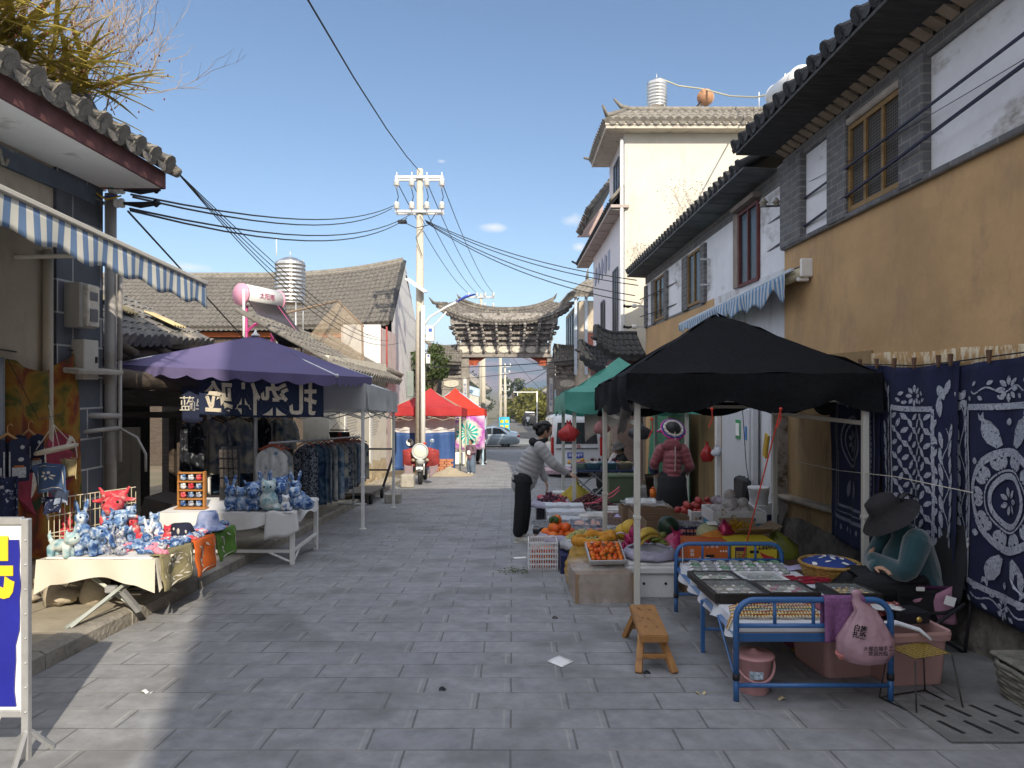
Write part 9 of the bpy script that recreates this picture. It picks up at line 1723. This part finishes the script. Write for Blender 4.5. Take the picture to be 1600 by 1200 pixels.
def person(label,loc,a,J,C,s=1.0,vox=.0075,nm='person'):
    """J: joints in the figure's own frame (x forward, y left, z up). C: clothing"""
    t=T('person',label,'person',loc,a); q=lambda k:V(J[k]); g=MB(); hd=q('head'); up=(hd-q('neck')).normalized(); fw=V(J.get('look',(1,0,0))).normalized(); sd_=up.cross(fw).normalized(); fw=sd_.cross(up).normalized(); HM=Matrix((fw,sd_,up)).transposed().to_4x4()
    ptube(g,[q('hip'),q('chest'),q('neck')],[.105*s,.115*s,.052*s],0,0,14,.85,sd_); g.tube([q('neck')-up*.02,hd-up*.05*s],[.05*s,.047*s],12)
    g.ell(hd,(.092*s,.075*s,.112*s),18,14,HM); g.ell(hd+fw*.035*s-up*.055*s,(.055*s,.052*s,.055*s),12,9,HM); g.tube([hd+fw*.085*s+up*.02*s,hd+fw*.108*s-up*.018*s,hd+fw*.092*s-up*.026*s],[.011*s,.014*s,.01*s],8)
    g.ell(hd+fw*.085*s-up*.060*s,(.010*s,.024*s,.007*s),8,6,HM)
    for k in(-1,1): g.ell(hd+sd_*k*.076*s-fw*.008*s-up*.008*s,(.018*s,.009*s,.028*s),8,6,HM); g.ell(hd+fw*.078*s+sd_*k*.030*s+up*.026*s,(.012*s,.02*s,.006*s),8,5,HM)
    for k in'LR':
        ptube(g,[q('sh'+k),q('el'+k),q('wr'+k)],[.046*s,.037*s,.026*s],0,0,12); w=q('wr'+k); d=V(J.get('hd'+k,w-q('el'+k))).normalized(); hand(g,w,d,J.get('hn'+k,(0,0,-1)),s)
        ptube(g,[q('th'+k),q('kn'+k),q('an'+k)],[.075*s,.052*s,.036*s],0,0,12); g.ell(q('an'+k)+V((.05,0,-.035))*s,(.10*s,.035*s,.03*s),10,7)
    ob('body',g,C.get('skin',SKIN),t,vox=vox*max(.7,s),smo=1,local=1)
    for k in(-1,1): g=MB(); g.ell(hd+fw*.084*s+sd_*k*.030*s+up*.012*s,.0095*s,8,6); ob('eye',g,EYE,t,local=1)
    if 'jacket' in C:
        g=MB(); m,rg,am,ex=C['jacket']; hem=q('hem') if 'hem' in J else q('hip'); ptube(g,[hem,(hem+q('chest'))/2,q('chest'),q('neck')-up*.03*s],[.165*s+ex,.16*s+ex,.155*s+ex,.075*s],rg,am,20,.74,sd_)
        for k in'LR': w=q('wr'+k); e=q('el'+k); ptube(g,[q('sh'+k),e,w+(e-w).normalized()*.02],[.078*s+ex*.5,.064*s+ex*.3,.046*s+ex*.2],int(rg*.9),am,14)
        g.tube([q('neck')-up*.05*s,q('neck')+up*.02*s],[.085*s,.075*s],14); ob('jacket',g,m,t,vox=.010*max(.8,s),smo=1,local=1)
    if 'trousers' in C:
        m,wd=C['trousers']; g=MB(); g.ell(q('hip'),(.15*s,.165*s,.14*s))
        for k in'LR': ptube(g,[q('th'+k),q('kn'+k),q('an'+k)+V((-.01,0,.06*s))],[.105*s,.085*s*wd,.072*s*wd],0,0,14)
        ob('trousers',g,m,t,vox=.011*max(.8,s),smo=1,local=1)
    for k in'LR':
        g=MB(); c=q('an'+k); g.ell(c+V((.06,0,-.038))*s,(.125*s,.045*s,.036*s),14,8); g.ell(c+V((-.01,0,-.02))*s,(.05*s,.042*s,.05*s),10,7); g.box(c+V((.055,0,-.066))*s,(.25*s,.085*s,.018*s),.008); ob('shoe',g,C.get('shoe',BLACK),t,vox=.009*s,smo=1,local=1)
    if C.get('hair',1):
        g=MB(); g.ell(hd-fw*.018*s+up*.018*s,(.098*s,.086*s,.108*s),18,12,HM,.05,4); g.ell(hd-fw*.055*s-up*.03*s,(.06*s,.075*s,.075*s),12,8,HM)
        if C.get('bun'): g.ell(hd-fw*.125*s-up*.005*s,(.05*s,.052*s,.05*s),12,8,HM,.15,6)
        for k in range(40): b=rnd.uniform(-1,1); r0=hd+fw*.06*s*rnd.random()+up*.10*s+sd_*b*.06*s; g.tube([r0,r0-fw*.08*s-up*.02*s+sd_*b*.02*s,r0-fw*.15*s-up*.08*s],[.006*s,.006*s,.003*s],4)
        o=ob('hair',g,HAIR,t,local=1); 
        bm=bmesh.new(); bm.from_mesh(o.data); L=[v for v in bm.verts if (v.co-hd).dot(fw)>.045*s and (v.co-hd).dot(up)<.055*s]; bmesh.ops.delete(bm,geom=L,context='VERTS'); bm.to_mesh(o.data); bm.free()
    return t,HM,hd,fw,up,sd_
# woman in grey, leaning to the stall (figure frame: x forward = picture right)
g0=gz(9.2)
JG=dict(hip=(.00,0,.80),chest=(.15,0,1.10),neck=(.225,0,1.30),head=(.285,-.0,1.435),look=(1,.25,-.32),hem=(-.005,0,.74),shL=(.17,.165,1.24),shR=(.20,-.165,1.24),elR=(.37,-.20,1.02),wrR=(.575,-.12,.885),hdR=(1,.1,-.35),hnR=(-.2,.1,-1),elL=(.22,.22,.97),wrL=(.31,.16,.76),hdL=(.3,-.1,-1),hnL=(-1,0,-.2),thL=(.0,.085,.80),knL=(.035,.09,.44),anL=(.02,.095,.075),thR=(.0,-.085,.80),knR=(-.03,-.09,.44),anR=(-.055,-.095,.075))
GJ=M('light grey quilted nylon',(.30,.30,.305),.5,var=.08,sc=8,sheen=.2,bump=.2,bsc=40); BKT=M('black trousers',(.012,.012,.014),.9,var=.3,sc=6,bump=.2); SHO=M('off white shoe',(.42,.41,.37),.7,var=.25,sc=20)
t,HM,hd,fw,up,sd_=person('woman in a light grey quilted jacket leaning over the fruit with one arm out',(.14,9.2,g0),.05,JG,dict(jacket=(GJ,9,.10,.0),trousers=(BKT,1.02),shoe=SHO,bun=1))
g=MB(); g.tube([V(JG['neck'])+up*.0+V((.095*cos(a*PI/8)*.9,.085*sin(a*PI/8),.015*cos(a*PI/8))) for a in range(17)],0.03,8,0); g.ell(V(JG['neck'])-fw*.085-up*.05,(.05,.10,.055),12,8,HM); ob('hood',g,M('black jersey hood',(.014,.014,.016),.95,var=.3),t,vox=.012,smo=1,local=1)
g=MB(); g.tube([V(JG['wrR'])+V((-.02,0,.0))+V((0,.042*cos(a*PI/8),.042*sin(a*PI/8))) for a in range(17)],.010,6,0); ob('cuff',g,BLACK,t,local=1)
# woman in maroon, back to the camera
g0=gz(9.4)
JM=dict(hip=(0,0,.80),chest=(.03,0,1.10),neck=(.05,0,1.28),head=(.075,.0,1.415),look=(1,.35,-.3),hem=(.0,0,.72),shL=(.03,.135,1.185),shR=(.03,-.135,1.185),elL=(.01,.235,.98),wrL=(.2,.22,.86),elR=(.0,-.225,.96),wrR=(.2,-.16,.85),thL=(0,.085,.8),knL=(.02,.09,.44),anL=(.0,.1,.075),thR=(0,-.085,.8),knR=(.02,-.09,.44),anR=(.0,-.1,.075))
MJ=M('dusty maroon quilted nylon',(.20,.05,.058),.5,var=.12,sc=8,sheen=.2,bump=.2,bsc=40)
t,HM,hd,fw,up,sd_=person('woman in a dusty maroon quilted jacket with an embroidered ring headdress, seen from behind',(2.12,9.42,g0),R(75),JM,dict(jacket=(MJ,8,.09,.005),trousers=(BKT,1.2),bun=0))
g=MB(); g.lathe((0,0,0),[(.03,.86),(.175,.84),(.20,.6),(.23,.25),(.22,.22)],24); ob('apron_skirt',g,BKT,t,local=1)
g=MB(); c=V(JM['neck'])+V((-.105,0,-.045)); g.ell(c,(.05,.125,.075),14,10); g.ell(c+V((.0,0,.05)),(.045,.10,.04),12,8); g.ell(c+V((.06,0,.04)),(.07,.11,.05),12,8); ob('hood',g,MJ,t,vox=.012,smo=1,local=1)
HC=hd+up*.02-fw*.035; nn=(fw*-.75+up*.45).normalized(); uu=nn.orthogonal().normalized(); vv=nn.cross(uu)
for k,(r,w,c) in enumerate(((.118,.020,(.42,.38,.34)),(.140,.018,(.04,.05,.22)),(.158,.014,(.45,.05,.20)),(.100,.014,(.40,.09,.05)))):
    g=MB(); g.tube([HC+uu*r*cos(a*PI/24)+vv*r*sin(a*PI/24)+nn*(.02-.01*k) for a in range(49)],[w*(1+.12*(a%2)) for a in range(49)],7,0); ob('headdress_band',g,M('embroidered band %d'%k,c,.9,var=.9,sc=50),t,local=1)
g=MB(); g.ell(HC+nn*.01,(.10,.10,.10),14,9); ob('headdress_crown',g,BLACK,t,local=1)
g=MB(); g.tube([HC+nn*.10-up*.08,HC+nn*.12-up*.25,HC+nn*.13-up*.45,HC+nn*.12-up*.62],.007,5); g.tube([HC+sd_*.15,HC+sd_*.2-up*.03],[.02,.01],6); ob('tassel',g,M('pale tassel',(.42,.36,.36),.9),t,local=1)
g=MB(); g.ell(HC+sd_*.15-up*.03+fw*.04,(.05,.07,.02),9,6,HM); ob('headdress_bow',g,M('bright pink bow',(.55,.05,.22),.7),t,local=1)
g=MB(); ptube(g,[(.07,.25,.92),(.2,.24,.86)],[.062,.058],2,.1); ob('sleeve_cover',g,M('dark blue sleeve cover',(.03,.04,.09),.9),t,local=1)
# seated vendor in teal (x forward = picture left)
Y0=4.95; g0=gz(Y0)
JT=dict(hip=(.0,0,.42),chest=(.06,0,.66),neck=(.12,0,.84),head=(.20,0,.94),look=(1,.1,-.8),hem=(-.02,0,.37),shL=(.09,.18,.78),shR=(.07,-.18,.78),elL=(.20,.24,.55),wrL=(.30,-.06,.60),hdL=(-.3,-1,.1),hnL=(-1,0,-.3),elR=(.20,-.24,.54),wrR=(.32,.06,.56),hdR=(-.35,1,.1),hnR=(0,0,-1),thL=(.03,.10,.40),knL=(.46,.13,.44),anL=(.47,.13,.075),thR=(.03,-.10,.40),knR=(.48,-.10,.44),anR=(.5,-.1,.075))
TJ=M('teal fleece',(.010,.048,.058),.95,var=.18,sc=9,sheen=.5,bump=.35,bsc=120)
t,HM,hd,fw,up,sd_=person('seated vendor in a teal fleece with crossed arms and a wide black sun hat',(2.76,Y0,g0),R(180),JT,dict(jacket=(TJ,0,0,.035),trousers=(BKT,1.25),hair=1,bun=0))
g=MB(); c=hd+up*.05; UP=(up*.95-fw*.05).normalized(); X=UP.orthogonal().normalized(); Yv=UP.cross(X); MX=Matrix((X,Yv,UP)).transposed().to_4x4(); g.lathe(c,[(.225,-.085),(.18,-.045),(.125,-.005),(.118,.03),(.104,.075),(.07,.10),(.01,.108)],40,MX)
g.v=[tuple(V(p)+V(noise.noise_vector(V(p)*9))*.012) for p in g.v]; g.f.pop(-2); ob('sun_hat',g,M('black hat cotton',(.016,.015,.017),.8,var=.35,sc=12,bump=.4,bsc=25),t,local=1)
g=MB(); g.tube([c-fw*.12+sd_*.03,c-fw*.20-up*.02,c-fw*.25-up*.10],[.02,.028,.012],6,1,.4); ob('hat_bow',g,BLACK,t,local=1)
g=MB(); g.ell(hd+fw*.07-up*.045,(.05,.06,.05),10,8,HM); ob('face_mask',g,M('pale blue mask',(.30,.42,.50),.8),t,local=1)
g=MB(); g.ell((.25,-.06,.455),(.075,.13,.052),14,9,euler(0,.1,.1),.06,5); ob('waist_bag',g,M('purple nylon',(.085,.018,.11),.6,var=.2,bump=.3),t,local=1)
g=MB(); g.tube([(.23+.0,.14,.46),(.05,.20,.45),(-.14,.17,.44),(-.19,0,.44),(-.14,-.19,.44),(.02,-.235,.43),(.2,-.19,.45)],.014,5); ob('belt',g,M('plum belt',(.06,.015,.05),.7),t,local=1); g=MB(); g.box((.10,.235,.45),(.06,.012,.03),.004); g.box((.10,-.238,.45),(.06,.012,.03),.004); ob('buckle',g,PORC,t,local=1)
g=MB(); g.grid(lambda u,v:V((-.16+.30*u*(1-.6*v)-.02*v,.19+.035*sin(u*3)+.02*v,.36-.16*v+.10*(1-u)*(1-v))),8,6,.01); ob('shirt_tail',g,M('mauve shirt',(.36,.18,.25),.9,var=.1),t,local=1)
g=MB(); g.grid(lambda u,v:V((.02+.46*u,-.19+.40*v,.50-.03*u+.05*sin(v*PI)+.01*noise.noise((u*6,v*6,0)))),10,10,.008); g.grid(lambda u,v:V((-.05+.30*u,.21+.02*sin(u*7),.44-.34*v*(.6+.4*u))),8,8,.008); ob('apron',g,BKT,t,local=1)
t.scale=(.94,.94,.94); t.location.x=2.81
fc=T('folding_chair','black folding camp chair under the seated vendor in teal','chair',(2.86,Y0,g0)); 
g=MB(); g.grid(lambda u,v:V((2.965+.10*v-.045*sin(u*PI),Y0-.25+.5*u,g0+.33+.50*v)),8,8,.012); ob('backrest',g,M('black chair cloth',(.014,.014,.016),.85,var=.2),fc); b=text(None,'户外\n折叠',.035,at((3.03,Y0-.26,g0+.74)),None,None,.001); ob('lettering',b,WHT,fc)
g=MB(); g.grid(lambda u,v:V((2.56+.42*u,Y0-.25+.5*v,g0+.30-.03*sin(u*PI))),6,4,.012); ob('seat',g,M('black chair cloth',(.014,.014,.016),.85),fc)
for s_ in(-1,1):
    y=Y0+s_*.27
    for a,b in(((2.50,y,g0),(2.98,y,g0+.34)),((3.0,y,g0),(2.54,y,g0+.30)),((2.98,y,g0+.02),(3.08,y,g0+.84))): g=MB(); g.tube([a,b],.012,6); ob('leg',g,IRON,fc)
g=MB(); g.box((2.88,Y0-.275,g0+.36),(.07,.004,.06),0,euler(0,.3,0)); ob('tag',g,WHT,fc)
# child, seated pair, far walkers
def stand(hh,ar=.0,wide=1): return dict(hip=(0,0,.50*hh),chest=(.01,0,.68*hh),neck=(.02,0,.82*hh),head=(.03,0,.915*hh),hem=(0,0,.46*hh),shL=(.01,.10*hh,.78*hh),shR=(.01,-.10*hh,.78*hh),elL=(.0,.14*hh,.63*hh),elR=(.0,-.14*hh,.63*hh),wrL=(.12*hh,.06*hh,.60*hh),wrR=(.09*hh,-.08*hh,.55*hh),thL=(0,.05*hh,.5*hh),thR=(0,-.05*hh,.5*hh),knL=(.02*hh,.055*hh,.27*hh),knR=(-.01*hh,-.055*hh,.27*hh),anL=(.0,.06*hh,.047*hh),anR=(-.03*hh,-.06*hh,.047*hh))
JC=stand(1.08); JC['look']=(1,-.5,-.1)
person('small child in a plum padded jacket and wide blue jeans standing by the red tents',(-1.27,22.0,gz(22)),R(-120),JC,dict(jacket=(M('plum padded jacket',(.12,.075,.10),.7,var=.2),6,.1,.02),trousers=(M('blue denim',(.10,.14,.20),.9,var=.2),1.75),bun=1,shoe=SHO),.68,.010)
g=MB(); p=V((-1.33,21.85,gz(22)+.66)); g.box(p,(.10,.05,.14),.02); ob('white_packet',g,WHT,None,'white packet held by the child at the red tents','packet')
JS=dict(JT); JS['head']=(.14,0,.98); JS['look']=(1,.3,-.35); JS['neck']=(.09,0,.85)
t,HM,hd,fw,up,sd_=person('seated person in a grey felt hat and dark coat behind the plastic basins',(2.48,15.6,gz(15.6)),R(185),JS,dict(jacket=(BKT,0,0,.03),trousers=(BKT,1.2)),1.0,.012); g=MB(); g.lathe(hd+up*.05,[(.17,-.035),(.165,-.02),(.115,.01),(.11,.07),(.07,.11),(.01,.12)],24,HM); ob('felt_hat',g,M('grey felt',(.10,.095,.09),.95),t,local=1)
person('bare headed seated person in a pale shirt next to the grey felt hat',(2.50,16.3,gz(16.3)),R(200),JS,dict(jacket=(M('pale shirt',(.42,.41,.40),.9),0,0,.0),trousers=(BKT,1.2)),1.0,.012)
for k,(x,y,a,cj,lb) in enumerate(((.25,150,1.4,(.03,.03,.035),'tiny far walker in dark clothes on the sunlit road'),(1.65,98,1.6,(.02,.02,.022),'dark clothed far person left of the dark vehicle'),(2.15,97,1.5,(.22,.26,.32),'far person in a grey blue top at the back of the dark vehicle'),(-1.2,27.6,-1.2,(.06,.06,.10),'dark clothed person mostly hidden behind the starburst cloth'))):
    J=stand(1.62); J['knL']=(.05,.09,.44); J['anL']=(.12,.09,.08); J['anR']=(-.16,-.09,.08)
    person(lb,(x,y,gz(y)),a,J,dict(jacket=(M('walker top %d'%k,cj,.9),0,0,.0),trousers=(BKT,1.1)),1.0,.016)
# ---------------- air ----------------
g=MB(); g.box((0,1490,60),(5400,3100,170)); g.v=[(x,y,(-14.5 if z<0 else z)) for x,y,z in g.v]
hm=bpy.data.materials.new('pale air'); hm.use_nodes=True; t=hm.node_tree; t.nodes.clear(); o_=N(t,'ShaderNodeOutputMaterial'); pv=N(t,'ShaderNodeVolumePrincipled'); pv.inputs['Color'].default_value=(.50,.68,1.0,1); pv.inputs['Density'].default_value=.00034; pv.inputs['Anisotropy'].default_value=.1; lk(t,pv.outputs[0],o_.inputs['Volume'])
ob('haze',g,hm,kind='stuff',ori=0)
